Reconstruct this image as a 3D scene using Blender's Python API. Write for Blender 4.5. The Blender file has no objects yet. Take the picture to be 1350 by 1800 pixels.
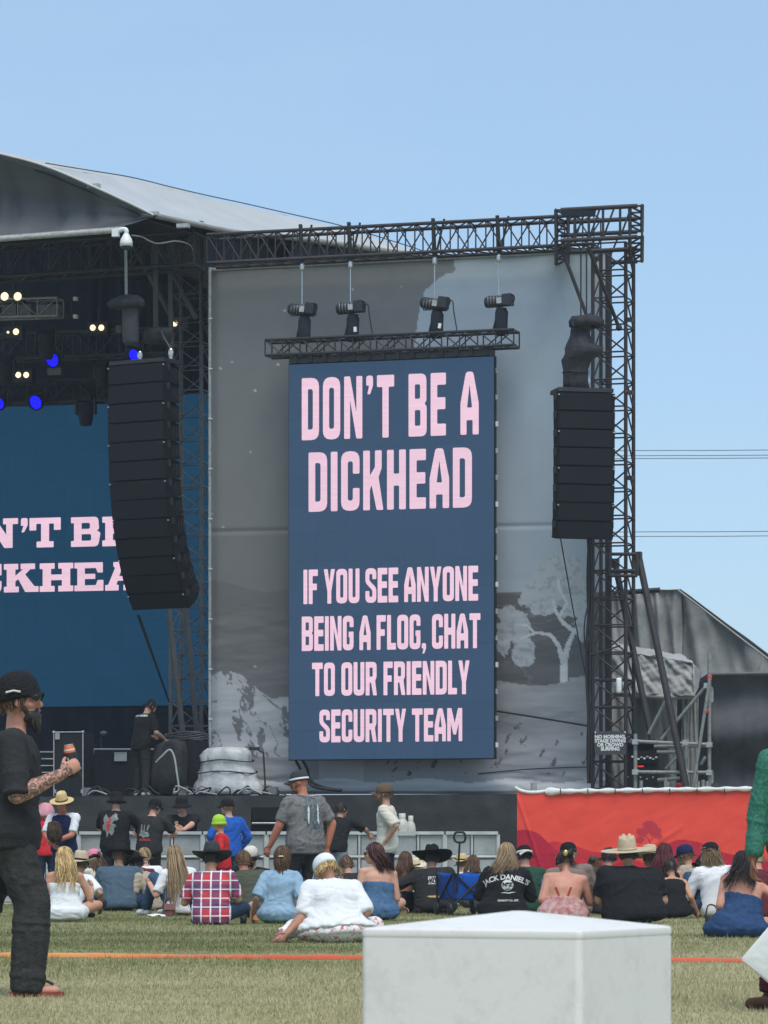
import bpy, bmesh, math, random
import numpy as np
from mathutils import Vector, Matrix, Quaternion, noise as mnoise
from mathutils.geometry import tessellate_polygon
from mathutils.bvhtree import BVHTree

random.seed(7); np.random.seed(7)
scene = bpy.context.scene
COL = scene.collection
R = math.radians

# ------------------------------------------------------------------ camera
F = 6240.0            # focal length in photograph pixels (1350 wide): a long phone lens
CAMH = 0.82           # camera held low, by someone sitting on the grass
HOR = 1499.0          # horizon row in the photograph
cam_d = bpy.data.cameras.new('camera')
cam = bpy.data.objects.new('camera', cam_d); COL.objects.link(cam)
cam.location = (0, 0, CAMH); cam.rotation_euler = (R(90), 0, 0)
cam_d.sensor_fit = 'HORIZONTAL'; cam_d.sensor_width = 36.0
cam_d.lens = 36.0 * F / 1350.0
cam_d.shift_y = (HOR - 900.0) / 1350.0
cam_d.clip_start = 0.5; cam_d.clip_end = 6000
cam_d.dof.use_dof = True; cam_d.dof.focus_distance = 58.0; cam_d.dof.aperture_fstop = 32.0
scene.camera = cam

# ------------------------------------------------------------------ world and sun
SUN_EL, SUN_AZ = 62.0, 166.0      # azimuth from +Y clockwise: behind the camera, a little to the right
world = bpy.data.worlds.new('World'); scene.world = world; world.use_nodes = True
wn = world.node_tree; wn.nodes.clear()
sky = wn.nodes.new('ShaderNodeTexSky'); sky.sky_type = 'NISHITA'; sky.sun_disc = False
sky.sun_elevation = R(SUN_EL); sky.sun_rotation = R(SUN_AZ)
sky.altitude = 0.0; sky.air_density = 1.0; sky.dust_density = 0.0; sky.ozone_density = 6.0
hs = wn.nodes.new('ShaderNodeHueSaturation'); hs.inputs['Saturation'].default_value = 1.0
bg = wn.nodes.new('ShaderNodeBackground'); bg.inputs['Strength'].default_value = 0.100
wo = wn.nodes.new('ShaderNodeOutputWorld')
wn.links.new(sky.outputs[0], hs.inputs['Color']); hz = wn.nodes.new('ShaderNodeMixRGB'); hz.inputs[0].default_value = 0.55      # thin high haze, even over the whole sky
hz.inputs[2].default_value = (3.25, 4.75, 6.2, 1)
wn.links.new(hs.outputs[0], hz.inputs[1]); wc = wn.nodes.new('ShaderNodeTexCoord'); wm = wn.nodes.new('ShaderNodeMapping'); wm.inputs['Scale'].default_value = (2.2, 2.2, 9.0)
wz = wn.nodes.new('ShaderNodeTexNoise'); wz.inputs['Scale'].default_value = 2.6; wz.inputs['Detail'].default_value = 6.0
wr = wn.nodes.new('ShaderNodeMapRange'); wr.inputs[1].default_value = .48; wr.inputs[2].default_value = .75; wr.inputs[3].default_value = 0.0; wr.inputs[4].default_value = .16
cl = wn.nodes.new('ShaderNodeMixRGB'); cl.inputs[2].default_value = (4.3, 5.2, 6.2, 1)       # faint high cloud
wn.links.new(wc.outputs['Generated'], wm.inputs[0]); wn.links.new(wm.outputs[0], wz.inputs['Vector']); wn.links.new(wz.outputs['Fac'], wr.inputs[0])
wn.links.new(wr.outputs[0], cl.inputs[0]); wn.links.new(hz.outputs[0], cl.inputs[1]); wn.links.new(cl.outputs[0], bg.inputs['Color'])
wn.links.new(bg.outputs[0], wo.inputs['Surface'])
sun_d = bpy.data.lights.new('sun', 'SUN'); sun_d.energy = 2.1; sun_d.angle = R(40); sun_d.color = (1.0, 0.95, 0.87)
sun = bpy.data.objects.new('sun', sun_d); COL.objects.link(sun)
_sd = Vector((math.sin(R(SUN_AZ)) * math.cos(R(SUN_EL)), math.cos(R(SUN_AZ)) * math.cos(R(SUN_EL)), math.sin(R(SUN_EL))))
sun.rotation_euler = (-_sd).to_track_quat('-Z', 'Y').to_euler()
vs = scene.view_settings
vs.view_transform = 'Standard'; vs.look = 'None'; vs.exposure = 0.55; vs.gamma = 1.0; vs.use_curve_mapping = False
scene.render.engine = 'CYCLES'
scene.cycles.use_denoising = True
scene.cycles.max_bounces = 5; scene.cycles.diffuse_bounces = 2; scene.cycles.glossy_bounces = 2; scene.cycles.volume_bounces = 0; scene.cycles.transparent_max_bounces = 8

# ------------------------------------------------------------------ pixels to the place
def W(px, py, Y):
    return Vector(((px - 675.0) / F * Y, Y, CAMH - (py - HOR) / F * Y))
def gdep(py):                       # distance of ground seen at row py
    return F * CAMH / (py - HOR)
SA = R(16.5); ST = math.tan(SA); Y0 = 64.0
U = Vector((math.cos(SA), -math.sin(SA), 0)); BK = Vector((math.sin(SA), math.cos(SA), 0))
def dep(px, off=0.0):               # distance of the stage plane, off metres behind the stage front
    return (Y0 + off / math.cos(SA)) / (1 + ST * (px - 675.0) / F)
def S(px, py, off=0.0):
    return W(px, py, dep(px, off))
def SZ(px, z, off=0.0):
    p = S(px, HOR, off); p.z = z; return p
DECK = S(600, 1397, 0).z

# ------------------------------------------------------------------ objects
WM = {}
def setprops(o, label=None, cat=None, group=None, kind=None):
    if label: o['label'] = label
    if cat: o['category'] = cat
    if group: o['group'] = group
    if kind: o['kind'] = kind
    return o
def link(o, parent=None, mw=None):
    COL.objects.link(o)
    mw = mw if mw is not None else Matrix.Identity(4)
    WM[o] = mw
    if parent is not None:
        o.parent = parent
        o.matrix_parent_inverse = WM[parent].inverted()
    o.matrix_basis = mw
    return o
def thing(name, loc, label, cat, group=None):
    o = bpy.data.objects.new(name, None); o.empty_display_size = 0.1
    link(o, None, Matrix.Translation(Vector(loc)))
    return setprops(o, label, cat, group)
def mesh_obj(name, me, mat=None, parent=None, mw=None):
    o = bpy.data.objects.new(name, me)
    if mat is not None and not me.materials:
        me.materials.append(mat)
    return link(o, parent, mw)
def from_py(name, verts, faces, mat=None, parent=None, smooth=False, mw=None):
    me = bpy.data.meshes.new(name)
    me.from_pydata([tuple(v) for v in verts], [], [tuple(f) for f in faces]); me.update()
    if smooth: me.shade_smooth()
    return mesh_obj(name, me, mat, parent, mw)

# shared unit shapes, one mesh per material
_unit = {}
def unit(kind, mat):
    key = (kind, mat.name)
    if key in _unit: return _unit[key]
    bm = bmesh.new()
    if kind.startswith('tube'):
        n = int(kind[4:]); bmesh.ops.create_cone(bm, cap_ends=True, segments=n, radius1=1, radius2=1, depth=1)
    elif kind == 'box':
        bmesh.ops.create_cube(bm, size=1)
    elif kind == 'rbox':
        bmesh.ops.create_cube(bm, size=1)
        bmesh.ops.bevel(bm, geom=bm.edges[:], offset=0.05, segments=2, affect='EDGES', profile=0.5)
    elif kind == 'ball':
        bmesh.ops.create_icosphere(bm, subdivisions=2, radius=1)
    elif kind == 'cone':
        bmesh.ops.create_cone(bm, cap_ends=True, segments=12, radius1=1, radius2=0.6, depth=1)
    me = bpy.data.meshes.new(kind); bm.to_mesh(me); bm.free()
    if kind != 'box' and kind != 'rbox':
        for p in me.polygons: p.use_smooth = len(p.vertices) == 4 or kind == 'ball'
    me.materials.append(mat); _unit[key] = me
    return me
def tube(name, p, q, r, mat, parent=None, n=8):
    p = Vector(p); q = Vector(q); d = q - p
    rot = d.to_track_quat('Z', 'Y').to_matrix().to_4x4()
    mw = Matrix.Translation((p + q) / 2) @ rot @ Matrix.Diagonal((r, r, d.length, 1))
    return link(bpy.data.objects.new(name, unit('tube%d' % n, mat)), parent, mw)
def box(name, c, size, mat, parent=None, rz=0.0, kind='box', rot=None):
    mw = Matrix.Translation(Vector(c)) @ (rot if rot is not None else Matrix.Rotation(rz, 4, 'Z')) @ Matrix.Diagonal((size[0], size[1], size[2], 1))
    return link(bpy.data.objects.new(name, unit(kind, mat)), parent, mw)
def ball(name, c, rad, mat, parent=None, rz=0.0, rot=None):
    if not hasattr(rad, '__len__'): rad = (rad,) * 3
    mw = Matrix.Translation(Vector(c)) @ (rot if rot is not None else Matrix.Rotation(rz, 4, 'Z')) @ Matrix.Diagonal((rad[0], rad[1], rad[2], 1))
    return link(bpy.data.objects.new(name, unit('ball', mat)), parent, mw)
def cable(name, pts, r, mat, parent=None, n=5, smooth_steps=6):
    """a bent round line through points, one mesh"""
    P = [Vector(p) for p in pts]
    path = []
    for i in range(len(P) - 1):
        p0 = P[max(i - 1, 0)]; p1 = P[i]; p2 = P[i + 1]; p3 = P[min(i + 2, len(P) - 1)]
        for k in range(smooth_steps):
            t = k / smooth_steps
            path.append(0.5 * ((2 * p1) + (p2 - p0) * t + (2 * p0 - 5 * p1 + 4 * p2 - p3) * t * t + (3 * p1 - p0 - 3 * p2 + p3) * t ** 3))
    path.append(P[-1])
    V, Fc = [], []
    for i, p in enumerate(path):
        d = (path[min(i + 1, len(path) - 1)] - path[max(i - 1, 0)]).normalized()
        a = d.orthogonal().normalized() if abs(d.z) > 0.9 else d.cross(Vector((0, 0, 1))).normalized()
        b = d.cross(a)
        for k in range(n):
            an = 2 * math.pi * k / n
            V.append(p + (a * math.cos(an) + b * math.sin(an)) * r)
    for i in range(len(path) - 1):
        for k in range(n):
            Fc.append((i * n + k, i * n + (k + 1) % n, (i + 1) * n + (k + 1) % n, (i + 1) * n + k))
    return from_py(name, V, Fc, mat, parent, smooth=True)
def sheet(name, rows, mat, parent=None, smooth=True, thick=0.0, cols=None):
    """grid surface from rows of points; thick gives it a real back"""
    nr, nc = len(rows), len(rows[0])
    V = [p for r in rows for p in r]
    Fc = [(i * nc + j, i * nc + j + 1, (i + 1) * nc + j + 1, (i + 1) * nc + j) for i in range(nr - 1) for j in range(nc - 1)]
    o = from_py(name, V, Fc, mat, parent, smooth)
    if cols is not None:
        at = o.data.color_attributes.new('print', 'FLOAT_COLOR', 'POINT')
        at.data.foreach_set('color', np.asarray(cols, dtype=np.float32).ravel())
    if thick:
        m = o.modifiers.new('thick', 'SOLIDIFY'); m.thickness = thick; m.offset = 0
    return o
def lathe(name, prof, mat, parent=None, n=20, loc=(0, 0, 0), rot=None, smooth=True):
    V, Fc = [], []
    for r, z in prof:
        for k in range(n):
            a = 2 * math.pi * k / n
            V.append((r * math.cos(a), r * math.sin(a), z))
    for i in range(len(prof) - 1):
        for k in range(n):
            Fc.append((i * n + k, i * n + (k + 1) % n, (i + 1) * n + (k + 1) % n, (i + 1) * n + k))
    mw = Matrix.Translation(Vector(loc)) @ (rot if rot is not None else Matrix.Identity(4))
    return from_py(name, V, Fc, mat, parent, smooth, mw)

# ------------------------------------------------------------------ materials
def s2l(c):
    return tuple(((x / 255) / 12.92 if x / 255 <= 0.04045 else ((x / 255 + 0.055) / 1.055) ** 2.4) for x in c)
_mats = {}
def nt_new(name):
    m = bpy.data.materials.new(name); m.use_nodes = True
    nt = m.node_tree; b = nt.nodes['Principled BSDF']
    return m, nt, b
def N(nt, t, **kw):
    n = nt.nodes.new(t)
    for k, v in kw.items():
        if k.startswith('i_'):
            key = k[2:].replace('_', ' ')
            n.inputs[key].default_value = v
        else: setattr(n, k, v)
    return n
def surf(name, col, rough=0.7, var=0.15, scale=6.0, bump=0.0, bscale=40.0, metal=0.0, col2=None, stretch=None, spec=None):
    """plain surface: base colour with uneven tone, fine relief"""
    if name in _mats: return _mats[name]
    m, nt, b = nt_new(name)
    tc = N(nt, 'ShaderNodeTexCoord'); src = tc.outputs['Object']
    geo = N(nt, 'ShaderNodeNewGeometry'); src = geo.outputs['Position']
    if stretch:
        mp = N(nt, 'ShaderNodeMapping'); mp.inputs['Scale'].default_value = stretch
        nt.links.new(src, mp.inputs[0]); src = mp.outputs[0]
    nz = N(nt, 'ShaderNodeTexNoise', i_Scale=scale, i_Detail=6.0, i_Roughness=0.6)
    nt.links.new(src, nz.inputs['Vector'])
    rmp = N(nt, 'ShaderNodeValToRGB')
    c1 = tuple(max(0, x * (1 - var)) for x in col); c2 = col2 if col2 else tuple(min(1, x * (1 + var)) for x in col)
    rmp.color_ramp.elements[0].position = 0.3; rmp.color_ramp.elements[0].color = (*c1, 1)
    rmp.color_ramp.elements[1].position = 0.7; rmp.color_ramp.elements[1].color = (*c2, 1)
    nt.links.new(nz.outputs['Fac'], rmp.inputs[0]); nt.links.new(rmp.outputs[0], b.inputs['Base Color'])
    b.inputs['Roughness'].default_value = rough; b.inputs['Metallic'].default_value = metal
    if spec is not None: b.inputs['Specular IOR Level'].default_value = spec
    if bump:
        n2 = N(nt, 'ShaderNodeTexNoise', i_Scale=bscale, i_Detail=4.0)
        nt.links.new(src, n2.inputs['Vector'])
        bp = N(nt, 'ShaderNodeBump', i_Strength=bump, i_Distance=0.02)
        nt.links.new(n2.outputs['Fac'], bp.inputs['Height']); nt.links.new(bp.outputs[0], b.inputs['Normal'])
    _mats[name] = m
    return m
def emit(name, col, strength=1.0):
    if name in _mats: return _mats[name]
    m, nt, b = nt_new(name)
    b.inputs['Base Color'].default_value = (0.01, 0.01, 0.012, 1); b.inputs['Roughness'].default_value = 0.6
    b.inputs['Specular IOR Level'].default_value = 0.1
    b.inputs['Emission Color'].default_value = (*col, 1); b.inputs['Emission Strength'].default_value = strength; m.cycles.emission_sampling = 'NONE'
    _mats[name] = m
    return m
def vcol(name, rough=0.85, bump=0.0, bscale=60.0, attr='print', var=0.12):
    if name in _mats: return _mats[name]
    m, nt, b = nt_new(name)
    a = N(nt, 'ShaderNodeAttribute', attribute_name=attr)
    geo = N(nt, 'ShaderNodeNewGeometry')
    nz = N(nt, 'ShaderNodeTexNoise', i_Scale=2.5, i_Detail=7.0, i_Roughness=0.65)
    nt.links.new(geo.outputs['Position'], nz.inputs['Vector'])
    mr = N(nt, 'ShaderNodeMapRange'); mr.inputs[1].default_value = 0.3; mr.inputs[2].default_value = 0.7
    mr.inputs[3].default_value = 1 - var; mr.inputs[4].default_value = 1 + var
    nt.links.new(nz.outputs['Fac'], mr.inputs[0])
    mx = N(nt, 'ShaderNodeVectorMath', operation='MULTIPLY')
    nt.links.new(a.outputs['Color'], mx.inputs[0]); nt.links.new(mr.outputs[0], mx.inputs[1])
    nt.links.new(mx.outputs[0], b.inputs['Base Color']); b.inputs['Roughness'].default_value = rough
    b.inputs['Specular IOR Level'].default_value = 0.2
    if bump:
        n2 = N(nt, 'ShaderNodeTexNoise', i_Scale=bscale, i_Detail=4.0)
        nt.links.new(geo.outputs['Position'], n2.inputs['Vector'])
        bp = N(nt, 'ShaderNodeBump', i_Strength=bump, i_Distance=0.02)
        nt.links.new(n2.outputs['Fac'], bp.inputs['Height']); nt.links.new(bp.outputs[0], b.inputs['Normal'])
    _mats[name] = m
    return m

M_TRUSS = surf('black_truss_paint', (0.028, 0.022, 0.024), 0.55, 0.35, 9, 0.1, 60)
M_BLACK = surf('black_steel', (0.02, 0.021, 0.023), 0.5, 0.3, 12)
M_BOX = surf('black_cabinet_paint', (0.018, 0.02, 0.024), 0.75, 0.25, 20, 0.2, 200, spec=0.25)
M_DRAPE = surf('black_drape', (0.011, 0.015, 0.023), 0.95, 0.3, 3, 0.3, 20)
M_SKIRT = surf('black_stage_skirt', (0.035, 0.036, 0.038), 0.9, 0.25, 2.5, 0.4, 14)
M_ALU = surf('galvanised_tube', (0.42, 0.43, 0.42), 0.5, 0.25, 12, 0.1, 60, metal=0.4)
M_CHROME = surf('bright_chain_steel', (0.6, 0.6, 0.6), 0.3, 0.2, 30, metal=0.9)
M_WHITE = surf('white_plastic', (0.75, 0.76, 0.76), 0.4, 0.06, 10)
M_RED = surf('red_paint', (0.55, 0.03, 0.025), 0.5, 0.15, 20)
M_RUB = surf('black_rubber', (0.016, 0.016, 0.017), 0.6, 0.2, 20)
# ------------------------------------------------------------------ ground and grass
def make_grass_mat(name, blade=False):
    m, nt, b = nt_new(name)
    geo = N(nt, 'ShaderNodeNewGeometry')
    mp = N(nt, 'ShaderNodeMapping'); mp.inputs['Scale'].default_value = (0.35, 1.0, 1.0)
    nt.links.new(geo.outputs['Position'], mp.inputs[0])
    n1 = N(nt, 'ShaderNodeTexNoise', i_Scale=0.55, i_Detail=5.0, i_Roughness=0.6)
    nt.links.new(mp.outputs[0], n1.inputs['Vector'])
    n2 = N(nt, 'ShaderNodeTexNoise', i_Scale=14.0, i_Detail=3.0)
    nt.links.new(geo.outputs['Position'], n2.inputs['Vector'])
    # nearer the camera the field is drier and straw coloured
    sp = N(nt, 'ShaderNodeSeparateXYZ'); nt.links.new(geo.outputs['Position'], sp.inputs[0])
    mr = N(nt, 'ShaderNodeMapRange'); mr.inputs[1].default_value = 19.0; mr.inputs[2].default_value = 31.0
    mr.inputs[3].default_value = 0.22; mr.inputs[4].default_value = -0.10
    nt.links.new(sp.outputs['Y'], mr.inputs[0])
    xr = N(nt, 'ShaderNodeMapRange'); xr.inputs[1].default_value = -1.0; xr.inputs[2].default_value = 3.0
    xr.inputs[3].default_value = 0.0; xr.inputs[4].default_value = 0.13
    nt.links.new(sp.outputs['X'], xr.inputs[0])
    ad = N(nt, 'ShaderNodeMath', operation='ADD'); nt.links.new(n1.outputs['Fac'], ad.inputs[0]); nt.links.new(mr.outputs[0], ad.inputs[1])
    ad1 = N(nt, 'ShaderNodeMath', operation='ADD'); nt.links.new(ad.outputs[0], ad1.inputs[0]); nt.links.new(xr.outputs[0], ad1.inputs[1])
    ml = N(nt, 'ShaderNodeMath', operation='MULTIPLY_ADD'); ml.inputs[1].default_value = 0.55
    nt.links.new(n2.outputs['Fac'], ml.inputs[0]); nt.links.new(ad1.outputs[0], ml.inputs[2])
    last = ml.outputs[0]
    if blade:
        at = N(nt, 'ShaderNodeAttribute', attribute_name='tone')
        m2 = N(nt, 'ShaderNodeMath', operation='MULTIPLY_ADD'); m2.inputs[1].default_value = 0.34
        nt.links.new(at.outputs['Fac'], m2.inputs[0]); nt.links.new(last, m2.inputs[2]); last = m2.outputs[0]
    rp = N(nt, 'ShaderNodeValToRGB'); e = rp.color_ramp.elements
    k = 0.17 if blade else 0.0
    e[0].position = 0.50 + k; e[0].color = (0.142, 0.152, 0.058, 1)
    e[1].position = 0.72 + k; e[1].color = (0.228, 0.232, 0.098, 1)
    x = e.new(0.90 + k if blade else 0.90); x.color = (0.315, 0.285, 0.15, 1)
    x = e.new(1.0); x.color = (0.40, 0.36, 0.205, 1)
    nt.links.new(last, rp.inputs[0])
    n4 = N(nt, 'ShaderNodeTexNoise', i_Scale=1.1, i_Detail=6.0, i_Roughness=0.65); nt.links.new(mp.outputs[0], n4.inputs['Vector'])
    wr_ = N(nt, 'ShaderNodeMapRange'); wr_.inputs[1].default_value = .55; wr_.inputs[2].default_value = .68; wr_.inputs[3].default_value = 0.0; wr_.inputs[4].default_value = .55
    nt.links.new(n4.outputs['Fac'], wr_.inputs[0])
    wx = N(nt, 'ShaderNodeMixRGB'); wx.inputs[2].default_value = (.26, .225, .135, 1)      # worn, trodden patches
    nt.links.new(wr_.outputs[0], wx.inputs[0]); nt.links.new(rp.outputs[0], wx.inputs[1]); nt.links.new(wx.outputs[0], b.inputs['Base Color'])
    b.inputs['Roughness'].default_value = 0.8; b.inputs['Specular IOR Level'].default_value = 0.2
    return m
M_GRASS = make_grass_mat('grass_field_soil'); M_BLADE = make_grass_mat('grass_blade', True)
def gz(x, y):
    return 0.0
ys = [-40, 0, 8, 14, 20, 26, 32, 40, 50, 60, 80, 120, 300, 700, 1500]
rows = []
for y in ys:
    w = max(60, y * 1.2)
    rows.append([Vector((x * w, y, 0)) for x in (-1, -.5, -.2, 0, .2, .5, 1)])
g = sheet('ground', rows, M_GRASS); setprops(g, 'flat festival field of green and dry grass', 'field', kind='structure')

_gt = np.random.RandomState(9).rand(128, 128)
def fnoise_g(x, y):
    s = 0; a = .55; t = 0
    for k in range(4):
        X = x * 2 ** k + 13 * k; Yq = y * 2 ** k + 7 * k
        xi = np.floor(X).astype(int); yi = np.floor(Yq).astype(int); fx = X - xi; fy = Yq - yi
        g = lambda p, q: _gt[p % 128, q % 128]
        s = s + a * ((g(xi, yi) * (1 - fx) + g(xi + 1, yi) * fx) * (1 - fy) + (g(xi, yi + 1) * (1 - fx) + g(xi + 1, yi + 1) * fx) * fy); t += a; a *= .55
    return s / t
def grass(n, y0, y1, hmin, hmax, wd):
    t = np.random.rand(n)
    y = y0 * (y1 / y0) ** t
    x = (np.random.rand(n) - 0.5) * 1.45 * y * 1350 / F
    # trodden hollows and taller tufts
    pt = fnoise_g(x * 1.3 + 20, y * .55 + 5)
    h = np.random.uniform(hmin, hmax, n) * np.random.choice([0.6, 1.0, 1.0, 1.45], n) * np.clip(.25 + 1.6 * pt, .35, 1.5)
    a = np.random.rand(n) * 2 * np.pi; lean = np.random.uniform(0.15, 0.9, n) * h
    la = np.random.rand(n) * 2 * np.pi
    wv = wd * (0.6 + 0.8 * np.random.rand(n)) * (y / 20) ** 0.6
    V = np.zeros((n, 3, 3), dtype=np.float32)
    V[:, 0, 0] = x - np.cos(a) * wv; V[:, 0, 1] = y - np.sin(a) * wv
    V[:, 1, 0] = x + np.cos(a) * wv; V[:, 1, 1] = y + np.sin(a) * wv
    V[:, 2, 0] = x + np.cos(la) * lean; V[:, 2, 1] = y + np.sin(la) * lean; V[:, 2, 2] = h
    V[:, 0, 2] = V[:, 1, 2] = -0.004
    return V.reshape(-1, 3), np.repeat(np.clip(np.random.rand(n) * .75 + .5 * (fnoise_g(x * 3 + 50, y * 1.2) - .3), 0, 1), 3)
Va, Ta = grass(330000, 15.0, 62.0, 0.010, 0.026, 0.0033)
Vb, Tb = grass(14000, 15.0, 60.0, 0.026, 0.05, 0.003)
V = np.concatenate([Va, Vb]); T = np.concatenate([Ta, Tb])
me = bpy.data.meshes.new('grass'); nv = len(V)
me.vertices.add(nv); me.vertices.foreach_set('co', V.ravel())
me.loops.add(nv); me.loops.foreach_set('vertex_index', np.arange(nv, dtype=np.int32))
me.polygons.add(nv // 3); me.polygons.foreach_set('loop_start', np.arange(0, nv, 3, dtype=np.int32))
me.update(calc_edges=True)
at = me.attributes.new('tone', 'FLOAT', 'POINT'); at.data.foreach_set('value', T.astype(np.float32))
o = mesh_obj('grass', me, M_BLADE); setprops(o, 'short mown grass, partly dry and straw coloured', 'grass', kind='stuff')
# ------------------------------------------------------------------ noise and print helpers
_rt = np.random.RandomState(3).rand(256, 256)
def vnoise(x, y):
    xi = np.floor(x).astype(int); yi = np.floor(y).astype(int); fx = x - xi; fy = y - yi
    fx = fx * fx * (3 - 2 * fx); fy = fy * fy * (3 - 2 * fy)
    g = lambda a, b: _rt[a % 256, b % 256]
    return (g(xi, yi) * (1 - fx) + g(xi + 1, yi) * fx) * (1 - fy) + (g(xi, yi + 1) * (1 - fx) + g(xi + 1, yi + 1) * fx) * fy
def fnoise(x, y, o=4):
    s = 0; a = 0.5; t = 0
    for i in range(o):
        s = s + a * vnoise(x * 2 ** i + 17 * i, y * 2 ** i + 31 * i); t += a; a *= 0.5
    return s / t
def inpoly(px, py, poly):
    r = np.zeros(px.shape, bool); n = len(poly)
    for i in range(n):
        x1, y1 = poly[i]; x2, y2 = poly[(i + 1) % n]
        c = ((y1 > py) != (y2 > py)) & (px < (x2 - x1) * (py - y1) / (y2 - y1 + 1e-9) + x1)
        r ^= c
    return r
def stroke(px, py, pts, w0, w1):
    r = np.zeros(px.shape, bool); n = len(pts) - 1
    for i in range(n):
        ax, ay = pts[i]; bx, by = pts[i + 1]; dx, dy = bx - ax, by - ay
        t = np.clip(((px - ax) * dx + (py - ay) * dy) / (dx * dx + dy * dy), 0, 1)
        w = w0 + (w1 - w0) * (i + t) / n
        r |= (px - ax - t * dx) ** 2 + (py - ay - t * dy) ** 2 < w * w
    return r
def blobs(px, py, L, sc=0.07, amp=0.75):
    r = np.zeros(px.shape, bool); nz = fnoise(px * sc, py * sc, 4)
    for cx, cy, rx, ry in L:
        r |= ((px - cx) / rx) ** 2 + ((py - cy) / ry) ** 2 < 1 + amp * 2 * (nz - 0.5)
    return r
def paint(C, mask, col):
    C[mask] = col

def box_truss(t, A, B, a, b, panels, rc, rb, mat, style='x', cross=True):
    """square truss between A and B; a, b half-size vectors; each chord and each brace is a part"""
    A = Vector(A); B = Vector(B)
    cs = [(1, 1), (1, -1), (-1, -1), (-1, 1)]
    for s, q in cs:
        o = a * s + b * q
        tube('chord', A + o, B + o, rc, mat, t)
    for f in range(4):
        o1 = a * cs[f][0] + b * cs[f][1]; o2 = a * cs[(f + 1) % 4][0] + b * cs[(f + 1) % 4][1]
        for i in range(panels + 1):
            p = A.lerp(B, i / panels)
            tube('rung', p + o1, p + o2, rb, mat, t, n=5)
            if i < panels:
                q = A.lerp(B, (i + 1) / panels)
                if style == 'x':
                    tube('brace', p + o1, q + o2, rb, mat, t, n=5)
                    if cross and f % 2 == 0: tube('brace', p + o2, q + o1, rb, mat, t, n=5)
                else:
                    tube('brace', (p + o1) if i % 2 == 0 else (p + o2), (q + o2) if i % 2 == 0 else (q + o1), rb, mat, t, n=5)
UP = Vector((0, 0, 1))

# ------------------------------------------------------------------ stage platform
t = thing('stage_platform', S(400, 1560, 0), 'long black stage platform with a wrinkled black skirt along its front', 'stage')
cor = [SZ(-420, DECK, 0.02), SZ(1046, DECK, 0.02), SZ(1046, DECK, 16), SZ(-420, DECK, 16)]
V = [c for c in cor] + [c - UP * 0.16 for c in cor]
from_py('deck', V, [(0, 1, 2, 3), (7, 6, 5, 4), (0, 4, 5, 1), (1, 5, 6, 2), (2, 6, 7, 3), (3, 7, 4, 0)], M_BLACK, t)
rows = []
for i in range(15):
    z = DECK - 0.012 - (DECK - 0.012) * i / 14
    r = []
    for j in range(260):
        px = -420 + (1046 + 420) * j / 259
        d = 0.05 * (mnoise.noise((px * 0.012, z * 1.3, 2)) + 0.6 * mnoise.noise((px * 0.035 + z * 2.0, z * 3.4, 5)) + 0.5 * mnoise.noise((px * 0.011 - z * 3, z * 6.5, 9)))
        if i in (6, 7): d += 0.015
        r.append(SZ(px, z, -0.06 + d))
    rows.append(r)
sheet('skirt', rows, M_SKIRT, t)
for k, px in enumerate(range(-380, 1046, 205)):
    tube('deck_post', SZ(px, 0, 0.25), SZ(px, DECK - 0.16, 0.25), 0.04, M_ALU, t)

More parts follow.
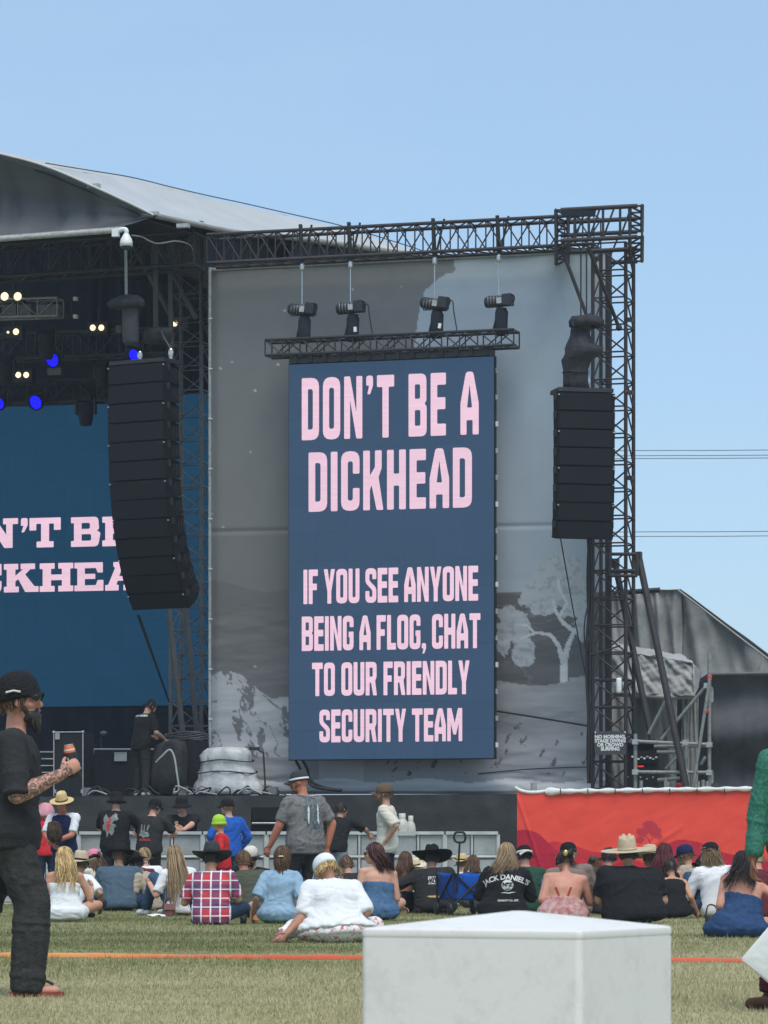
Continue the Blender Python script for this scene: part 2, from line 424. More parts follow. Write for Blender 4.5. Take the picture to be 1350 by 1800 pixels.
# ------------------------------------------------------------------ printed gauze backdrop
SCO = 1.35
def scrim():
    nx, ny = 310, 420
    px = np.linspace(371, 1064, nx)[None, :].repeat(ny, 0)
    v = np.linspace(0, 1, ny)[:, None].repeat(nx, 1)
    top = 478 + (443 - 478) * (px - 371) / 693; bot = 1396 + 0 * px
    py = top + (bot - top) * v
    C = np.zeros((ny, nx, 3))
    dark = np.array((0.115, 0.119, 0.122)); light = np.array((0.235, 0.275, 0.315))  # dark roof and bright sky showing through the gauze, painted into its colour
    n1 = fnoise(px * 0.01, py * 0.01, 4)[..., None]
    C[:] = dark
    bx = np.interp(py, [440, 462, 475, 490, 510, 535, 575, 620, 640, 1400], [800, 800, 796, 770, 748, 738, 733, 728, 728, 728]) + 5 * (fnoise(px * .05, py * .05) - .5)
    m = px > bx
    C[m] = light  # sky light through the gauze painted as the paler tone
    hook = stroke(px, py, [(742, 462), (765, 470), (790, 476), (797, 473)], 8, 4); C[hook] = dark * 1.1
    wr = (py > 935 - 13 * (px - 371) / 693) & (px > 720)
    C[wr] *= 0.97
    C[(px < 720) & (py > 935)] *= 0.92
    lowl = (px < 620) & (py > 1030 + 10 * np.sin(px * .03)); C[lowl] = (0.088, 0.089, 0.092)
    lowr = (px >= 620) & (py > 1041); C[lowr] = (0.080, 0.081, 0.083)
    st = np.abs(fnoise(px * 0.008, py * 0.05, 3) - 0.5) < 0.02
    C[st & lowr] *= 1.35
    # gum tree
    can = blobs(px, py, [(985, 1012, 44, 36), (950, 1050, 36, 32), (1012, 1050, 28, 44), (905, 1100, 30, 34), (893, 1078, 20, 14), (886, 1125, 14, 26), (922, 1145, 22, 26), (1025, 1100, 14, 34)])
    C[can] = (0.26, 0.28, 0.30)
    edge = can & (fnoise(px * .12, py * .12, 3) > .62); C[edge] = (0.21, 0.225, 0.24)
    tr = stroke(px, py, [(990, 1206), (992, 1160), (998, 1135), (1010, 1108)], 7, 3.5) | stroke(px, py, [(1010, 1110), (990, 1095), (977, 1075), (972, 1055)], 4, 2) | \
        stroke(px, py, [(990, 1165), (982, 1135), (968, 1116), (945, 1112), (915, 1122)], 4.5, 1.5) | stroke(px, py, [(985, 1080), (997, 1060), (983, 1035), (982, 1020)], 3, 1.5) | \
        stroke(px, py, [(940, 1112), (928, 1100), (915, 1098)], 2.5, 1.5)
    C[tr] = (0.34, 0.345, 0.35)
    hl = py > 1200 + 5 * np.sin(px * .035) - 6 * (px > 1000); C[hl & (px > 600)] = (0.19, 0.195, 0.205)
    hl2 = py > 1255 + 12 * np.sin(px * .02 + 1); C[hl2 & (px > 600)] = (0.175, 0.18, 0.19)
    tw = (py > 1270) & (py < 1365) & (fnoise(px * .11 + py * .05, py * .05, 3) > .74) & (px > 560); C[tw] = (0.06, 0.06, 0.065)
    # rocky range at the left
    mt = inpoly(px, py, [(371, 1188), (385, 1181), (405, 1180), (425, 1186), (445, 1203), (460, 1217), (478, 1228), (500, 1224), (520, 1226), (580, 1250), (640, 1290), (640, 1400), (371, 1400)])
    C[mt] = (0.215, 0.22, 0.228)
    q = (py - px * 0.55)
    rk = mt & (fnoise(px * 0.05, q * 0.022 + 3, 4) + 0.35 * (fnoise(px * .16, py * .16, 3) - .5) > 0.585) & (py < 1330); C[rk] = (0.085, 0.087, 0.09)
    rk = mt & (np.abs(fnoise(px * 0.03 + 8, q * 0.02, 4) - .5) < .014) & (py < 1330); C[rk] = (0.085, 0.087, 0.09)
    C[(py > 1330) & (px < 560)] = (0.15, 0.152, 0.158)
    C[py > 1372 + 4 * np.sin(px * .04)] = (0.30, 0.30, 0.30)
    C[(py > 1391)] = (0.12, 0.12, 0.12)
    C *= 1.80 * (0.98 + 0.04 * n1)
    # specks of wear and dust spots
    rr = np.random.RandomState(5)
    for _ in range(60):
        cx, cy, r0 = rr.uniform(371, 1060), rr.uniform(480, 1300), rr.uniform(1.0, 2.6)
        C[(px - cx) ** 2 + (py - cy) ** 2 < r0 * r0] = (0.5, 0.51, 0.52)
    # cloth relief
    d = 0.05 * (fnoise(px * .006, py * .004, 3) - .5) + 0.03 * (fnoise((px + py * .4) * .02, py * .006, 3) - .5)
    lo = np.clip((py - 1000) / 120, 0, 1)
    d += lo * 0.07 * (fnoise(px * .008 + py * .004, py * .03, 4) - .5)
    d += 0.02 * np.exp(-((py - (935 - 13 * (px - 371) / 693)) / 4) ** 2)
    bag = np.clip((py - 1290) / 80, 0, 1); d += bag * (0.22 * (fnoise(px * .006, py * .035 + 9, 3) - .5) - 0.12)
    d += 0.06 * np.exp(-((px - 371) / 9) ** 2)
    rows = []
    for i in range(ny):
        rows.append([S(px[i, j], py[i, j], SCO + d[i, j]) for j in range(nx)])
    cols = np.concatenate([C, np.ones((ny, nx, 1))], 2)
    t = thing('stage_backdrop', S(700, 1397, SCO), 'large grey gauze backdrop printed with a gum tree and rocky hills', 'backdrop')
    sheet('printed_sheet', rows, vcol('backdrop_print_and_sky_glow', 0.9, 0.15, 90, var=0.03), t, cols=cols)
    tube('side_pole', S(369, 470, SCO - 0.02), S(369, 1330, SCO - 0.02), 0.03, M_ALU, t)
    tube('side_pole', S(1069, 440, SCO + 0.05), S(1069, 1397, SCO + 0.05), 0.07, M_TRUSS, t)
    tube('top_pole', S(369, 474, SCO), S(1069, 440, SCO), 0.035, M_ALU, t)
    for k in range(9):
        y = 560 + k * 88
        box('eyelet', S(370, y, SCO - 0.05), (0.07, 0.03, 0.02), M_WHITE, t, rz=-SA)
scrim()

# ------------------------------------------------------------------ towers and trusses
# left stage tower
t = thing('truss_tower', S(335, 1397, 2.0), 'dark truss tower holding up the roof beside the backdrop', 'truss tower')
ctr = (S(336, 1300, 2.4)); wv = U * 0.33 + BK * 0.0; bv = BK * 0.33
box_truss(t, SZ(336, DECK, 2.6), S(336, 395, 2.6), U * 0.31, BK * 0.30, 24, 0.036, 0.013, surf('tower_paint', (0.10, 0.102, 0.106), 0.6, 0.25, 8), 'x', False)
box('base_plate', SZ(336, DECK + 0.02, 2.6), (0.9, 0.9, 0.03), M_BLACK, t, rz=-SA)
# right tower
t = thing('truss_tower', SZ(1078, 0, 0.9), 'tall dark truss tower at the outer end of the backdrop', 'truss tower')
TC = 0.75
box_truss(t, SZ(1078, 0.02, TC), S(1078, 432, TC), U * 0.30, BK * 0.32, 24, 0.034, 0.0165, M_TRUSS, 'x', False)
for py in (380 + 60, 455, 562, 690, 840):
    for s in (-1, 1):
        p = S(1078 + 30 * s, py, TC - 0.32); box('sleeve_clamp', p, (0.1, 0.1, 0.07), M_TRUSS, t, rz=-SA)
tube('red_band', S(1100, 689, TC - .34), S(1111, 689, TC - .34), 0.028, M_RED, t)
box('base_plate', SZ(1078, 0.02, TC), (1.0, 1.0, 0.04), M_BLACK, t, rz=-SA)
# long horizontal truss
t = thing('roof_truss', S(375, 465, 0.75), 'long horizontal truss carrying the backdrop and hoists above the screen', 'truss')
zt = S(985, 385, 0.75).z; zb = S(985, 436, 0.75).z; zc = (zt + zb) / 2; hz = (zt - zb) / 2
box_truss(t, SZ(372, zc, 0.75), SZ(1050, zc, 0.75), UP * hz, BK * 0.27, 22, 0.033, 0.014, M_TRUSS, 'x', False)
# head block
t = thing('head_truss', S(1050, 437, 0.0), 'boxed truss head on top of the outer tower', 'truss')
z1 = S(988, 369, -1.0).z; z0 = S(988, 423, -1.0).z; zc2 = (z0 + z1) / 2; hz2 = (z1 - z0) / 2
A = SZ(985, zc2 + .03, -1.1); B = SZ(1118, zc2, 1.5)
for sx in (988, 1118):
    box_truss(t, SZ(sx, zc2, -1.0), SZ(sx, zc2, 1.5), U * 0.11, UP * hz2, 4, 0.034, 0.019, M_TRUSS, 'x')
for off in (-1.0, 0.2, 1.5):
    for z in (z0, z1):
        tube('cross_beam', SZ(986, z, off), SZ(1120, z, off), 0.04, M_TRUSS, t)
for px in (1010, 1035, 1060, 1090):
    tube('post', SZ(px, z0, -1.0), SZ(px, z1, -1.0), 0.024, M_TRUSS, t, n=5)
    tube('brace', SZ(px, z0, -1.0), SZ(px + 20, z1, -1.0), 0.018, M_TRUSS, t, n=5)
    tube('brace', SZ(px, z1, 1.5), SZ(px - 22, z0, 1.5), 0.018, M_TRUSS, t, n=5)
from_py('drape_scrap', [S(985, 372, -1.05), S(1000, 367, -1.05), S(1048, 370, -1.05), S(1046, 381, -1.05), S(1010, 379, -1.05), S(988, 381, -1.05)], [(0, 1, 2, 3, 4, 5)], M_DRAPE, t)
# raking struts from tower head and tower side
t = thing('raking_strut', S(990, 437, -0.3), 'dark diagonal strut running down from the head truss on its inner side', 'strut')
tube('pipe', S(987, 436, -0.3), S(1034, 562, -0.2), 0.032, M_TRUSS, t); ball('coupler', S(987, 436, -0.3), 0.06, M_TRUSS, t)
t = thing('raking_strut', S(1036, 437, -0.4), 'dark diagonal strut running down in front of the outer tower top', 'strut')
tube('pipe', S(1034, 434, -0.4), S(1088, 576, 0.3), 0.034, M_TRUSS, t); ball('coupler', S(1088, 576, 0.3), 0.06, M_TRUSS, t)
t = thing('raking_strut', SZ(1205, 0.9, -0.3), 'long dark pipe leaning from the tower down to the scaffold right of it', 'strut')
tube('pipe', S(1122, 975, 0.4), S(1208, 1392, -0.2), 0.062, M_TRUSS, t, n=12); box('clamp', S(1121, 978, .4), (.14, .14, .16), M_TRUSS, t, rz=-SA)
t = thing('raking_strut', SZ(1148, 0.9, 0.7), 'dark pipe leaning inside the outer tower behind its lower half', 'strut')
tube('pipe', S(1080, 985, 1.3), S(1146, 1302, 0.7), 0.06, M_TRUSS, t, n=12); box('clamp', S(1081, 990, 1.3), (.14, .14, .16), M_TRUSS, t, rz=-SA)
# tower ballast frame at strut height
t = thing('tower_bracket', S(1095, 1000, 0.2), 'dark bracket frame clamped across the tower where the struts start', 'bracket')
for py in (974, 1003, 1012):
    tube('bar', S(1072, py, 0.3), S(1120, py, 0.3), 0.03, M_TRUSS, t)
for px in (1072, 1120): tube('bar', S(px, 974, .3), S(px, 1012, .3), 0.035, M_TRUSS, t)
# cables down the tower
t = thing('cable_loom', SZ(1036, 0.2, 0.2), 'thick bundle of black cables hanging down the inner edge of the outer tower', 'cable')
for k in range(4):
    pts = [S(1033 + 2 * k + 2.5 * math.sin(k * 3 + q * 1.3), 943 + q * 62, 0.25 + 0.03 * k) for q in range(8)]
    cable('cable', pts, 0.022, M_RUB, t)
cable('cable', [S(985, 945, 0.0), S(1008, 1075, .2), S(1026, 1170, .3), S(1034, 1200, .3)], 0.012, M_RUB, t)
cable('cable', [S(1034, 1060, .2), S(1027, 1100, .1), S(1030, 1140, .2), S(1040, 1150, .3), S(1075, 1140, .4), S(1090, 1135, .4)], 0.015, M_RUB, t)
cable('cable', [S(874, 1250, 1.2), S(950, 1262, 1.1), S(1040, 1277, 0.6)], 0.018, M_RUB, t)
cable('cable', [S(840, 1360, 1.2), S(930, 1352, 1.2), S(1036, 1348, 0.6)], 0.010, M_RUB, t)
t = thing('tube_light', S(1088, 1191, 0.4), 'short white tube light fixed to the outer tower', 'light')
lathe('tube_body', [(0, -.14), (.045, -.13), (.05, -.1), (.05, .1), (.045, .13), (0, .14)], M_WHITE, t, 12, S(1088, 1205, 0.38))
box('bracket', S(1088, 1205, 0.44), (0.04, 0.06, 0.1), M_TRUSS, t, rz=-SA)

# ------------------------------------------------------------------ lettering
def rnd(contour, rdef=0.022, seg=4):
    P = [(c[0], c[1], c[2] if len(c) > 2 else rdef) for c in contour]; out = []
    n = len(P)
    for i in range(n):
        p = Vector(P[i][:2]); a = Vector(P[i - 1][:2]); b = Vector(P[(i + 1) % n][:2]); r = P[i][2]
        da = (a - p); db = (b - p); k = min(r, da.length * .48, db.length * .48)
        if k < 1e-4: out.append(p); continue
        s = p + da.normalized() * k; e = p + db.normalized() * k
        for q in range(seg + 1):
            tt = q / seg
            out.append((1 - tt) ** 2 * s + 2 * tt * (1 - tt) * p + tt * tt * e)
    return out
B_ = .15; b_ = .045
GL = {
 'D': (.335, [[(0, 0), (.335, 0, B_), (.335, 1, B_), (0, 1)], [(.12, .17), (.215, .17, .06), (.215, .82, .06), (.12, .82)]]),
 'O': (.335, [[(0, 0, B_), (.335, 0, B_), (.335, 1, B_), (0, 1, B_)], [(.12, .17, b_), (.215, .17, b_), (.215, .83, b_), (.12, .83, b_)]]),
 'N': (.35, [[(0, 0), (.115, 0), (.115, .62), (.235, 0), (.35, 0), (.35, 1), (.235, 1), (.235, .42), (.115, 1), (0, 1)]]),
 'T': (.33, [[(.105, 0), (.225, 0), (.225, .81), (.33, .81), (.33, 1), (0, 1), (0, .81), (.105, .81)]]),
 'B': (.345, [[(0, 0), (.345, 0, .11), (.345, .48, .09), (.30, .52, .03), (.34, .56, .09), (.34, 1, .11), (0, 1)], [(.12, .17), (.225, .17, .03), (.225, .42, .03), (.12, .42)], [(.12, .60), (.22, .60, .03), (.22, .83, .03), (.12, .83)]]),
 'E': (.29, [[(0, 0), (.29, 0), (.29, .19), (.125, .19), (.125, .42), (.28, .42), (.28, .61), (.125, .61), (.125, .81), (.29, .81), (.29, 1), (0, 1)]]),
 'F': (.28, [[(0, 0), (.12, 0), (.12, .40), (.25, .40), (.25, .59), (.12, .59), (.12, .81), (.28, .81), (.28, 1), (0, 1)]]),
 'A': (.345, [[(0, 0), (.115, 0), (.115, .23), (.23, .23), (.23, 0), (.345, 0), (.345, .5), (.24, 1, .05), (.105, 1, .05), (0, .5)], [(.125, .43), (.22, .43), (.172, .80)]]),
 'I': (.12, [[(0, 0), (.12, 0), (.12, 1), (0, 1)]]),
 'C': (.33, [[(0, 0, B_), (.33, 0, B_), (.33, .38), (.21, .38), (.21, .17, b_), (.12, .17, b_), (.12, .83, b_), (.21, .83, b_), (.21, .62), (.33, .62), (.33, 1, B_), (0, 1, B_)]]),
 'K': (.36, [[(0, 0), (.12, 0), (.12, .34), (.15, .42), (.24, 0), (.36, 0), (.275, .55), (.33, .70), (.33, 1), (.21, 1), (.21, .72), (.12, .58), (.12, 1), (0, 1)]]),
 'H': (.335, [[(0, 0), (.12, 0), (.12, .4), (.215, .4), (.215, 0), (.335, 0), (.335, 1), (.215, 1), (.215, .6), (.12, .6), (.12, 1), (0, 1)]]),
 'Y': (.34, [[(.11, 0), (.23, 0), (.23, .36), (.34, 1), (.22, 1), (.17, .62), (.12, 1), (0, 1), (.11, .36)]]),
 'U': (.33, [[(0, 0, B_), (.33, 0, B_), (.33, 1), (.21, 1), (.21, .17, b_), (.12, .17, b_), (.12, 1), (0, 1)]]),
 'S': (.33, [[(0, 0, B_), (0, .34), (.12, .34), (.12, .17, .04), (.21, .17, .04), (.21, .36, .06), (0, .58, .09), (0, 1, B_), (.33, 1, B_), (.33, .68), (.21, .68), (.21, .83, .04), (.12, .83, .04), (.12, .64, .06), (.33, .43, .09), (.33, 0, B_)]]),
 'G': (.33, [[(0, 0, B_), (.33, 0, B_), (.33, .54), (.18, .54), (.18, .38), (.21, .38), (.21, .17, b_), (.12, .17, b_), (.12, .83, b_), (.21, .83, b_), (.21, .67), (.33, .67), (.33, 1, B_), (0, 1, B_)]]),
 'L': (.27, [[(0, 0), (.27, 0), (.27, .19), (.12, .19), (.12, 1), (0, 1)]]),
 'R': (.345, [[(0, 0), (.12, 0), (.12, .38), (.165, .38), (.23, 0), (.345, 0), (.29, .44, .03), (.335, .54, .06), (.335, 1, .13), (0, 1)], [(.12, .56), (.215, .56, .03), (.215, .83, .03), (.12, .83)]]),
 'M': (.46, [[(0, 0), (.11, 0), (.11, .55), (.19, .2), (.27, .2), (.35, .55), (.35, 0), (.46, 0), (.46, 1), (.33, 1), (.23, .55), (.13, 1), (0, 1)]]),
 "'": (.13, [[(.02, .70), (.075, .70), (.13, .84), (.13, 1, .05), (0, 1, .05), (0, .84), (.055, .84)]]),
 ',': (.13, [[(.02, -.13), (.075, -.13), (.13, .02), (.13, .17, .05), (0, .17, .05), (0, .02), (.055, .02)]]),
}
SL = {   # broad slab letters for the big screen
 'N': (1.05, [[(0, 0), (.36, 0), (.36, .2), (.27, .2), (.27, .6), (.62, 0), (.88, 0), (.88, .8), (1.05, .8), (1.05, 1), (.58, 1), (.58, .8), (.68, .8), (.68, .45), (.34, 1), (0, 1), (0, .8), (.08, .8), (.08, .2), (0, .2)]]),
 'T': (1.05, [[(.24, 0), (.81, 0), (.81, .2), (.66, .2), (.66, .8), (.82, .8), (.82, .58), (1.05, .58), (1.05, 1), (0, 1), (0, .58), (.23, .58), (.23, .8), (.39, .8), (.39, .2), (.24, .2)]]),
 'B': (1.0, [[(0, 0), (.92, 0, .14), (1.0, .47, .12), (.88, .53), (.95, .6), (.92, 1, .14), (0, 1), (0, .8), (.1, .8), (.1, .2), (0, .2)], [(.36, .2), (.68, .2, .06), (.68, .42, .06), (.36, .42)], [(.36, .6), (.64, .6, .06), (.64, .8, .06), (.36, .8)]]),
 'E': (1.0, [[(0, 0), (1, 0), (1, .38), (.8, .38), (.74, .2), (.36, .2), (.36, .42), (.72, .42), (.72, .6), (.36, .6), (.36, .8), (.74, .8), (.8, .64), (.98, .64), (.98, 1), (0, 1), (0, .8), (.1, .8), (.1, .2), (0, .2)]]),
 'C': (1.0, [[(0, 0, .25), (1, 0, .2), (1, .4), (.76, .4), (.68, .2, .05), (.3, .2, .1), (.3, .8, .1), (.68, .8, .05), (.74, .6), (1, .6), (1, 1), (0, 1, .25)]]),
 'K': (1.2, [[(0, 0), (.52, 0), (.52, .2), (.4, .2), (.4, .38), (.5, .46), (.74, .0), (1.2, 0), (1.2, .2), (1.06, .2), (.74, .62), (.92, .8), (1.08, .8), (1.08, 1), (.58, 1), (.58, .8), (.66, .8), (.4, .58), (.4, .8), (.5, .8), (.5, 1), (0, 1), (0, .8), (.1, .8), (.1, .2), (0, .2)]]),
 'H': (1.12, [[(0, 0), (.5, 0), (.5, .2), (.38, .2), (.38, .4), (.74, .4), (.74, .2), (.62, .2), (.62, 0), (1.12, 0), (1.12, .2), (1.02, .2), (1.02, .8), (1.12, .8), (1.12, 1), (.62, 1), (.62, .8), (.74, .8), (.74, .6), (.38, .6), (.38, .8), (.5, .8), (.5, 1), (0, 1), (0, .8), (.1, .8), (.1, .2), (0, .2)]]),
 'A': (1.1, [[(0, 0), (.46, 0), (.46, .2), (.38, .2), (.43, .34), (.66, .34), (.71, .2), (.62, .2), (.62, 0), (1.1, 0), (1.1, .2), (1, .2), (.72, 1), (.28, 1), (.28, .84), (.34, .8), (.1, .2), (0, .2)], [(.48, .5), (.61, .5), (.545, .72)]]),
 'D': (1.0, [[(0, 0), (1, 0, .25), (1, 1, .25), (0, 1), (0, .8), (.1, .8), (.1, .2), (0, .2)], [(.38, .2), (.7, .2, .1), (.7, .8, .1), (.38, .8)]]),
 'O': (1.0, [[(0, 0, .25), (1, 0, .25), (1, 1, .25), (0, 1, .25)], [(.32, .22, .1), (.68, .22, .1), (.68, .78, .1), (.32, .78, .1)]]),
 'I': (.52, [[(0, 0), (.52, 0), (.52, .2), (.4, .2), (.4, .8), (.52, .8), (.52, 1), (0, 1), (0, .8), (.12, .8), (.12, .2), (0, .2)]]),
 "'": (.26, [[(.02, .52), (.12, .52), (.26, .76), (.26, 1, .08), (0, 1, .08), (0, .74), (.1, .74)]]),
}
def word_geo(text, glyphs, gap, space):
    """2-D triangles of a line of text, height 1; returns verts, faces, width"""
    V, Fc, x = [], [], 0.0
    for ch in text:
        if ch == ' ': x += space; continue
        w, cont = glyphs[ch]
        polys = [[Vector((p.x, p.y, 0)) for p in rnd(c)] for c in cont]
        flat = [p for c in polys for p in c]; base = len(V)
        for tri in tessellate_polygon(polys): Fc.append(tuple(base + i for i in tri))
        V += [(p.x + x, p.y) for p in flat]; x += w + gap
    return V, Fc, x - gap

def led_mat(name, col, line=0.0, strength=1.0):
    m, nt, b = nt_new(name)
    geo = N(nt, 'ShaderNodeNewGeometry')
    mp = N(nt, 'ShaderNodeMapping'); mp.inputs['Scale'].default_value = (0.6, 0.6, 9.0)
    nt.links.new(geo.outputs['Position'], mp.inputs[0])
    nz = N(nt, 'ShaderNodeTexNoise', i_Scale=2.6, i_Detail=5.0, i_Roughness=0.7); nt.links.new(mp.outputs[0], nz.inputs['Vector'])
    mr = N(nt, 'ShaderNodeMapRange'); mr.inputs[1].default_value = 0.3; mr.inputs[2].default_value = 0.7; mr.inputs[3].default_value = 1 - line; mr.inputs[4].default_value = 1 + line
    nt.links.new(nz.outputs['Fac'], mr.inputs[0])
    mx = N(nt, 'ShaderNodeVectorMath', operation='MULTIPLY'); mx.inputs[0].default_value = col
    oi = N(nt, 'ShaderNodeObjectInfo'); om = N(nt, 'ShaderNodeMapRange'); om.inputs[3].default_value = .96; om.inputs[4].default_value = 1.04
    nt.links.new(oi.outputs['Random'], om.inputs[0]); mm = N(nt, 'ShaderNodeMath', operation='MULTIPLY')
    nt.links.new(mr.outputs[0], mm.inputs[0]); nt.links.new(om.outputs[0], mm.inputs[1])
    nt.links.new(mm.outputs[0], mx.inputs[1]); nt.links.new(mx.outputs[0], b.inputs['Emission Color'])
    b.inputs['Emission Strength'].default_value = strength; m.cycles.emission_sampling = 'NONE'
    b.inputs['Base Color'].default_value = (0.015, 0.016, 0.02, 1); b.inputs['Roughness'].default_value = 0.7; b.inputs['Specular IOR Level'].default_value = 0.15
    return m
M_LED = led_mat('led_blue', (0.020, 0.046, 0.089), 0.03)
M_LED2 = led_mat('led_deep_blue', (0.003, 0.029, 0.064), 0.04)
M_PINK = led_mat('led_pink', (0.58, 0.395, 0.485), 0.07)

# side screen: corners at pixels, plane facing the crowd
SO = 0.55
t = thing('side_screen', S(690, 1336, SO), 'tall portrait video screen showing a pink message on blue', 'video screen')
z_top = (S(506, 641, SO).z + S(867, 627, SO).z) / 2; z_bot = S(690, 1334, SO).z
Lp, Rp = SZ(508, 0, SO), SZ(868, 0, SO)
wid = (Rp - Lp).length; mid = (Lp + Rp) / 2; zc = (z_top + z_bot) / 2
for i in range(7):
    for j in range(14):
        p = Lp.lerp(Rp, (i + .5) / 7)
        box('panel', Vector((p.x, p.y, z_bot + (z_top - z_bot) * (j + .5) / 14)), (wid / 7 - .003, .03, (z_top - z_bot) / 14 - .003), M_LED, t, rz=-SA)
box('panel_back', Vector((mid.x, mid.y, zc)) + BK * 0.08, (wid + .03, 0.12, z_top - z_bot + .03), M_BOX, t, rz=-SA)
for k in range(15):
    z = z_bot + (z_top - z_bot) * (k + .5) / 15
    box('panel_latch', Vector((Rp.x, Rp.y, z)) + BK * 0.10 + U * 0.03, (0.05, 0.06, 0.09), M_ALU if k % 3 else M_WHITE, t, rz=-SA)
nrm = -BK
lines = [("DON'T BE A", 531, 842, 659, 769, .075, .20), ("DICKHEAD", 543, 830, 791, 896, .065, .2), ("IF YOU SEE ANYONE", 534, 841, 998, 1059, .04, .14),
         ("BEING A FLOG, CHAT", 531, 845, 1081, 1142, .04, .14), ("TO OUR FRIENDLY", 549, 826, 1163, 1222, .04, .16), ("SECURITY TEAM", 562, 813, 1246, 1304, .04, .14)]
for txt, x0, x1, yt, yb, gap, sp in lines:
    V, Fc, wd = word_geo(txt, GL, gap, sp)
    a = SZ(x0, 0, SO); b = SZ(x1, 0, SO); xm = (x0 + x1) / 2
    zt = S(xm, yt, SO).z; zb = S(xm, yb, SO).z
    verts = [a.lerp(b, x / wd) + UP * (zb + (zt - zb) * y) - BK * 0.02 for x, y in V]
    o = from_py('lettering', verts, Fc, M_PINK, t)
    o['label'] = 'pink capital lettering reading ' + txt.lower()
# screen header bar
box('header_bar', Vector((mid.x, mid.y, z_top + .07)) + BK * 0.05, (wid, 0.1, 0.1), M_BLACK, t, rz=-SA)
for k in range(14):
    p = Lp.lerp(Rp, (k + .5) / 14); box('header_hook', Vector((p.x, p.y, z_top + .10)) , (0.07, 0.08, 0.14), M_BLACK, t, rz=-SA)
# hanging screen truss with four hoists
t = thing('screen_truss', S(690, 600, SO), 'short black truss hanging on hoists right above the portrait screen', 'truss')
zA = S(690, 591, SO).z; zB = S(690, 618, SO).z
box_truss(t, SZ(472, (zA + zB) / 2, SO), SZ(908, (zA + zB) / 2, SO), UP * ((zA - zB) / 2), BK * 0.2, 14, 0.027, 0.014, surf('black_small_truss', (0.02, 0.021, 0.022), 0.35, 0.2, 15), 'z')
hoists = [(531, 'outermost black chain hoist on the far left above the screen truss', 0), (616, 'black chain hoist second from the left above the screen truss', 1),
          (764, 'black chain hoist third from the left with a dangling cable', 2), (877, 'black chain hoist at the right end of the screen truss', 3)]
M_HOIST = surf('hoist_housing', (0.02, 0.021, 0.023), 0.4, 0.25, 20)
M_HALU = surf('hoist_fins', (0.16, 0.165, 0.17), 0.4, 0.3, 40, metal=0.6)
for px, lab, k in hoists:
    ytop = 461 - 0.045 * (px - 531); yh = 545 - 0.044 * (px - 531); yb = 592 - 0.045 * (px - 531)
    t = thing('chain_hoist', S(px, yh, SO), lab, 'hoist', 'chain hoists above the screen')
    c = S(px, yh, SO)
    ang = R([8, -4, 10, -3][k])
    rot = Matrix.Rotation(-SA, 4, 'Z') @ Matrix.Rotation(ang, 4, 'Y')
    rx_ = rot @ Matrix.Rotation(R(90), 4, 'Y')
    lathe('housing', [(0, -.26), (.075, -.26), (.098, -.235), (.105, -.2), (.105, .2), (.098, .235), (.075, .26), (0, .26)], M_HOIST, t, 20, c, rx_)
    for q in range(-2, 3):
        lathe('cooling_fin', [(.104, -.011), (.113, -.009), (.113, .009), (.104, .011)], M_HALU, t, 20, c + U * (q * .055 - .07), rx_)
    box('control_box', c + U * 0.17 + UP * .02, (0.17, 0.235, 0.205), M_HOIST, t, rot=rot, kind='rbox')
    box('maker_plate', c + U * 0.03 - BK * 0.113, (0.09, 0.012, 0.1), M_ALU, t, rot=rot)
    tube('load_chain', S(px, ytop + 4, SO), c, 0.012, M_CHROME, t)
    ball('top_hook', S(px, ytop + 8, SO), (0.05, .04, .09), M_CHROME, t)
    cable('carry_handle', [c + U * .2 - UP * .04, c + U * .28, c + U * .27 + UP * .1, c + U * .16 + UP * .12], 0.014, M_RUB, t)
    for s in (-1, 1):
        tube('truss_sling', S(px + 2, ytop, SO) , SZ(px + 9 * s + 8, S(px, ytop - 60, .75).z, 0.75 - .28), 0.02, M_RUB, t)
        tube('truss_sling', S(px, yh + 8, SO), S(px + 11 * s, yb + 6, SO), 0.014, M_RUB, t)
    tube('truss_sling', S(px - 1, ytop, SO), SZ(px - 3, S(px, ytop - 62, .75).z, 0.75 - .28), 0.035, M_RUB, t)
    # chain bag
    V, Fc = [], []
    for i, (rr, yy) in enumerate([(.09, 0), (.115, .08), (.105, .30), (.12, .44), (.08, .50)]):
        for q in range(12):
            a = 2 * math.pi * q / 12
            V.append(c + U * (rr * math.cos(a) + .04) + BK * (rr * .7 * math.sin(a)) - UP * (.12 + yy) + U * 0.02 * math.sin(q * 2.1 + i))
    for i in range(4):
        for q in range(12): Fc.append((i * 12 + q, i * 12 + (q + 1) % 12, (i + 1) * 12 + (q + 1) % 12, (i + 1) * 12 + q))
    from_py('chain_bag', V, Fc, M_DRAPE, t, smooth=True)
    if k in (1, 2):
        cable('power_cable', [c + U * .22, c + U * .33 + UP * .05, c + U * .36 - UP * .15, c + U * .42 - UP * .5], 0.012, M_RUB, t)
        box('plug', c + U * .14 - UP * .42 - BK * .16, (.05, .04, .09), M_WHITE, t, rot=rot)

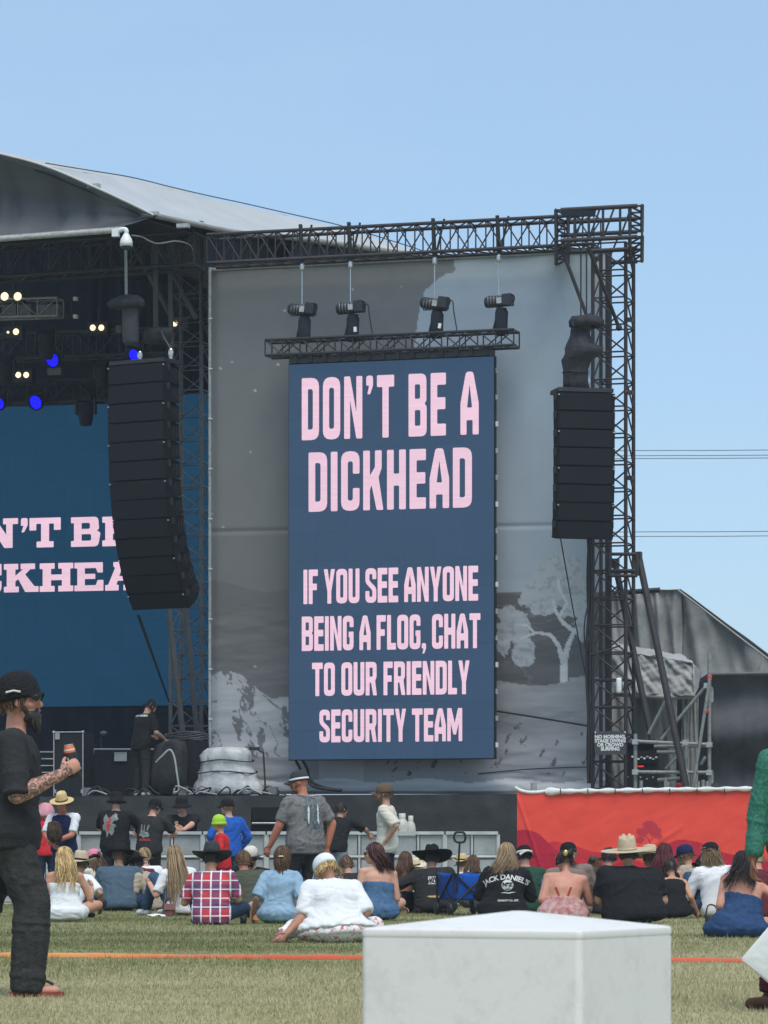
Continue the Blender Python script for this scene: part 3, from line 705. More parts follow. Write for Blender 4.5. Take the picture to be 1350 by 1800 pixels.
# ------------------------------------------------------------------ main screen and stage interior
MO = 9.0
t = thing('main_screen', S(60, 1243, MO), 'huge blue video screen at the back of the stage with slab lettering', 'video screen')
a = SZ(-520, 0, MO); b = SZ(372, 0, MO); zt = S(60, 703, MO).z; zb = S(60, 1243, MO).z
m_ = (a + b) / 2
for i in range(18):
    for j in range(11):
        p = a.lerp(b, (i + .5) / 18)
        box('panel', Vector((p.x, p.y, zb + (zt - zb) * (j + .5) / 11)), ((b - a).length / 18 - .003, .05, (zt - zb) / 11 - .003), M_LED2, t, rz=-SA)
box('panel_back', Vector((m_.x, m_.y, (zt + zb) / 2)) + BK * .12, ((b - a).length + .1, 0.15, zt - zb + .1), M_BOX, t, rz=-SA)
def slab(txt, xs, yt, yb):
    for ch, x0, x1 in xs:
        V, Fc, wd = word_geo(ch, SL, 0, 0)
        p = SZ(x0, 0, MO); q = SZ(x1, 0, MO); xm = (x0 + x1) / 2
        k = (xm - 100) * -0.018
        z1 = S(xm, yt + k, MO).z; z0 = S(xm, yb + k, MO).z
        verts = [p.lerp(q, x / wd) + UP * (z0 + (z1 - z0) * y) - BK * 0.04 for x, y in V]
        from_py('letter', verts, Fc, M_PINK, t)
slab("DON'T BE A", [('D', -148, -93), ('O', -86, -31), ('N', -26, 33), ("'", 38, 50), ('T', 53, 108), ('B', 126, 178), ('E', 181, 233), ('A', 250, 300)], 910, 962)
slab('DICKHEAD', [('D', -118, -67), ('I', -62, -36), ('C', -45 + 0, 4), ('K', 8, 69), ('H', 71, 130), ('E', 132, 183), ('A', 186, 243), ('D', 247, 297)], 990, 1040)

def drape(name, pts_top, pts_bot, mat, label, cat='drape', n=80, m=14, amp=0.06):
    rows = []
    for i in range(m):
        v = i / (m - 1)
        r = []
        for j in range(n):
            u = j / (n - 1) * (len(pts_top) - 1); k = min(int(u), len(pts_top) - 2); f = u - k
            p = pts_top[k].lerp(pts_top[k + 1], f); q = pts_bot[k].lerp(pts_bot[k + 1], f)
            c = p.lerp(q, v)
            d = amp * (math.sin(j * 1.9) * .5 + mnoise.noise((j * .4, v * 2, 1)) )
            r.append(c + BK * d)
        rows.append(r)
    o = sheet(name, rows, mat); setprops(o, label, cat)
    return o
drape('back_drape', [SZ(-700, 15.1, 12), SZ(-275, 15.1, 12), SZ(150, 15.0, 12), SZ(330, 14.2, 12), SZ(440, 12.9, 12)], [SZ(q_, DECK, 12) for q_ in (-700, -275, 150, 330, 440)], M_DRAPE, 'black cloth hung across the whole rear of the stage', n=140)
drape('side_drape', [SZ(352, 12.4, 4.2), SZ(352, 12.6, 12)], [SZ(352, DECK, 4.2), SZ(352, DECK, 12)], M_DRAPE, 'black cloth closing the stage side behind the left tower')
# low black masking under the big screen
drape('masking_cloth', [SZ(-500, S(60, 1246, MO - .3).z, MO - .3), SZ(372, S(60, 1246, MO - .3).z, MO - .3)], [SZ(-500, DECK, MO - .3), SZ(372, DECK, MO - .3)], M_DRAPE, 'black masking cloth below the big screen', n=90)

# roof
M_MEMB = surf('roof_membrane', (0.42, 0.43, 0.43), 0.6, 0.08, 1.2, 0.2, 8)
_nt = M_MEMB.node_tree; _b = _nt.nodes['Principled BSDF']; _g = N(_nt, 'ShaderNodeNewGeometry'); _x = N(_nt, 'ShaderNodeMixRGB'); _x.inputs[2].default_value = (.012, .014, .018, 1)   # black-lined fabric
_src = _b.inputs['Base Color'].links[0].from_socket; _nt.links.new(_g.outputs['Backfacing'], _x.inputs[0]); _nt.links.new(_src, _x.inputs[1]); _nt.links.new(_x.outputs[0], _b.inputs['Base Color'])
M_VAL = surf('roof_valance', (0.085, 0.09, 0.098), 0.8, 0.18, 1.5, 0.4, 6)
t = thing('stage_roof', S(270, 420, -1.5), 'grey fabric stage roof with a dark front valance and pale sloping side', 'roof')
low = [(80, 292, -1.5), (165, 329, -1.5), (230, 359, -1.5), (270, 379, -1.5), (340, 394, .3), (415, 409, 2), (500, 417, 4), (600, 430, 6), (690, 443, 8), (742, 448, 9)]
upp = [(80, 291.5, -1.2), (150, 303, 1), (230, 316, 3), (300, 333, 4.5), (360, 347, 5.5), (430, 362, 6.5), (500, 378, 7.5), (600, 401, 8.5), (690, 428, 9), (746, 446, 9.2)]
rows = []
nn = 64
def ip(L, u):
    u *= len(L) - 1; k = min(int(u), len(L) - 2); f = u - k
    return [L[k][q] + (L[k + 1][q] - L[k][q]) * f for q in range(3)]
for i in range(18):
    v = i / 17; r = []
    for j in range(nn):
        a_ = ip(low, j / (nn - 1)); b_q = ip(upp, j / (nn - 1))
        p = S(*a_).lerp(S(*b_q), v)
        p.z += -0.14 * math.sin(math.pi * v) + 0.03 * mnoise.noise((j * .22, v * 4, 7)) * math.sin(math.pi * v)
        r.append(p)
    rows.append(r)
sheet('membrane', rows, M_MEMB, t)
rows = [[S(*ip(upp, j / 31)) + BK * (4.0 * v) - UP * (1.2 * v * v + 0.25 * v) for j in range(32)] for v in [k / 7 for k in range(8)]]
sheet('rear_membrane', rows, M_MEMB, t)
Fr = [(-560, 170), (-380, 190), (-250, 215), (-120, 243), (0, 271), (80, 293), (165, 329), (230, 359), (270, 379)]
def fr(px, off): return S(px, float(np.interp(px, [p[0] for p in Fr], [p[1] for p in Fr])), off)
rows = [[fr(px, -1.45) + BK * (13.6 * k / 6) + UP * (1.5 * (k / 6) * min(1, max(0, (60 - px) / 160))) for px in range(-560, 90, 20)] for k in range(7)]
sheet('top_membrane', rows, M_MEMB, t)
rows = [[fr(px, -1.45) + BK * (13.6 * k / 6) + UP * (-.12 + .9 * (k / 6)) for px in list(range(60, 270, 15)) + [270]] for k in range(7)]
sheet('underside', rows, M_DRAPE, t, thick=0.02)
Lo = [(-560, 468), (-250, 438), (0, 418), (100, 411), (200, 403), (250, 388), (270, 380)]
rows = []
for i in range(22):
    v = i / 21; r = []
    for j in range(150):
        px = -560 + 830 * j / 149
        y0 = np.interp(px, [p[0] for p in Fr], [p[1] for p in Fr]) + 2; y1 = max(y0 + .5, np.interp(px, [p[0] for p in Lo], [p[1] for p in Lo]))
        y = y0 + (y1 - y0) * v
        sag = 0.55 * math.sin(math.pi * v) * min(1, (270 - px) / 200)
        d = 0.09 * math.sin(px * .09 + 3 * mnoise.noise((px * .02, 0, 0))) * (1 - v) * v * 3 + 0.13 * mnoise.noise((px * .008, v * 5 + px * .006, 4)) * v
        p = S(px, float(y), -1.52); r.append(p + BK * (sag + d))
    rows.append(r)
sheet('valance', rows, M_VAL, t, thick=0.015)
cable('piping', [S(p[0], p[1] - 1, -1.55) for p in Fr], 0.022, surf('roof_piping', (.5, .51, .5), .6, .1, 5), t)
cable('ridge_cable', [S(*u) + UP * .05 for u in upp], 0.011, M_BLACK, t)
cable('eave_pipe', [S(*u) for u in low[3:]], 0.055, surf('eave_pipe', (.23, .22, .2), .6, .2, 5), t)
cable('front_pipe', [S(-560, 471, -1.5), S(-250, 440, -1.5), S(0, 420, -1.5), S(215, 404, -1.5)], 0.06, M_ALU, t)
for px, py in ((268, 376), (322, 397), (165, 327), (206, 404)):
    box('corner_bracket', S(px, py, -1.45), (.22, .12, .07), M_ALU, t, rz=-SA)
# hanging side wall under the eave
tp = [S(*u) - UP * .06 for u in low[3:8]]
drape('wing_drape', [p + BK * 2.9 + UP * .25 for p in tp[:3]] + [p + BK * .4 for p in tp[3:]], [p + BK * 2.9 - UP * 1.7 for p in tp[:3]] + [p + BK * .4 - UP * .9 for p in tp[3:]], M_DRAPE, 'black cloth filling the gap below the pale roof side', n=60)
# dark header beam behind the opening
t = thing('header_truss', S(100, 480, 0.3), 'dark truss beam across the top of the stage opening', 'truss')
box_truss(t, S(-560, 500, 1.0), S(350, 440, 1.0), UP * .3, BK * .3, 26, 0.04, 0.018, M_BLACK, 'z')
for px, q in ((274, 300), (299, 318)):
    pass
t = thing('drop_pipes', SZ(312, DECK + 5.5, 1.6), 'thin dark pipes dropping from the roof corner beside the left speakers', 'pipe')
tube('pipe', S(274, 425, 1.2), S(274, 575, 1.2), 0.05, surf('dim_pipe', (.07, .068, .064), .6, .2, 6), t)
tube('pipe', S(299, 420, 1.4), S(301, 640, 1.4), 0.05, _mats['dim_pipe'], t)
tube('pipe', S(232, 425, 1.5), S(303, 560, 1.5), 0.05, _mats['dim_pipe'], t)
tube('pipe', S(277, 430, 1.8), S(345, 560, 1.8), 0.05, _mats['dim_pipe'], t)
# ------------------------------------------------------------------ line arrays
M_CAB = surf('speaker_cabinet', (0.006, 0.007, 0.009), 0.8, 0.2, 25, 0.25, 160, spec=0.2)
M_GRILL = surf('speaker_grille', (0.007, 0.009, 0.012), 0.75, 0.2, 30, 0.4, 260, spec=0.25)
def line_array(name, label, px0, px1, ytop, off, yaw, n, wide, hgt, depth, curve0, curve1, rig):
    c = S((px0 + px1) / 2, ytop, off)
    t = thing(name, c, label, 'speaker array')
    f = Vector((math.sin(yaw), -math.cos(yaw), 0)); r = Vector((math.cos(yaw), math.sin(yaw), 0))
    pos = c.copy(); ang = curve0
    for i in range(n):
        ang = curve0 + (curve1 - curve0) * (i / (n - 1)) ** 2.4
        # cabinet: front face plane, top pivot at pos
        dn = (-UP * math.cos(ang) - f * math.sin(ang)); nf = f * math.cos(ang) - UP * math.sin(ang)
        h2 = hgt
        V = []
        for (d, s) in ((0, 1), (h2 * .985, 1)):
            pass
        F_ = [pos + dn * .006, pos + dn * (h2 - .006)]
        Bk = [pos + dn * (.10 * h2) - nf * depth, pos + dn * (.90 * h2) - nf * depth]
        Mi = [pos + dn * .006 - nf * depth * .45, pos + dn * (h2 - .006) - nf * depth * .45]
        hw = wide / 2
        for sgn in (-1, 1):
            k = .80
            V += [F_[0] + r * hw * sgn, F_[1] + r * hw * sgn, Mi[1] + r * hw * sgn, Bk[1] + r * hw * k * sgn, Bk[0] + r * hw * k * sgn, Mi[0] + r * hw * sgn]
        Fc = [(0, 1, 2, 3, 4, 5), (11, 10, 9, 8, 7, 6)] + [(j, j + 6, (j + 1) % 6 + 6, (j + 1) % 6) for j in range(6)]
        cab = from_py('cabinet', V, Fc, M_CAB, t)
        gr = [F_[0] + nf * .012 - r * (hw - .03) + dn * .012, F_[0] + nf * .012 + r * (hw - .03) + dn * .012, F_[1] + nf * .012 + r * (hw - .03) - dn * .012, F_[1] + nf * .012 - r * (hw - .03) - dn * .012]
        from_py('grille', gr + [g - nf * .02 for g in gr], [(0, 1, 2, 3), (0, 4, 5, 1), (1, 5, 6, 2), (2, 6, 7, 3), (3, 7, 4, 0)], M_GRILL, cab)
        for sgn in (-1, 1):
            p = F_[0] + r * (hw + .006) * sgn - nf * .10 + dn * .06
            box('rigging_link', p, (.03, .08, .12), M_BLACK, cab, rot=Matrix.Rotation(yaw, 4, 'Z'))
            if i % 2 == 0: box('rigging_pin', F_[0] + r * (hw - .02) * sgn + nf * .02 + dn * .04, (.03, .012, .02), M_ALU, cab, rot=Matrix.Rotation(yaw, 4, 'Z'))
        for q in range(3):
            box('vent_slot', pos + dn * (h2 * .5) + r * (hw * .93 + .003) - nf * (depth * (.5 + .13 * q)), (.02, .03, h2 * .55), M_RUB, cab, rot=Matrix.Rotation(yaw, 4, 'Z'))
        pos = pos + dn * h2
    box('fly_frame', c - f * (depth * .45) + UP * .05, (wide * .96, depth * .9, .07), M_BLACK, t, rot=Matrix.Rotation(yaw, 4, 'Z'))
    return t, c, f, r
tl, c, f, r = line_array('line_array', 'long curved black speaker column hanging at the left stage opening', 187, 292, 640, -1.0, R(-30), 13, 1.24, 0.350, 0.66, R(0), R(34), None)
for k, q in ((-.12, 0), (.55, .02)):
    tube('shackle', c + r * k - f * .3 + UP * .06, c + r * k - f * .3 + UP * .26, .035, M_ALU, tl)
    ball('shackle_ring', c + r * k - f * .3 + UP * .2, (.05, .03, .09), M_CHROME, tl)
tr_, c2, f2, r2 = line_array('line_array', 'shorter black speaker column hanging in front of the outer tower', 979, 1082, 690, -0.6, R(12), 8, 1.04, 0.322, 0.66, R(0), R(9), None)
for k in (.0, .1):
    tube('shackle', c2 + r2 * k - f2 * .25 + UP * .05, c2 + r2 * k - f2 * .25 + UP * .36, .035, M_ALU, tr_)
ball('shackle_ring', c2 + r2 * .05 - f2 * .25 + UP * .25, (.09, .05, .14), M_CHROME, tr_)

def wrapped(name, label, cat, rings, mat, seed=0, n=44, amp=.05, grp=None):
    """cloth wrapped round something: rings of (centre, a, b half-axis vectors)"""
    V, Fc = [], []
    for i, (c, a, b) in enumerate(rings):
        for k in range(n):
            an = 2 * math.pi * k / n
            w = 1 + amp * 2.2 * mnoise.noise((math.cos(an) * 2 + seed, math.sin(an) * 2, i * .55)) + amp * 1.6 * (abs(math.sin(an * 4.5 + i * .35 + seed + mnoise.noise((an * 2, i * .4, seed)))) - .6)
            V.append(c + a * math.cos(an) * w + b * math.sin(an) * w + UP * amp * .4 * mnoise.noise((an, i, seed)))
    for i in range(len(rings) - 1):
        for k in range(n): Fc.append((i * n + k, i * n + (k + 1) % n, (i + 1) * n + (k + 1) % n, (i + 1) * n + k))
    Fc.append(tuple(range(n))[::-1]); Fc.append(tuple(range((len(rings) - 1) * n, len(rings) * n)))
    o = from_py(name, V, Fc, mat, None, smooth=True); setprops(o, label, cat, grp)
    return o
M_BAG = surf('black_rain_cover', (0.022, 0.023, 0.026), 0.8, 0.3, 6, 0.9, 14)
# covered hoist above right array
rg = [(S(x, y, -.5), U * w, BK * w * .8) for x, y, w in ((1012, 684, .22), (1010, 672, .22), (1012, 650, .21), (1014, 632, .25), (1024, 624, .32), (1026, 612, .32), (1020, 604, .24), (1020, 590, .17), (1021, 575, .15), (1022, 566, .20), (1030, 575, .30), (1030, 564, .30), (1030, 557, .25), (1034, 553, .05))]
hcv = wrapped('hoist_cover', 'black cloth rain cover tied round the hoist above the right speaker column', 'cover', rg, M_BAG, 3, amp=.09)
for (x, y, w) in ((1012, 655, .23), (1021, 582, .175)):
    cc = S(x, y, -.5); cable('tie_cord', [cc + U * (w * math.cos(q)) + BK * (w * .85 * math.sin(q)) + UP * .015 * math.sin(2 * q) for q in np.linspace(0, 6.29, 14)], .013, M_RUB, hcv)
t = thing('hoist_chain', S(1026, 560, -.5), 'pair of thin chains from the head truss to the covered hoist', 'chain')
for px in (1021, 1031): tube('chain', S(px, 437, -.5), S(px, 557, -.5), .014, M_BLACK, t)
# left array hoist, tubular motor and cover
rg = [(S(x, y, -.6), U * w, BK * w * .9) for x, y, w in ((230, 606, .12), (230, 600, .15), (229, 570, .15), (229, 540, .15), (229, 534, .13))]
o = wrapped('chain_bag', 'dark upright bag hanging above the left speaker column', 'bag', rg, surf('grey_bag', (.05, .053, .058), .8, .2, 8, .3, 25), 1, amp=.02)
rg = [(S(x, y, -.65), U * w, BK * w * .7) for x, y, w in ((226, 543, .20), (222, 540, .32), (223, 532, .34), (224, 526, .29), (226, 520, .17), (228, 518, .04))]
wrapped('hoist_cover', 'crumpled black rain cover over the bag above the left speaker column', 'cover', rg, M_BAG, 8, amp=.10)
t = thing('hoist_rope', S(221, 520, -.62), 'single pale steel rope dropping from the roof camera to the left hoist cover', 'rope')
tube('rope', S(221, 435, -.62), S(222, 520, -.62), .03, surf('steel_rope', (.3, .31, .3), .6, .2, 20), t)
rg = [(S(x, y, .2), U * w, BK * w * .7) for x, y, w in ((277, 604, .22), (277, 598, .26), (278, 588, .27), (279, 579, .26), (279, 576, .08))]
wrapped('motor_cover', 'small black covered motor right of the bag above the left speaker column', 'cover', rg, M_BAG, 12, amp=.06)
tube('chain', c + r * .6 - f * .3 + UP * .2, S(279, 576, .2), .015, M_CHROME, tl)
# guy straps below arrays
t = thing('guy_strap', S(242, 1082, -.6), 'black strap pulling the left speaker column back to the tower foot', 'strap')
from_py('strap', [S(240, 1081, -.9), S(246, 1081, -.9), S(299, 1234, 1.8), S(296, 1234, 1.8)] + [S(240, 1081, -.88), S(246, 1081, -.88), S(299, 1234, 1.82), S(296, 1234, 1.82)], [(0, 1, 2, 3), (7, 6, 5, 4), (0, 4, 5, 1), (1, 5, 6, 2), (2, 6, 7, 3), (3, 7, 4, 0)], M_RUB, t)
t = thing('stay_pipe', SZ(322, DECK, 1.4), 'pair of dark stay pipes slanting down through the left tower', 'pipe')
tube('pipe', S(297, 1078, 1.6), S(322, 1296, 1.7), .055, _mats['dim_pipe'], t); tube('pipe', S(326, 1060, 1.9), S(346, 1290, 2.0), .05, _mats['dim_pipe'], t)

# roof camera
t = thing('dome_camera', S(222, 420, -1.5), 'white dome security camera on the roof corner', 'camera')
k = S(222, 424, -1.6)
lathe('dome_housing', [(0, .13), (.05, .13), (.07, .09), (.10, .04), (.115, -.02), (.115, -.09), (0, -.09)], M_WHITE, t, 18, k)
lathe('dome_glass', [(.10, -.09), (.095, -.12), (.06, -.15), (0, -.16)], surf('smoked_glass', (.03, .03, .03), .15, .1, 5), t, 18, k)
cable('arm', [k + UP * .13, k + UP * .2, k + UP * .22 - U * .08, k + UP * .18 - U * .18], .04, M_WHITE, t, n=8)
box('mount', k + UP * .16 - U * .2, (.12, .1, .14), M_WHITE, t, rz=-SA)
cable('camera_lead', [k + UP * .1 + U * .1, S(250, 417, -1.4), S(275, 428, -1.2), S(310, 424, -.6), S(335, 432, .4), S(340, 450, 1)], .014, surf('grey_lead', (.2, .2, .2), .6, .1, 5), t)

# ------------------------------------------------------------------ stage lights
M_WARM = emit('warm_lamp', (1.0, 0.78, 0.45), 1.3)
M_BLUE = emit('blue_lamp', (0.004, 0.004, 1.0), 1.6)
blind = [(8, 521, 31, 521, 2.0, 'top pair of warm blinder lamps on the silver truss at far left', 2), (14, 584, 28, 583, 5.0, 'pair of warm lamps with one dim lamp at the left picture edge', 1),
         (163, 576, 178, 576, 5.0, 'pair of warm lamps left of the speaker hoist bag', 2), (32, 659, 46, 659, 6.0, 'lowest pair of warm lamps above the big screen', 2), (307, 568, 320, 568, 5.0, 'pair of warm lamps showing through the left tower', 1)]
for x0, y0, x1, y1, off, lab, q in blind:
    t = thing('blinder_light', S((x0 + x1) / 2, y0, off), lab, 'stage light', 'warm blinder lamps')
    c_ = S((x0 + x1) / 2, y0, off)
    box('housing', c_ + BK * .12, (.42, .2, .24), M_BLACK, t, rz=-SA)
    for i, (x, y) in enumerate(((x0, y0), (x1, y1))):
        rr = (.085 if q == 2 else (.09 if i == (1 if off == 5 and x0 < 100 else 0) else .035)) * (.95 if y0 < 530 else .72)
        p = S(x, y, off)
        ball('lamp', p, (rr, .03, rr), M_WARM, t, rz=-SA)
    tube('yoke', c_ + UP * .1 + BK * .12, c_ + UP * .42 + BK * .12, .02, M_BLACK, t)
for x, y, off, rr, lab in ((92, 632, 5.0, .14, 'deep blue stage lamp beneath the silver truss'), (63, 707, 6.5, .135, 'deep blue stage lamp at the top edge of the big screen'), (-2, 709, 6.5, .12, 'deep blue stage lamp cut by the left picture edge'), (236, 624, 4.0, .11, 'deep blue stage lamp just above the left speaker column')):
    p = S(x, y, off)
    t = thing('wash_light', p, lab, 'stage light', 'blue wash lamps')
    lathe('lamp_head', [(0, -.34), (.12, -.34), (rr + .03, -.08), (rr + .045, .01), (rr + .03, .02)], M_BLACK, t, 18, p, (-BK * .8 - UP * .35).to_track_quat('Z', 'Y').to_matrix().to_4x4())
    q = (-BK * .8 - UP * .35 - U * .25).normalized()
    lathe('lens', [(0, .03), (rr, .02), (rr, 0)], M_BLUE, t, 18, p, q.to_track_quat('Z', 'Y').to_matrix().to_4x4())
    for s in (-1, 1): tube('yoke_arm', p + U * (rr + .07) * s, p + U * (rr + .07) * s + UP * .45 + BK * .1, .02, M_BLACK, t)
M_SIL = surf('silver_truss', (.34, .35, .36), .4, .2, 12, metal=.5)
t = thing('lighting_truss', S(60, 545, 2.0), 'silver lighting truss hanging at the left above the stage', 'truss')
box_truss(t, S(-300, 552, 2.2), S(106, 541, 2.2), UP * .17, BK * .17, 12, .022, .011, M_SIL, 'z')
for z in (-.17, .17): box('end_clamp', S(133, 541, 2.4) + UP * (z), (.07, .1, .07), M_WHITE, t, rz=-SA)
tube('stub', S(106, 529, 2.4), S(131, 530, 2.4), .018, M_BLACK, t); tube('stub', S(106, 556, 2.4), S(131, 556, 2.4), .018, M_BLACK, t); tube('stub', S(126, 529, 2.4), S(126, 556, 2.4), .02, M_BLACK, t)
for i, (x, w) in enumerate(((20, .3), (48, .26), (82, .34), (98, .2))):
    box('lamp_box', S(x, 548, 2.2), (w, .26, .25), surf('lamp_grey', (.12, .125, .13), .5, .4, 12), t, rz=-SA, kind='rbox')
t = thing('lighting_truss', S(100, 730, 7.0), 'low dark lighting truss along the top edge of the big screen', 'truss')
box_truss(t, S(-420, 705, 7.0), S(300, 683, 7.0), UP * .22, BK * .2, 18, .03, .014, M_BLACK, 'z')
from_py('border_cloth', [S(-420, 640, 7.4), S(300, 640, 7.4), S(300, 700, 7.4), S(-420, 716, 7.4)], [(0, 1, 2, 3)], M_DRAPE, t)
t = thing('lighting_truss', S(150, 600, 6.0), 'dark middle lighting truss deep inside the stage', 'truss')
box_truss(t, S(-420, 630, 6.0), S(300, 600, 6.0), UP * .25, BK * .22, 18, .03, .014, surf('dim_truss', (.05, .052, .056), .6, .2, 9), 'z')
def moving_head(px, py, off, sc, lab):
    p = S(px, py, off); t = thing('moving_light', p, lab, 'stage light', 'hanging moving lights')
    box('base', p, (.42 * sc, .3 * sc, .16 * sc), M_BOX, t, rz=-SA, kind='rbox')
    lathe('head', [(0, -.75 * sc), (.15 * sc, -.75 * sc), (.19 * sc, -.6 * sc), (.24 * sc, -.2 * sc), (.2 * sc, -.1 * sc), (0, -.08 * sc)], M_BOX, t, 16, p)
    for s in (-1, 1): box('arm', p + U * s * .27 * sc - UP * .25 * sc, (.05 * sc, .16 * sc, .4 * sc), M_BLACK, t, rz=-SA)
moving_head(151, 700, 6.8, .75, 'dark moving light hanging down over the top edge of the big screen')
moving_head(82, 578, 4.0, .8, 'dark moving light hanging below the silver truss')
moving_head(180, 640, 5.5, .6, 'dark moving light beside the left speaker column')
moving_head(10, 630, 5.5, .7, 'dark moving light at the left picture edge')
for px, py, off, w, h, lab in ((97, 653, 5.6, .3, .14, 'small grey box lamp under the blue lamp'), (210, 579, 4.0, .12, .14, 'small pale box beside the hanging bag')):
    o = box('junction_box', S(px, py, off), (w, .12, h), surf('box_grey', (.13, .13, .125), .6, .2, 9), None, rz=-SA, kind='rbox'); setprops(o, lab, 'box')

# ------------------------------------------------------------------ gear on the deck
def crate(name, px0, px1, py0, off, d, mat, label, cat, edge=None):
    a = SZ(px0, DECK, off); b = SZ(px1, DECK, off); h = S((px0 + px1) / 2, py0, off).z - DECK; m_ = (a + b) / 2; w = (b - a).length
    t = thing(name, m_, label, cat)
    box('shell', m_ + UP * h / 2 + BK * d / 2, (w, d, h), mat, t, rz=-SA)
    if edge:
        for q in (a, b):
            tube('edge_strip', q - BK * .008, q + UP * h - BK * .008, .013, edge, t, n=6)
        tube('edge_strip', a + UP * h - BK * .008, b + UP * h - BK * .008, .013, edge, t, n=6)
        for q in (a, b): ball('corner_cap', q + UP * h - BK * .01, .03, M_ALU, t)
    return t, a, b, h
t, a, b, h = crate('amplifier_cabinet', 95, 146, 1287, .5, .55, M_BOX, 'tall black amplifier cabinet with pale edge trim on the stage', 'speaker', M_ALU)
box('corner_sticker', S(101, 1294, .47), (.09, .01, .12), surf('sticker_grey', (.32, .33, .31), .7, .1, 9), t, rz=-SA)
for s in (1, 2): box('caster', S(97 + 48 * (s - 1), 1391, .5), (.05, .05, .07), M_ALU, t, rz=-SA)
t, a, b, h = crate('equipment_rack', 58, 94, 1318, 1.2, .6, M_BOX, 'black equipment rack left of the tall amplifier cabinet', 'rack')
for k in range(4): tube('rail', S(60, 1322 + k * 12, 1.17), S(94, 1322 + k * 12, 1.17), .012, M_ALU, t)
t, a, b, h = crate('amplifier_cabinet', 163, 300, 1318, 1.6, .6, M_BOX, 'low wide black amplifier stack with a paper note behind the stage hand', 'speaker')
tube('edge_strip', S(154, 1388, 1.5), S(165, 1318, 1.5), .014, M_ALU, t); tube('edge_strip', S(165, 1317, 1.5), S(300, 1317, 1.5), .014, M_ALU, t)
box('paper_note', S(212, 1330, 1.55), (.25, .01, .17), surf('note_paper', (.42, .43, .41), .8, .1, 9), t, rz=-SA)
for y in (1364, 1370): tube('handle_bar', S(245, y, 1.55), S(282, y, 1.55), .02, M_WHITE, t)
t, a, b, h = crate('flight_case', 278, 345, 1302, .9, .7, M_BOX, 'black flight case with coiled cables on top beside the wrapped stack', 'case')
for k in range(5):
    cc = S(328, 1298 - 2 * k, 1.1)
    cable('coil', [cc + U * (.42 * math.cos(q)) + BK * (.22 * math.sin(q)) + UP * .03 * math.sin(q * 2 + k) for q in np.linspace(0, 6.28, 10)], .018, surf('cable_grey', (.05, .052, .055), .5, .3, 9), t)
rg = [(S(x, y, .55), U * w, BK * .3) for x, y, w in ((295, 1396, .36), (295, 1360, .36), (296, 1330, .33), (300, 1310, .28), (306, 1303, .16))]
o = wrapped('black_tarp', 'black tarpaulin draped over gear in front of the flight case', 'tarp', rg, M_BAG, 21, amp=.08)
cable('pale_hose', [S(274, 1340, .15), S(284, 1330, .1), S(298, 1318, .1), S(306, 1330, .1), S(311, 1360, .1), S(314, 1388, .12), S(306, 1393, .1)], .02, surf('hose_pale', (.35, .36, .38), .5, .1, 5), None)
setprops(bpy.data.objects['pale_hose'], 'pale hose looped over the black tarpaulin', 'hose')
M_SILV = surf('silver_tarp', (0.44, 0.45, 0.45), 0.5, 0.22, 7, 0.9, 11)
rg = [(S(x, y, .75), U * w, BK * w * .55) for x, y, w in ((402, 1397, .66), (402, 1390, .68), (401, 1378, .64), (400, 1368, .56), (399, 1358, .56), (398, 1350, .50), (397, 1335, .49), (397, 1328, .50), (398, 1320, .44), (398, 1315, .38), (398, 1313, .1))]
wt = wrapped('wrapped_stack', 'stack wrapped in a crumpled pale grey tarp and tied with cords', 'wrapped gear', rg, M_SILV, 30, n=90, amp=.035)
for y, w in ((1338, .52), (1358, .58)):
    cc = S(398, y, .75)
    tt = cable('cord', [cc + U * (w * 1.03 * math.cos(q)) + BK * (w * .57 * math.sin(q)) + UP * .02 * math.sin(3 * q) for q in np.linspace(0, 6.29, 16)], .012, M_RUB, wt)
t = thing('microphone_stand', SZ(467, DECK, .6), 'black microphone stand right of the wrapped stack', 'stand')
tube('upright', SZ(467, DECK, .6), S(463, 1322, .6), .018, M_BLACK, t); tube('boom', S(463, 1322, .6), S(440, 1313, .6), .016, M_BLACK, t)
box('microphone', S(447, 1316, .58), (.2, .05, .06), M_BLACK, t, rz=-SA, kind='rbox')
for k in range(3): tube('foot', SZ(467, DECK + .02, .6), SZ(467, DECK + .02, .6) + Vector((math.cos(k * 2.1), math.sin(k * 2.1), 0)) * .25, .015, M_BLACK, t)
t = thing('microphone_stand', SZ(182, DECK, 2.5), 'thin stand with a round pale head deep on the stage', 'stand')
tube('upright', SZ(178, DECK, 2.5), S(178, 1296, 2.5), .014, M_BLACK, t); ball('head', S(182, 1289, 2.5), (.07, .06, .05), surf('dim_teal', (.08, .1, .11), .5, .1, 5), t)
rs = random.Random(4)
for i in range(26):
    px = rs.choice([rs.uniform(150, 170), rs.uniform(300, 345), rs.uniform(380, 470), rs.uniform(215, 250)])
    p = SZ(px, DECK + .03, rs.uniform(.1, .3))
    o = cable('floor_cable', [p, p + U * rs.uniform(.05, .2) + UP * rs.uniform(.03, .16), p + U * rs.uniform(.2, .35) + UP * rs.uniform(0, .12), p + U * rs.uniform(.2, .5) - UP * .01], .016, surf('cable_pale', (.3, .3, .29), .5, .3, 9) if i % 3 == 0 else M_RUB)
    setprops(o, 'tangled stage cable lying along the front edge of the deck', 'cable', 'cables at the deck edge')
for px, py, lab in ((322, 1386, 'small stage box with sockets left of the wrapped stack'), (156, 1388, 'small connector box at the foot of the tall amplifier cabinet'), (480, 1388, 'small grey connector box right of the microphone stand')):
    o = box('socket_box', SZ(px, DECK + .08, .2), (.16, .14, .15), surf('socket_grey', (.16, .16, .16), .5, .4, 25), None, rz=-SA, kind='rbox'); setprops(o, lab, 'box')
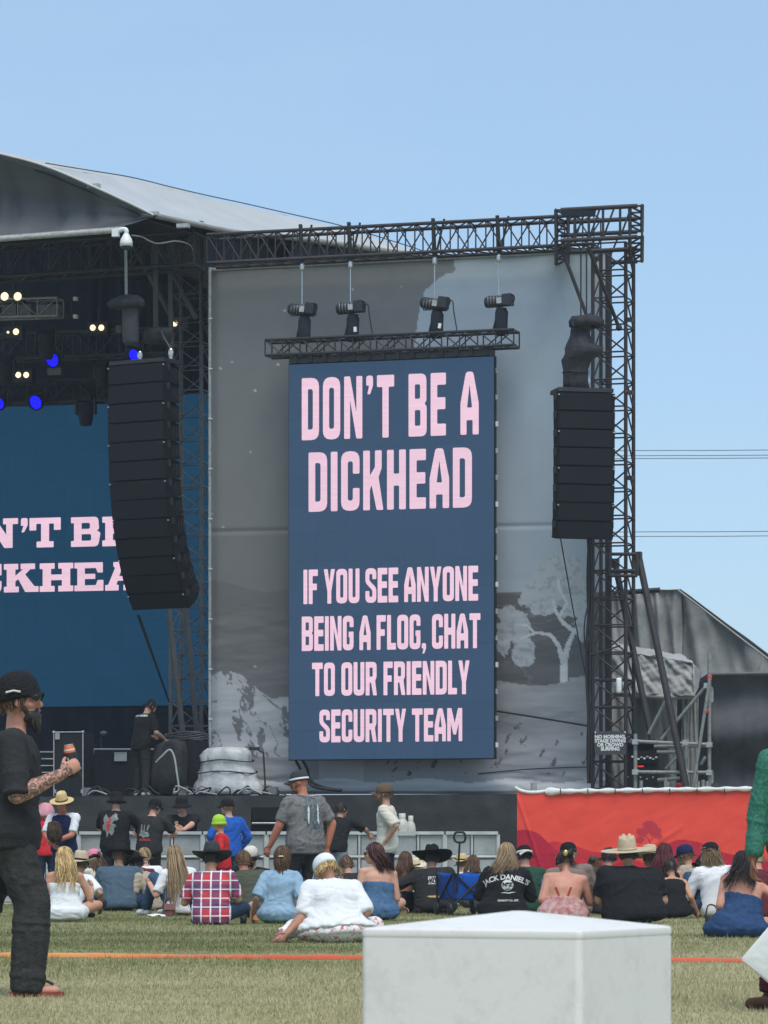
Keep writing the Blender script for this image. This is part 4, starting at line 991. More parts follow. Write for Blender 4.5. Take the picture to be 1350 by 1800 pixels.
for k in range(2):
    o = cable('screen_cable', [S(520 + 12 * k, 1336, .8), S(528 + 12 * k, 1352, .9), S(540 + 6 * k, 1372, .7), S(556 + 14 * k, 1384, .4), S(600, 1390 - k, .3)], .028, M_RUB)
    setprops(o, ['outer', 'inner'][k] + ' thick black cable dropping from the lower corner of the portrait screen', 'cable', 'cables below the portrait screen')

# ------------------------------------------------------------------ grey covers, scaffold and fence at the right
M_TARP = surf('grey_tarp', (0.30, 0.302, 0.296), 0.85, 0.25, 1.6, 0.7, 8)
M_TARPL = surf('pale_grey_tarp', (0.27, 0.268, 0.255), 0.85, 0.25, 2.5, 0.8, 9)
M_TARPD = surf('dark_mesh', (0.060, 0.063, 0.070), 0.9, 0.35, 1.5, 0.5, 10)
def cloth_quad(name, P, nu, nv, mat, parent, amp=.06, fu=3.0, fv=1.5, seed=0, dirn=None, hfold=0.0, thick=0.01):
    a, b, c, d = P; rows = []   # a top-left, b top-right, c bottom-right, d bottom-left
    dirn = dirn or BK
    for i in range(nv):
        v = i / (nv - 1); r = []
        for j in range(nu):
            u = j / (nu - 1); p = a.lerp(b, u).lerp(d.lerp(c, u), v)
            w = amp * (mnoise.noise((u * fu * 2 + v * 1.3, v * fv, seed)) + .6 * mnoise.noise((u * fu * 5 - v * 4, v * fv * 2, seed + 3)))
            w += .5 * amp * abs(mnoise.noise((u * fu * 3 + v * 6, v * 2 - u * 3, seed + 9)))
            w += hfold * mnoise.noise((u * 1.2, v * 7, seed + 5))
            r.append(p + dirn * w)
        rows.append(r)
    return sheet(name, rows, mat, parent, thick=thick)
t = thing('tarp_shelter', SZ(1200, 0, 7), 'big grey tarpaulin shelter with a sloping roof behind the scaffold', 'shelter')
cloth_quad('front_sheet', [S(1062, 1040, 6), S(1197, 1037, 6), SZ(1197, 0, 6), SZ(1062, 0, 6)], 60, 60, M_TARP, t, .20, 2.6, 1.6, 1)
cloth_quad('side_sheet', [S(1196, 1037, 6.05), S(1520, 1282, 6.05), SZ(1520, 0, 6.05), SZ(1196, 0, 6.05)], 70, 50, M_TARP, t, .26, 2.6, 1.8, 4)
cloth_quad('roof_sheet', [S(1196, 1036, 6.0) + BK * 4 - UP * 1.6, S(1530, 1281, 6) + BK * 4 - UP * 1.6, S(1530, 1281, 5.95), S(1196, 1036, 5.95)], 40, 12, M_TARP, t, .015, 2, 2, 7, UP)
cloth_quad('top_sheet', [S(1062, 1039, 6) + BK * 4 - UP * 1.6, S(1197, 1036, 6) + BK * 4 - UP * 1.6, S(1197, 1036, 5.95), S(1062, 1039, 5.95)], 30, 12, M_TARPL, t, .012, 2, 2, 7, UP)
cable('roof_cord', [S(1190, 1036, 5.8), S(1240, 1074, 5.8), S(1350, 1158, 5.8), S(1520, 1282, 5.8)], .02, M_TARP, t)
tube('ridge_pipe', S(1100, 1041, 5.7), S(1160, 1037, 5.7), .05, M_BLACK, t)
for x in (1345,): cable('cord', [S(1340, 1152, 5.7), S(1338, 1165, 5.7), S(1330, 1182, 5.7)], .02, M_TARPL, t)
# rounded pale cover
t = thing('tarp_awning', S(1150, 1222, 4), 'pale grey plastic cover bulging out over the tower foot like an awning', 'cover')
M_AWN = surf('awning_plastic', (0.36, 0.358, 0.342), 0.8, 0.2, 3.0, 0.5, 10)
cloth_quad('front_flap', [S(1068, 1141, 2.95), S(1219, 1167, 2.95), S(1221, 1224, 2.8), S(1068, 1219, 2.8)], 90, 24, M_AWN, t, .13, 2.4, .8, 52)
cloth_quad('top_flap', [S(1072, 1129, 4.4), S(1205, 1154, 4.4), S(1219, 1166, 2.93), S(1068, 1140, 2.93)], 50, 16, M_AWN, t, .05, 3, 1.5, 55, UP)
cloth_quad('end_flap', [S(1218, 1166, 2.93), S(1230, 1180, 3.9), S(1228, 1208, 3.9), S(1220, 1224, 2.8)], 16, 20, M_AWN, t, .06, 2, 2, 57)
cable('hem', [S(1068, 1219, 2.84), S(1120, 1222, 2.84), S(1170, 1225, 2.84), S(1216, 1224, 3.1)], .05, M_TARPL, t, n=7)
# hanging strips below
for k, (x0, x1, y0, of, mat, lab) in enumerate(((1112, 1190, 1224, 4.2, M_TARP, 'grey sheet hanging below the awning beside the rack'), (1198, 1228, 1222, 3.6, M_TARPL, 'narrow pale sheet hanging at the end of the awning'))):
    o = cloth_quad('hanging_sheet', [S(x0, y0, of), S(x1, y0, of), SZ(x1 - 4, .2, of), SZ(x0, .2, of)], 30, 40, mat, None, .09, 2, 1, 30 + k); setprops(o, lab, 'sheet')
o = cloth_quad('dark_gap_cloth', [S(1180, 1226, 4.8), S(1250, 1180, 4.8), SZ(1250, 0, 4.8), SZ(1180, 0, 4.8)], 16, 16, M_DRAPE, None, .04, 2, 1, 40); setprops(o, 'black cloth closing the gap beside the scaffold', 'cloth')
# dark mesh fence
t = thing('mesh_fence', SZ(1300, 0, .9), 'dark shade-cloth fence with sagging folds running off to the right', 'fence')
rows = []
for i in range(50):
    v = i / 49; r = []
    for j in range(60):
        px = 1249 + 290 * j / 59
        y = 1184 + (1500 - 1184) * v
        fold = .22 * math.sin(v * 14 + .6 * mnoise.noise((j * .05, 0, 2)) + j * .012) + .05 * mnoise.noise((j * .1, v * 9, 5)) + .03 * mnoise.noise((j * .5, v * 3, 7))
        r.append(S(px, y - 1.0 * j / 59, .9 + fold))
    rows.append(r)
sheet('shade_cloth', rows, M_TARPD, t, thick=.01)
tube('top_rail', S(1247, 1185, .85), S(1540, 1180, .85), .03, surf('dull_pipe', (.12, .12, .12), .6, .2, 5), t)
for px in (1252, 1380, 1510): tube('post', SZ(px, 0, 1.1), S(px, 1184, 1.1), .03, M_ALU, t)
# scaffold
M_SC = surf('scaffold_tube', (0.24, 0.25, 0.235), 0.55, 0.3, 14, .15, 60, metal=.25)
t = thing('scaffold', SZ(1180, 0, 0), 'galvanised tube scaffold with red couplers right of the outer tower', 'scaffold')
for px, y0, of in ((1117, 1290, 0.0), (1206, 1300, .2), (1247, 1150, .0)): tube('standard', SZ(px, 0, of), S(px, y0, of), .034, M_SC, t)
for x0, y0, x1, y1, of in ((1113, 1303, 1252, 1309, -.06), (1113, 1357, 1252, 1358, -.06), (1150, 1312, 1252, 1311, .4), (1156, 1371, 1195, 1368, .3), (1155, 1322, 1188, 1322, .3)):
    tube('ledger', S(x0, y0, of), S(x1, y1, of), .031, M_SC, t)
for x0, y0, x1, y1, of in ((1162, 1300, 1241, 1206, .1), (1217, 1392, 1248, 1192, -.1), (1140, 1290, 1172, 1228, .3), (1170, 1352, 1190, 1330, .3), (1232, 1344, 1240, 1330, .4)):
    tube('diagonal', S(x0, y0, of), S(x1, y1, of), .03, M_SC, t)
for px, py in ((1247, 1191), (1241, 1250), (1193, 1380)): tube('red_band', S(px, py - 4, -.06 if px != 1193 else .3), S(px, py + 4, -.06 if px != 1193 else .3), .048, M_RED, t)
for px, py in ((1117, 1304), (1206, 1305), (1247, 1309), (1117, 1357), (1206, 1357), (1247, 1358), (1243, 1205)): box('coupler', S(px, py, -.05), (.1, .1, .09), M_ALU, t, rz=-SA)
for px in (1127, 1170, 1174, 1228, 1236, 1243):
    tube('stub_post', SZ(px, 0, -.2), S(px, 1370 + (px % 5), -.2), .032, M_SC, t)
t = thing('equipment_rack', SZ(1127, 0, .9), 'black rack with patch cables and a red strip standing inside the scaffold', 'rack')
a = S(1101, 1310, .6); b = S(1157, 1310, .6); m_ = (a + b) / 2; zt = a.z
box('shell', Vector((m_.x, m_.y, zt / 2)) + BK * .3, ((b - a).length, .55, zt), M_BOX, t, rz=-SA)
box('open_bay', S(1133, 1330, .57), (.4, .04, .22), surf('bay_dark', (.006, .006, .008), .8, .1, 5), t, rz=-SA)
for k in range(9): box('patch_plug', S(1112 + k * 5.2, 1330 + (k * 7 % 5), .53), (.035, .03, .03), M_ALU if k % 2 else M_WHITE, t, rz=-SA)
box('red_strip', S(1126, 1347, .56), (.11, .02, .022), emit('red_led', (.9, .05, .04), .7), t, rz=-SA)
for k in range(5): box('socket', S(1104 + k * 11, 1366 + 3 * (k % 2), .56), (.025, .02, .025), M_ALU, t, rz=-SA)
for k in range(3): ball('loose_cover', S(1108 + 16 * k, 1306, .7), (.2, .2, .06), surf('navy_cover', (.02, .03, .06), .7, .3, 9), t)
# rules sign
t = thing('rules_sign', S(1074, 1310, .1), 'dark sign with white capitals fixed low on the outer tower', 'sign')
c_ = S(1073, 1306, .3)
box('board', c_, (.56, .02, .42), surf('sign_board', (.055, .058, .062), .7, .15, 9), t, rz=-SA)
def text_mesh(body, size, bold=.0, align='CENTER', space=1.0):
    cu = bpy.data.curves.new('txt', 'FONT'); cu.body = body; cu.size = size; cu.align_x = align; cu.align_y = 'CENTER'; cu.offset = bold; cu.space_line = .85; cu.space_character = space; cu.resolution_u = 3
    ob = bpy.data.objects.new('txt', cu)
    sc_ = bpy.data.scenes.get('letters') or bpy.data.scenes.new('letters'); sc_.collection.objects.link(ob)
    with bpy.context.temp_override(scene=sc_, view_layer=sc_.view_layers[0]):
        dg = bpy.context.evaluated_depsgraph_get(); dg.update(); me = bpy.data.meshes.new_from_object(ob.evaluated_get(dg))
    bpy.data.objects.remove(ob); bpy.data.curves.remove(cu)
    return me
me = text_mesh("NO MOSHING,\nSTAGE DIVING\nOR CROWD\nSURFING", .085, .0045)
rot = Matrix((U, UP, -BK)).transposed().to_4x4()
mesh_obj('lettering', me, surf('sign_white', (.72, .73, .73), .6, .05, 9), t, Matrix.Translation(c_ - BK * .016) @ rot)
for s in (-1, 1): box('cable_tie', c_ + U * .27 * s + UP * .19 - BK * .012, (.02, .01, .03), M_WHITE, t, rz=-SA)

# ------------------------------------------------------------------ red banner and barrier line
BY = 57.0
def banner():
    nx, ny = 330, 130
    px = np.linspace(909, 1440, nx)[None, :].repeat(ny, 0); v = np.linspace(0, 1, ny)[:, None].repeat(nx, 1)
    y0 = np.interp(px, [909, 960, 1030, 1150, 1320, 1440], [1391, 1394, 1393, 1391, 1389, 1387]); py = y0 + (1590 - y0) * v
    C = np.zeros((ny, nx, 3)); C[:] = (0.80, 0.085, 0.060)
    m1 = py > np.interp(px, [909, 925, 945, 960, 975, 990, 1000, 1020, 1040, 1060, 1440], [1460, 1458, 1464, 1477, 1492, 1502, 1512, 1530, 1545, 1560, 1600]); C[m1] = (0.46, 0.024, 0.052)
    m2 = (py > np.interp(px, [960, 975, 985, 1000, 1020, 1040, 1060, 1080, 1120, 1160, 1440], [1482, 1479, 1481, 1484, 1490, 1497, 1499, 1501, 1512, 1530, 1600])) & (px > 962); C[m2 & ~m1] = (0.58, 0.036, 0.052)
    m3 = (py > np.interp(px, [1140, 1160, 1175, 1190, 1215, 1240, 1270, 1300, 1330, 1440], [1510, 1492, 1482, 1477, 1477, 1484, 1498, 1505, 1512, 1520])) & (px > 1140); C[m3] = (0.48, 0.028, 0.052)
    tr = blobs(px, py, [(1140, 1450, 11, 7), (1128, 1463, 9, 8), (1153, 1462, 10, 9), (1125, 1476, 7, 6), (1158, 1470, 7, 6), (1145, 1456, 13, 8)], .15, .9) | stroke(px, py, [(1141, 1500), (1142, 1478), (1134, 1470)], 1.6, 1) | stroke(px, py, [(1142, 1480), (1150, 1470)], 1.2, 1)
    C[tr] = (0.50, 0.045, 0.064)
    C[(np.abs(fnoise(px * .02, py * .06, 3) - .5) < .012) & (py > 1496) & (px < 1120)] *= .8
    d = .04 * (fnoise(px * .01, py * .012, 3) - .5) + .018 * (fnoise((px + py) * .03, py * .03, 3) - .5)
    crease = np.abs((py - 1390) + (px - 1180) * .62 - 70 + 6 * np.sin(px * .02)); d -= .012 * np.exp(-(crease / 5) ** 2) * (px > 1040) * (px < 1200)
    crease = np.abs(py - 1400 - (px - 909) * 3); d -= .02 * np.exp(-(crease / 8) ** 2)
    rows = [[W(px[i, j], py[i, j], BY) + Vector((0, d[i, j], 0)) for j in range(nx)] for i in range(ny)]
    t = thing('red_banner', W(1120, 1590, BY), 'wide red cloth banner printed with darker hills and a tree', 'banner')
    sheet('printed_cloth', rows, vcol('banner_print', .85, .25, 120, var=.05), t, cols=np.concatenate([C, np.ones((ny, nx, 1))], 2))
    M_W = surf('white_tape', (.68, .67, .65), .6, .12, 9, .3, 30)
    xs = list(range(958, 1440, 6))
    V, Fc = [], []
    for i, x in enumerate(xs):
        y = float(np.interp(x, [909, 960, 1030, 1150, 1320, 1440], [1391, 1394, 1393, 1391, 1389, 1387])); c = W(x, y - 2.5, BY - .02)
        h = .036 * (1 + .25 * math.sin(i * 1.1) + .3 * mnoise.noise((i * .3, 0, 0))) + (.02 if 960 < x < 990 else 0)
        for k in range(8):
            a = 2 * math.pi * k / 8; V.append(c + Vector((0, math.cos(a) * .04, math.sin(a) * h)))
    for i in range(len(xs) - 1):
        for k in range(8): Fc.append((i * 8 + k, i * 8 + (k + 1) % 8, (i + 1) * 8 + (k + 1) % 8, (i + 1) * 8 + k))
    from_py('white_top_roll', V, Fc, M_W, t, smooth=True)
    cable('white_tail', [W(905, 1384, BY), W(916, 1390, BY), W(935, 1393, BY), W(960, 1391, BY)], .03, M_W, t)
    for x in range(985, 1440, 48): tube('cable_tie', W(x, 1386, BY - .07), W(x + 1, 1397, BY - .07), .008, M_RUB, t, n=5)
    for x in (915, 1090, 1265, 1420): tube('post', W(x, 1590, BY + .12), W(x, 1390, BY + .12), .03, M_ALU, t)
    for x in (1000,): tube('post', SZ(938, 0, -4), W(938, 1376, BY + 2), .05, M_ALU, t)
banner()
# crowd barrier
BAR = 56.5
M_BAR = surf('barrier_aluminium', (0.50, 0.51, 0.49), 0.55, 0.18, 5, 0.1, 30, metal=0.15)
M_BPAN = surf('barrier_panel', (0.34, 0.36, 0.355), 0.6, 0.22, 3.5, 0.15, 20, metal=0.1)
edges = [-190, -70, 28, 138, 248, 356, 468, 575, 688, 782, 877]
zt = W(600, 1462, BAR).z; zm = W(600, 1506, BAR).z
for i in range(len(edges) - 1):
    a = W(edges[i] + 1.5, HOR, BAR); b = W(edges[i + 1] - 1.5, HOR, BAR); a.z = b.z = 0; m_ = (a + b) / 2; w = (b - a).length
    pos_word = ['cut by the left picture edge', 'behind the man with the can', 'left of the straw-hatted man', 'between the straw hat and floral shirt', 'behind the two black-shirted men', 'below the man leaning on it facing us', 'below the wedge monitor', 'behind the walking man in grey', 'by the man leaning over it', 'at the right end near the red banner'][i]
    t = thing('crowd_barrier', m_, 'silver metal crowd barrier panel ' + pos_word, 'barrier', 'crowd barrier panels')
    box('top_rail', m_ + UP * (zt - .02), (w, .09, .05), M_BAR, t)
    for p in (a, b): tube('post', p, p + UP * (zt - .045), .032, M_BAR, t)
    tube('post', m_, m_ + UP * (zt - .045), .02, M_BAR, t)
    tube('mid_rail', a + UP * zm, b + UP * zm, .022, M_BAR, t)
    for (s0, s1) in ((a, m_), (m_, b)):
        q = (s0 + s1) / 2; ww = (s1 - s0).length - .07
        box('panel', q + UP * ((zm + zt) / 2 - .015) + Vector((0, .012, 0)), (ww, .012, zt - zm - .09), M_BPAN, t)
        box('panel', q + UP * (zm / 2) + Vector((0, .012, 0)), (ww, .012, zm - .09), M_BPAN, t)
    box('foot_plate', m_ + Vector((0, -.3, .012)), (w - .02, .9, .02), M_BAR, t)
# wedge monitor and gas bottles in the pit
t = thing('wedge_monitor', W(477, 1462, 60), 'black wedge monitor speaker in the pit behind the barrier', 'speaker')
a = W(441, 1462, 60); b = W(509, 1462, 60); z1 = W(470, 1419, 60).z; z0 = W(470, 1440, 60).z; zb = a.z - .3
w = b - a
prof = [(0, zb), (0, z0), (.05, z1), (.30, z1 - .02), (.45, zb)]
V = [Vector((p.x, p.y + d, z)) for p in (a, b) for d, z in prof]
from_py('cabinet', V, [(0, 1, 2, 3, 4), (9, 8, 7, 6, 5)] + [(j, j + 5, (j + 1) % 5 + 5, (j + 1) % 5) for j in range(5)], M_CAB, t)
tube('lip', W(443, 1447, 59.95), W(508, 1447, 59.95), .016, M_ALU, t)
box('grille', (a + b) / 2 + Vector((0, -.015, (z0 + z1) / 2 - a.z - .02)), (w.x * .92, .03, .2), M_GRILL, t)
box('pit_case', Vector(((a.x + b.x) / 2, 60.3, zb / 2)), (w.x * 1.05, .6, zb), M_BOX, t)
for px, r0, lab in ((707, .115, 'larger cream gas bottle behind the man in the beige shirt'), (722, .085, 'smaller cream gas bottle standing right of the larger one')):
    zt_ = W(px, 1437 if r0 > .1 else 1441, 60).z; p = W(px, 1499, 60); p.z = 0
    t = thing('gas_bottle', p, lab, 'gas bottle', 'cream gas bottles')
    M_GB = surf('cream_bottle', (.50, .50, .43), .45, .1, 9)
    lathe('bottle', [(0, .7), (r0 * .9, .7), (r0, .76), (r0, zt_ - .16), (r0 * .85, zt_ - .08), (r0 * .45, zt_ - .02), (r0 * .3, zt_)], M_GB, t, 20, p)
    lathe('collar', [(r0 * .5, zt_ - .03), (r0 * .5, zt_ + .07), (r0 * .42, zt_ + .07), (r0 * .42, zt_ - .03)], M_GB, t, 16, p)
    box('stand', p + UP * .35, (.26, .26, .68), M_BOX, t)

# ------------------------------------------------------------------ white block, orange strip, wires
def block():
    s = 820.0; Yc = F / s; a = .53; th = R(26.5)
    rim = CAMH - 138 / s; apex = rim + .040
    fc = W(1021, HOR, Yc); fc.z = 0
    u = Vector((-math.cos(th), math.sin(th), 0)); v = Vector((math.sin(th), math.cos(th), 0))
    ctr = fc + (u + v) * a / 2
    bm = bmesh.new()
    def ring(z, k, rr):
        out = []
        for cx, cy in ((1, 1), (-1, 1), (-1, -1), (1, -1)):
            for q in range(5):
                an = math.atan2(cy, cx) + (q / 4 - .5) * math.pi / 2
                p = ctr + u * (cx * (a / 2 * k - rr) + rr * math.cos(an)) + v * (cy * (a / 2 * k - rr) + rr * math.sin(an))
                out.append(bm.verts.new((p.x, p.y, z)))
        return out
    rs_ = [ring(-.02, 1.0, .016), ring(.1, 1.0, .016), ring(.3, 1.0, .016), ring(rim - .0215, 1.0, .016), ring(rim - .020, .996, .016), ring(rim - .0165, .996, .016), ring(rim - .015, 1.003, .017), ring(rim - .003, 1.003, .017), ring(rim + .001, .992, .016), ring(rim + .003, .96, .016), ring(apex - .002, .05, .01)]
    for i in range(len(rs_) - 1):
        n = len(rs_[i])
        for k in range(n): bm.faces.new((rs_[i][k], rs_[i][(k + 1) % n], rs_[i + 1][(k + 1) % n], rs_[i + 1][k]))
    bm.faces.new(rs_[-1])
    bmesh.ops.recalc_face_normals(bm, faces=bm.faces)
    me = bpy.data.meshes.new('white_block'); bm.to_mesh(me); bm.free()
    for p in me.polygons: p.use_smooth = True
    m, nt, b = nt_new('scuffed_white_block')
    geo = N(nt, 'ShaderNodeNewGeometry')
    n1 = N(nt, 'ShaderNodeTexNoise', i_Scale=7.0, i_Detail=9.0, i_Roughness=.7); n2 = N(nt, 'ShaderNodeTexNoise', i_Scale=30.0, i_Detail=8.0, i_Roughness=.75)
    mp = N(nt, 'ShaderNodeMapping'); mp.inputs['Scale'].default_value = (1.0, 1.0, .8); nt.links.new(geo.outputs['Position'], mp.inputs[0])
    nt.links.new(mp.outputs[0], n1.inputs['Vector']); nt.links.new(mp.outputs[0], n2.inputs['Vector'])
    mm = N(nt, 'ShaderNodeMath', operation='MULTIPLY'); nt.links.new(n1.outputs['Fac'], mm.inputs[0]); nt.links.new(n2.outputs['Fac'], mm.inputs[1])
    rp = N(nt, 'ShaderNodeValToRGB'); e = rp.color_ramp.elements
    e[0].position = .16; e[0].color = (.665, .64, .60, 1); e[1].position = .25; e[1].color = (.735, .715, .675, 1)
    nt.links.new(mm.outputs[0], rp.inputs[0]); nt.links.new(rp.outputs[0], b.inputs['Base Color']); b.inputs['Roughness'].default_value = .6
    bp = N(nt, 'ShaderNodeBump', i_Strength=.25, i_Distance=.004); nt.links.new(n2.outputs['Fac'], bp.inputs['Height']); nt.links.new(bp.outputs[0], b.inputs['Normal'])
    o = mesh_obj('white_block', me, m)
    mdf = o.modifiers.new('n', 'WEIGHTED_NORMAL')
    setprops(o, 'large scuffed white block with a low pointed top in the foreground', 'block')
block()
# orange strip on the grass
m, nt, b = nt_new('orange_strip')
geo = N(nt, 'ShaderNodeNewGeometry'); sp = N(nt, 'ShaderNodeSeparateXYZ'); nt.links.new(geo.outputs['Position'], sp.inputs[0])
mr = N(nt, 'ShaderNodeMapRange'); mr.inputs[1].default_value = -2.4; mr.inputs[2].default_value = .6
nt.links.new(sp.outputs['X'], mr.inputs[0])
nz = N(nt, 'ShaderNodeTexNoise', i_Scale=9.0, i_Detail=6.0); nt.links.new(geo.outputs['Position'], nz.inputs['Vector'])
md = N(nt, 'ShaderNodeMath', operation='MULTIPLY_ADD'); md.inputs[1].default_value = .5; nt.links.new(nz.outputs['Fac'], md.inputs[0]); nt.links.new(mr.outputs[0], md.inputs[2])
rp = N(nt, 'ShaderNodeValToRGB'); e = rp.color_ramp.elements; e[0].position = .2; e[0].color = (.82, .34, .10, 1); e[1].position = .75; e[1].color = (.68, .12, .05, 1)
nt.links.new(md.outputs[0], rp.inputs[0]); nt.links.new(rp.outputs[0], b.inputs['Base Color']); b.inputs['Roughness'].default_value = .6
V, Fc = [], []
n = 240
for i in range(n):
    t_ = i / (n - 1); px = -180 + 1720 * t_; py = 1683 + 10 * (px / 1350)
    Y = gdep(py); p = W(px, py, Y); h = .036 + .003 * math.sin(px * .013) + .006 * mnoise.noise((px * .02, 0, 0))
    p.y += .02 * mnoise.noise((px * .01, 3, 0))
    for (dy, dz) in ((-.012, 0), (-.012, h * .93), (-.009, h), (.009, h), (.012, 0)): V.append(p + Vector((0, dy, dz)))
for i in range(n - 1):
    for k in range(4): Fc.append((i * 5 + k, (i + 1) * 5 + k, (i + 1) * 5 + k + 1, i * 5 + k + 1))
o = from_py('marking_strip', V, Fc, m, None, smooth=True); setprops(o, 'long orange flat hose laid straight across the grass', 'hose')
# overhead wires far off
for k, (ya, yb, lab) in enumerate(((792, 791, 'topmost of the three upper overhead wires'), (801, 800, 'middle of the three upper overhead wires'), (806, 805, 'lowest of the three upper overhead wires'), (935, 934, 'upper of the two lower overhead wires'), (943, 942, 'lower of the two lower overhead wires'))):
    Yw = 340
    o = cable('overhead_wire', [W(-600, ya + 12, Yw), W(300, ya + 4, Yw), W(1117, ya, Yw), W(1350, yb, Yw), W(2400, yb - 9, Yw)], .038, surf('wire_grey', (.1, .11, .13), .6, .1, 2), None, n=4, smooth_steps=5)
    setprops(o, lab + ' crossing the sky behind the tower', 'wire')
# ------------------------------------------------------------------ people
def cloth(name, rgb, rough=0.9, var=0.10, rgb2=None, scale=25, bump=0.35):
    return surf('cloth_' + name, rgb, rough, var, scale, bump * .8, 70, col2=rgb2, spec=0.15)
def skin(name, rgb, tattoo=0.0):
    key = 'skin_' + name
    if key in _mats: return _mats[key]
    m, nt, b = nt_new(key)
    geo = N(nt, 'ShaderNodeNewGeometry')
    nz = N(nt, 'ShaderNodeTexNoise', i_Scale=14.0, i_Detail=5.0); nt.links.new(geo.outputs['Position'], nz.inputs['Vector'])
    rp = N(nt, 'ShaderNodeValToRGB'); e = rp.color_ramp.elements
    e[0].position = .3; e[0].color = (rgb[0] * .88, rgb[1] * .78, rgb[2] * .74, 1); e[1].position = .7; e[1].color = (*rgb, 1)
    nt.links.new(nz.outputs['Fac'], rp.inputs[0]); last = rp.outputs[0]
    if tattoo:
        n2 = N(nt, 'ShaderNodeTexNoise', i_Scale=34.0, i_Detail=5.0, i_Distortion=1.6); nt.links.new(geo.outputs['Position'], n2.inputs['Vector'])
        r2 = N(nt, 'ShaderNodeValToRGB'); q = r2.color_ramp.elements
        q[0].position = .455; q[0].color = (0, 0, 0, 1); q[1].position = .52; q[1].color = (tattoo,) * 3 + (1,)
        nt.links.new(n2.outputs['Fac'], r2.inputs[0])
        at = N(nt, 'ShaderNodeAttribute', attribute_name='ink')
        mu = N(nt, 'ShaderNodeMath', operation='MULTIPLY'); nt.links.new(r2.outputs[0], mu.inputs[0]); nt.links.new(at.outputs['Fac'], mu.inputs[1])
        mx = N(nt, 'ShaderNodeMixRGB'); mx.inputs[2].default_value = (.055, .075, .075, 1)
        nt.links.new(mu.outputs[0], mx.inputs[0]); nt.links.new(last, mx.inputs[1]); last = mx.outputs[0]
    nt.links.new(last, b.inputs['Base Color']); b.inputs['Roughness'].default_value = .55
    b.inputs['Subsurface Weight'].default_value = .08; b.inputs['Subsurface Radius'].default_value = (.02, .008, .004)
    b.inputs['Specular IOR Level'].default_value = .3
    _mats[key] = m
    return m
SK = {'fair': (.62, .36, .26), 'pink': (.60, .30, .22), 'tan': (.42, .22, .14), 'warm': (.55, .30, .19), 'brown': (.24, .11, .06), 'red': (.50, .20, .13)}
def hairmat(name, rgb):
    if 'hair_' + name in _mats: return _mats['hair_' + name]
    m, nt, b = nt_new('hair_' + name); geo = N(nt, 'ShaderNodeNewGeometry')
    rp = N(nt, 'ShaderNodeValToRGB'); e = rp.color_ramp.elements
    e[0].color = tuple(c * .45 for c in rgb) + (1,); e[1].color = tuple(min(1, c * 1.7) for c in rgb) + (1,)
    nt.links.new(geo.outputs['Random Per Island'], rp.inputs[0]); nt.links.new(rp.outputs[0], b.inputs['Base Color'])
    b.inputs['Roughness'].default_value = .5; b.inputs['Specular IOR Level'].default_value = .35
    _mats['hair_' + name] = m
    return m
HR = {'blond': (.52, .36, .16), 'brown': (.10, .055, .028), 'dark': (.022, .015, .012), 'darkred': (.055, .016, .014), 'light': (.26, .18, .10), 'grey': (.16, .15, .14), 'maroon': (.085, .016, .018), 'pepper': (.036, .030, .026)}
def plaid_mat():
    m, nt, b = nt_new('cloth_red_plaid')
    tc = N(nt, 'ShaderNodeTexCoord'); sp = N(nt, 'ShaderNodeSeparateXYZ'); nt.links.new(tc.outputs['Object'], sp.inputs[0])
    def band(out, period, w, off):
        a = N(nt, 'ShaderNodeMath', operation='ADD'); a.inputs[1].default_value = off + 10; nt.links.new(out, a.inputs[0])
        q = N(nt, 'ShaderNodeMath', operation='DIVIDE'); q.inputs[1].default_value = period; nt.links.new(a.outputs[0], q.inputs[0])
        f = N(nt, 'ShaderNodeMath', operation='FRACT'); nt.links.new(q.outputs[0], f.inputs[0])
        l = N(nt, 'ShaderNodeMath', operation='LESS_THAN'); l.inputs[1].default_value = w; nt.links.new(f.outputs[0], l.inputs[0])
        return l.outputs[0]
    last = None
    rgb = N(nt, 'ShaderNodeRGB'); rgb.outputs[0].default_value = (.52, .045, .06, 1); last = rgb.outputs[0]
    def over(mask, col, fac):
        nonlocal last
        mu = N(nt, 'ShaderNodeMath', operation='MULTIPLY'); mu.inputs[1].default_value = fac; nt.links.new(mask, mu.inputs[0])
        mx = N(nt, 'ShaderNodeMixRGB'); mx.inputs[2].default_value = col; nt.links.new(mu.outputs[0], mx.inputs[0]); nt.links.new(last, mx.inputs[1]); last = mx.outputs[0]
    over(band(sp.outputs['X'], .20, .5, 0.0), (.07, .06, .16, 1), .6); over(band(sp.outputs['Z'], .20, .48, .02), (.07, .06, .16, 1), .6)
    over(band(sp.outputs['X'], .10, .16, .005), (.86, .80, .82, 1), .85); over(band(sp.outputs['Z'], .10, .12, .0), (.86, .80, .82, 1), .8)
    nt.links.new(last, b.inputs['Base Color']); b.inputs['Roughness'].default_value = .9
    return m
def lace_mat():
    m, nt, b = nt_new('cloth_floral_lace')
    geo = N(nt, 'ShaderNodeNewGeometry'); v = N(nt, 'ShaderNodeTexVoronoi', i_Scale=13.0); nt.links.new(geo.outputs['Position'], v.inputs['Vector'])
    n2 = N(nt, 'ShaderNodeTexNoise', i_Scale=18.0, i_Detail=4.0, i_Distortion=1.0); nt.links.new(geo.outputs['Position'], n2.inputs['Vector'])
    rp = N(nt, 'ShaderNodeValToRGB'); e = rp.color_ramp.elements
    e[0].position = .40; e[0].color = (.60, .17, .18, 1); e[1].position = .47; e[1].color = (.80, .72, .70, 1); x = e.new(.60); x.color = (.82, .80, .79, 1); x = e.new(.64); x.color = (.62, .50, .48, 1); x = e.new(.68); x.color = (.80, .78, .77, 1)
    nt.links.new(n2.outputs['Fac'], rp.inputs[0]); nt.links.new(rp.outputs[0], b.inputs['Base Color']); b.inputs['Roughness'].default_value = .9
    return m

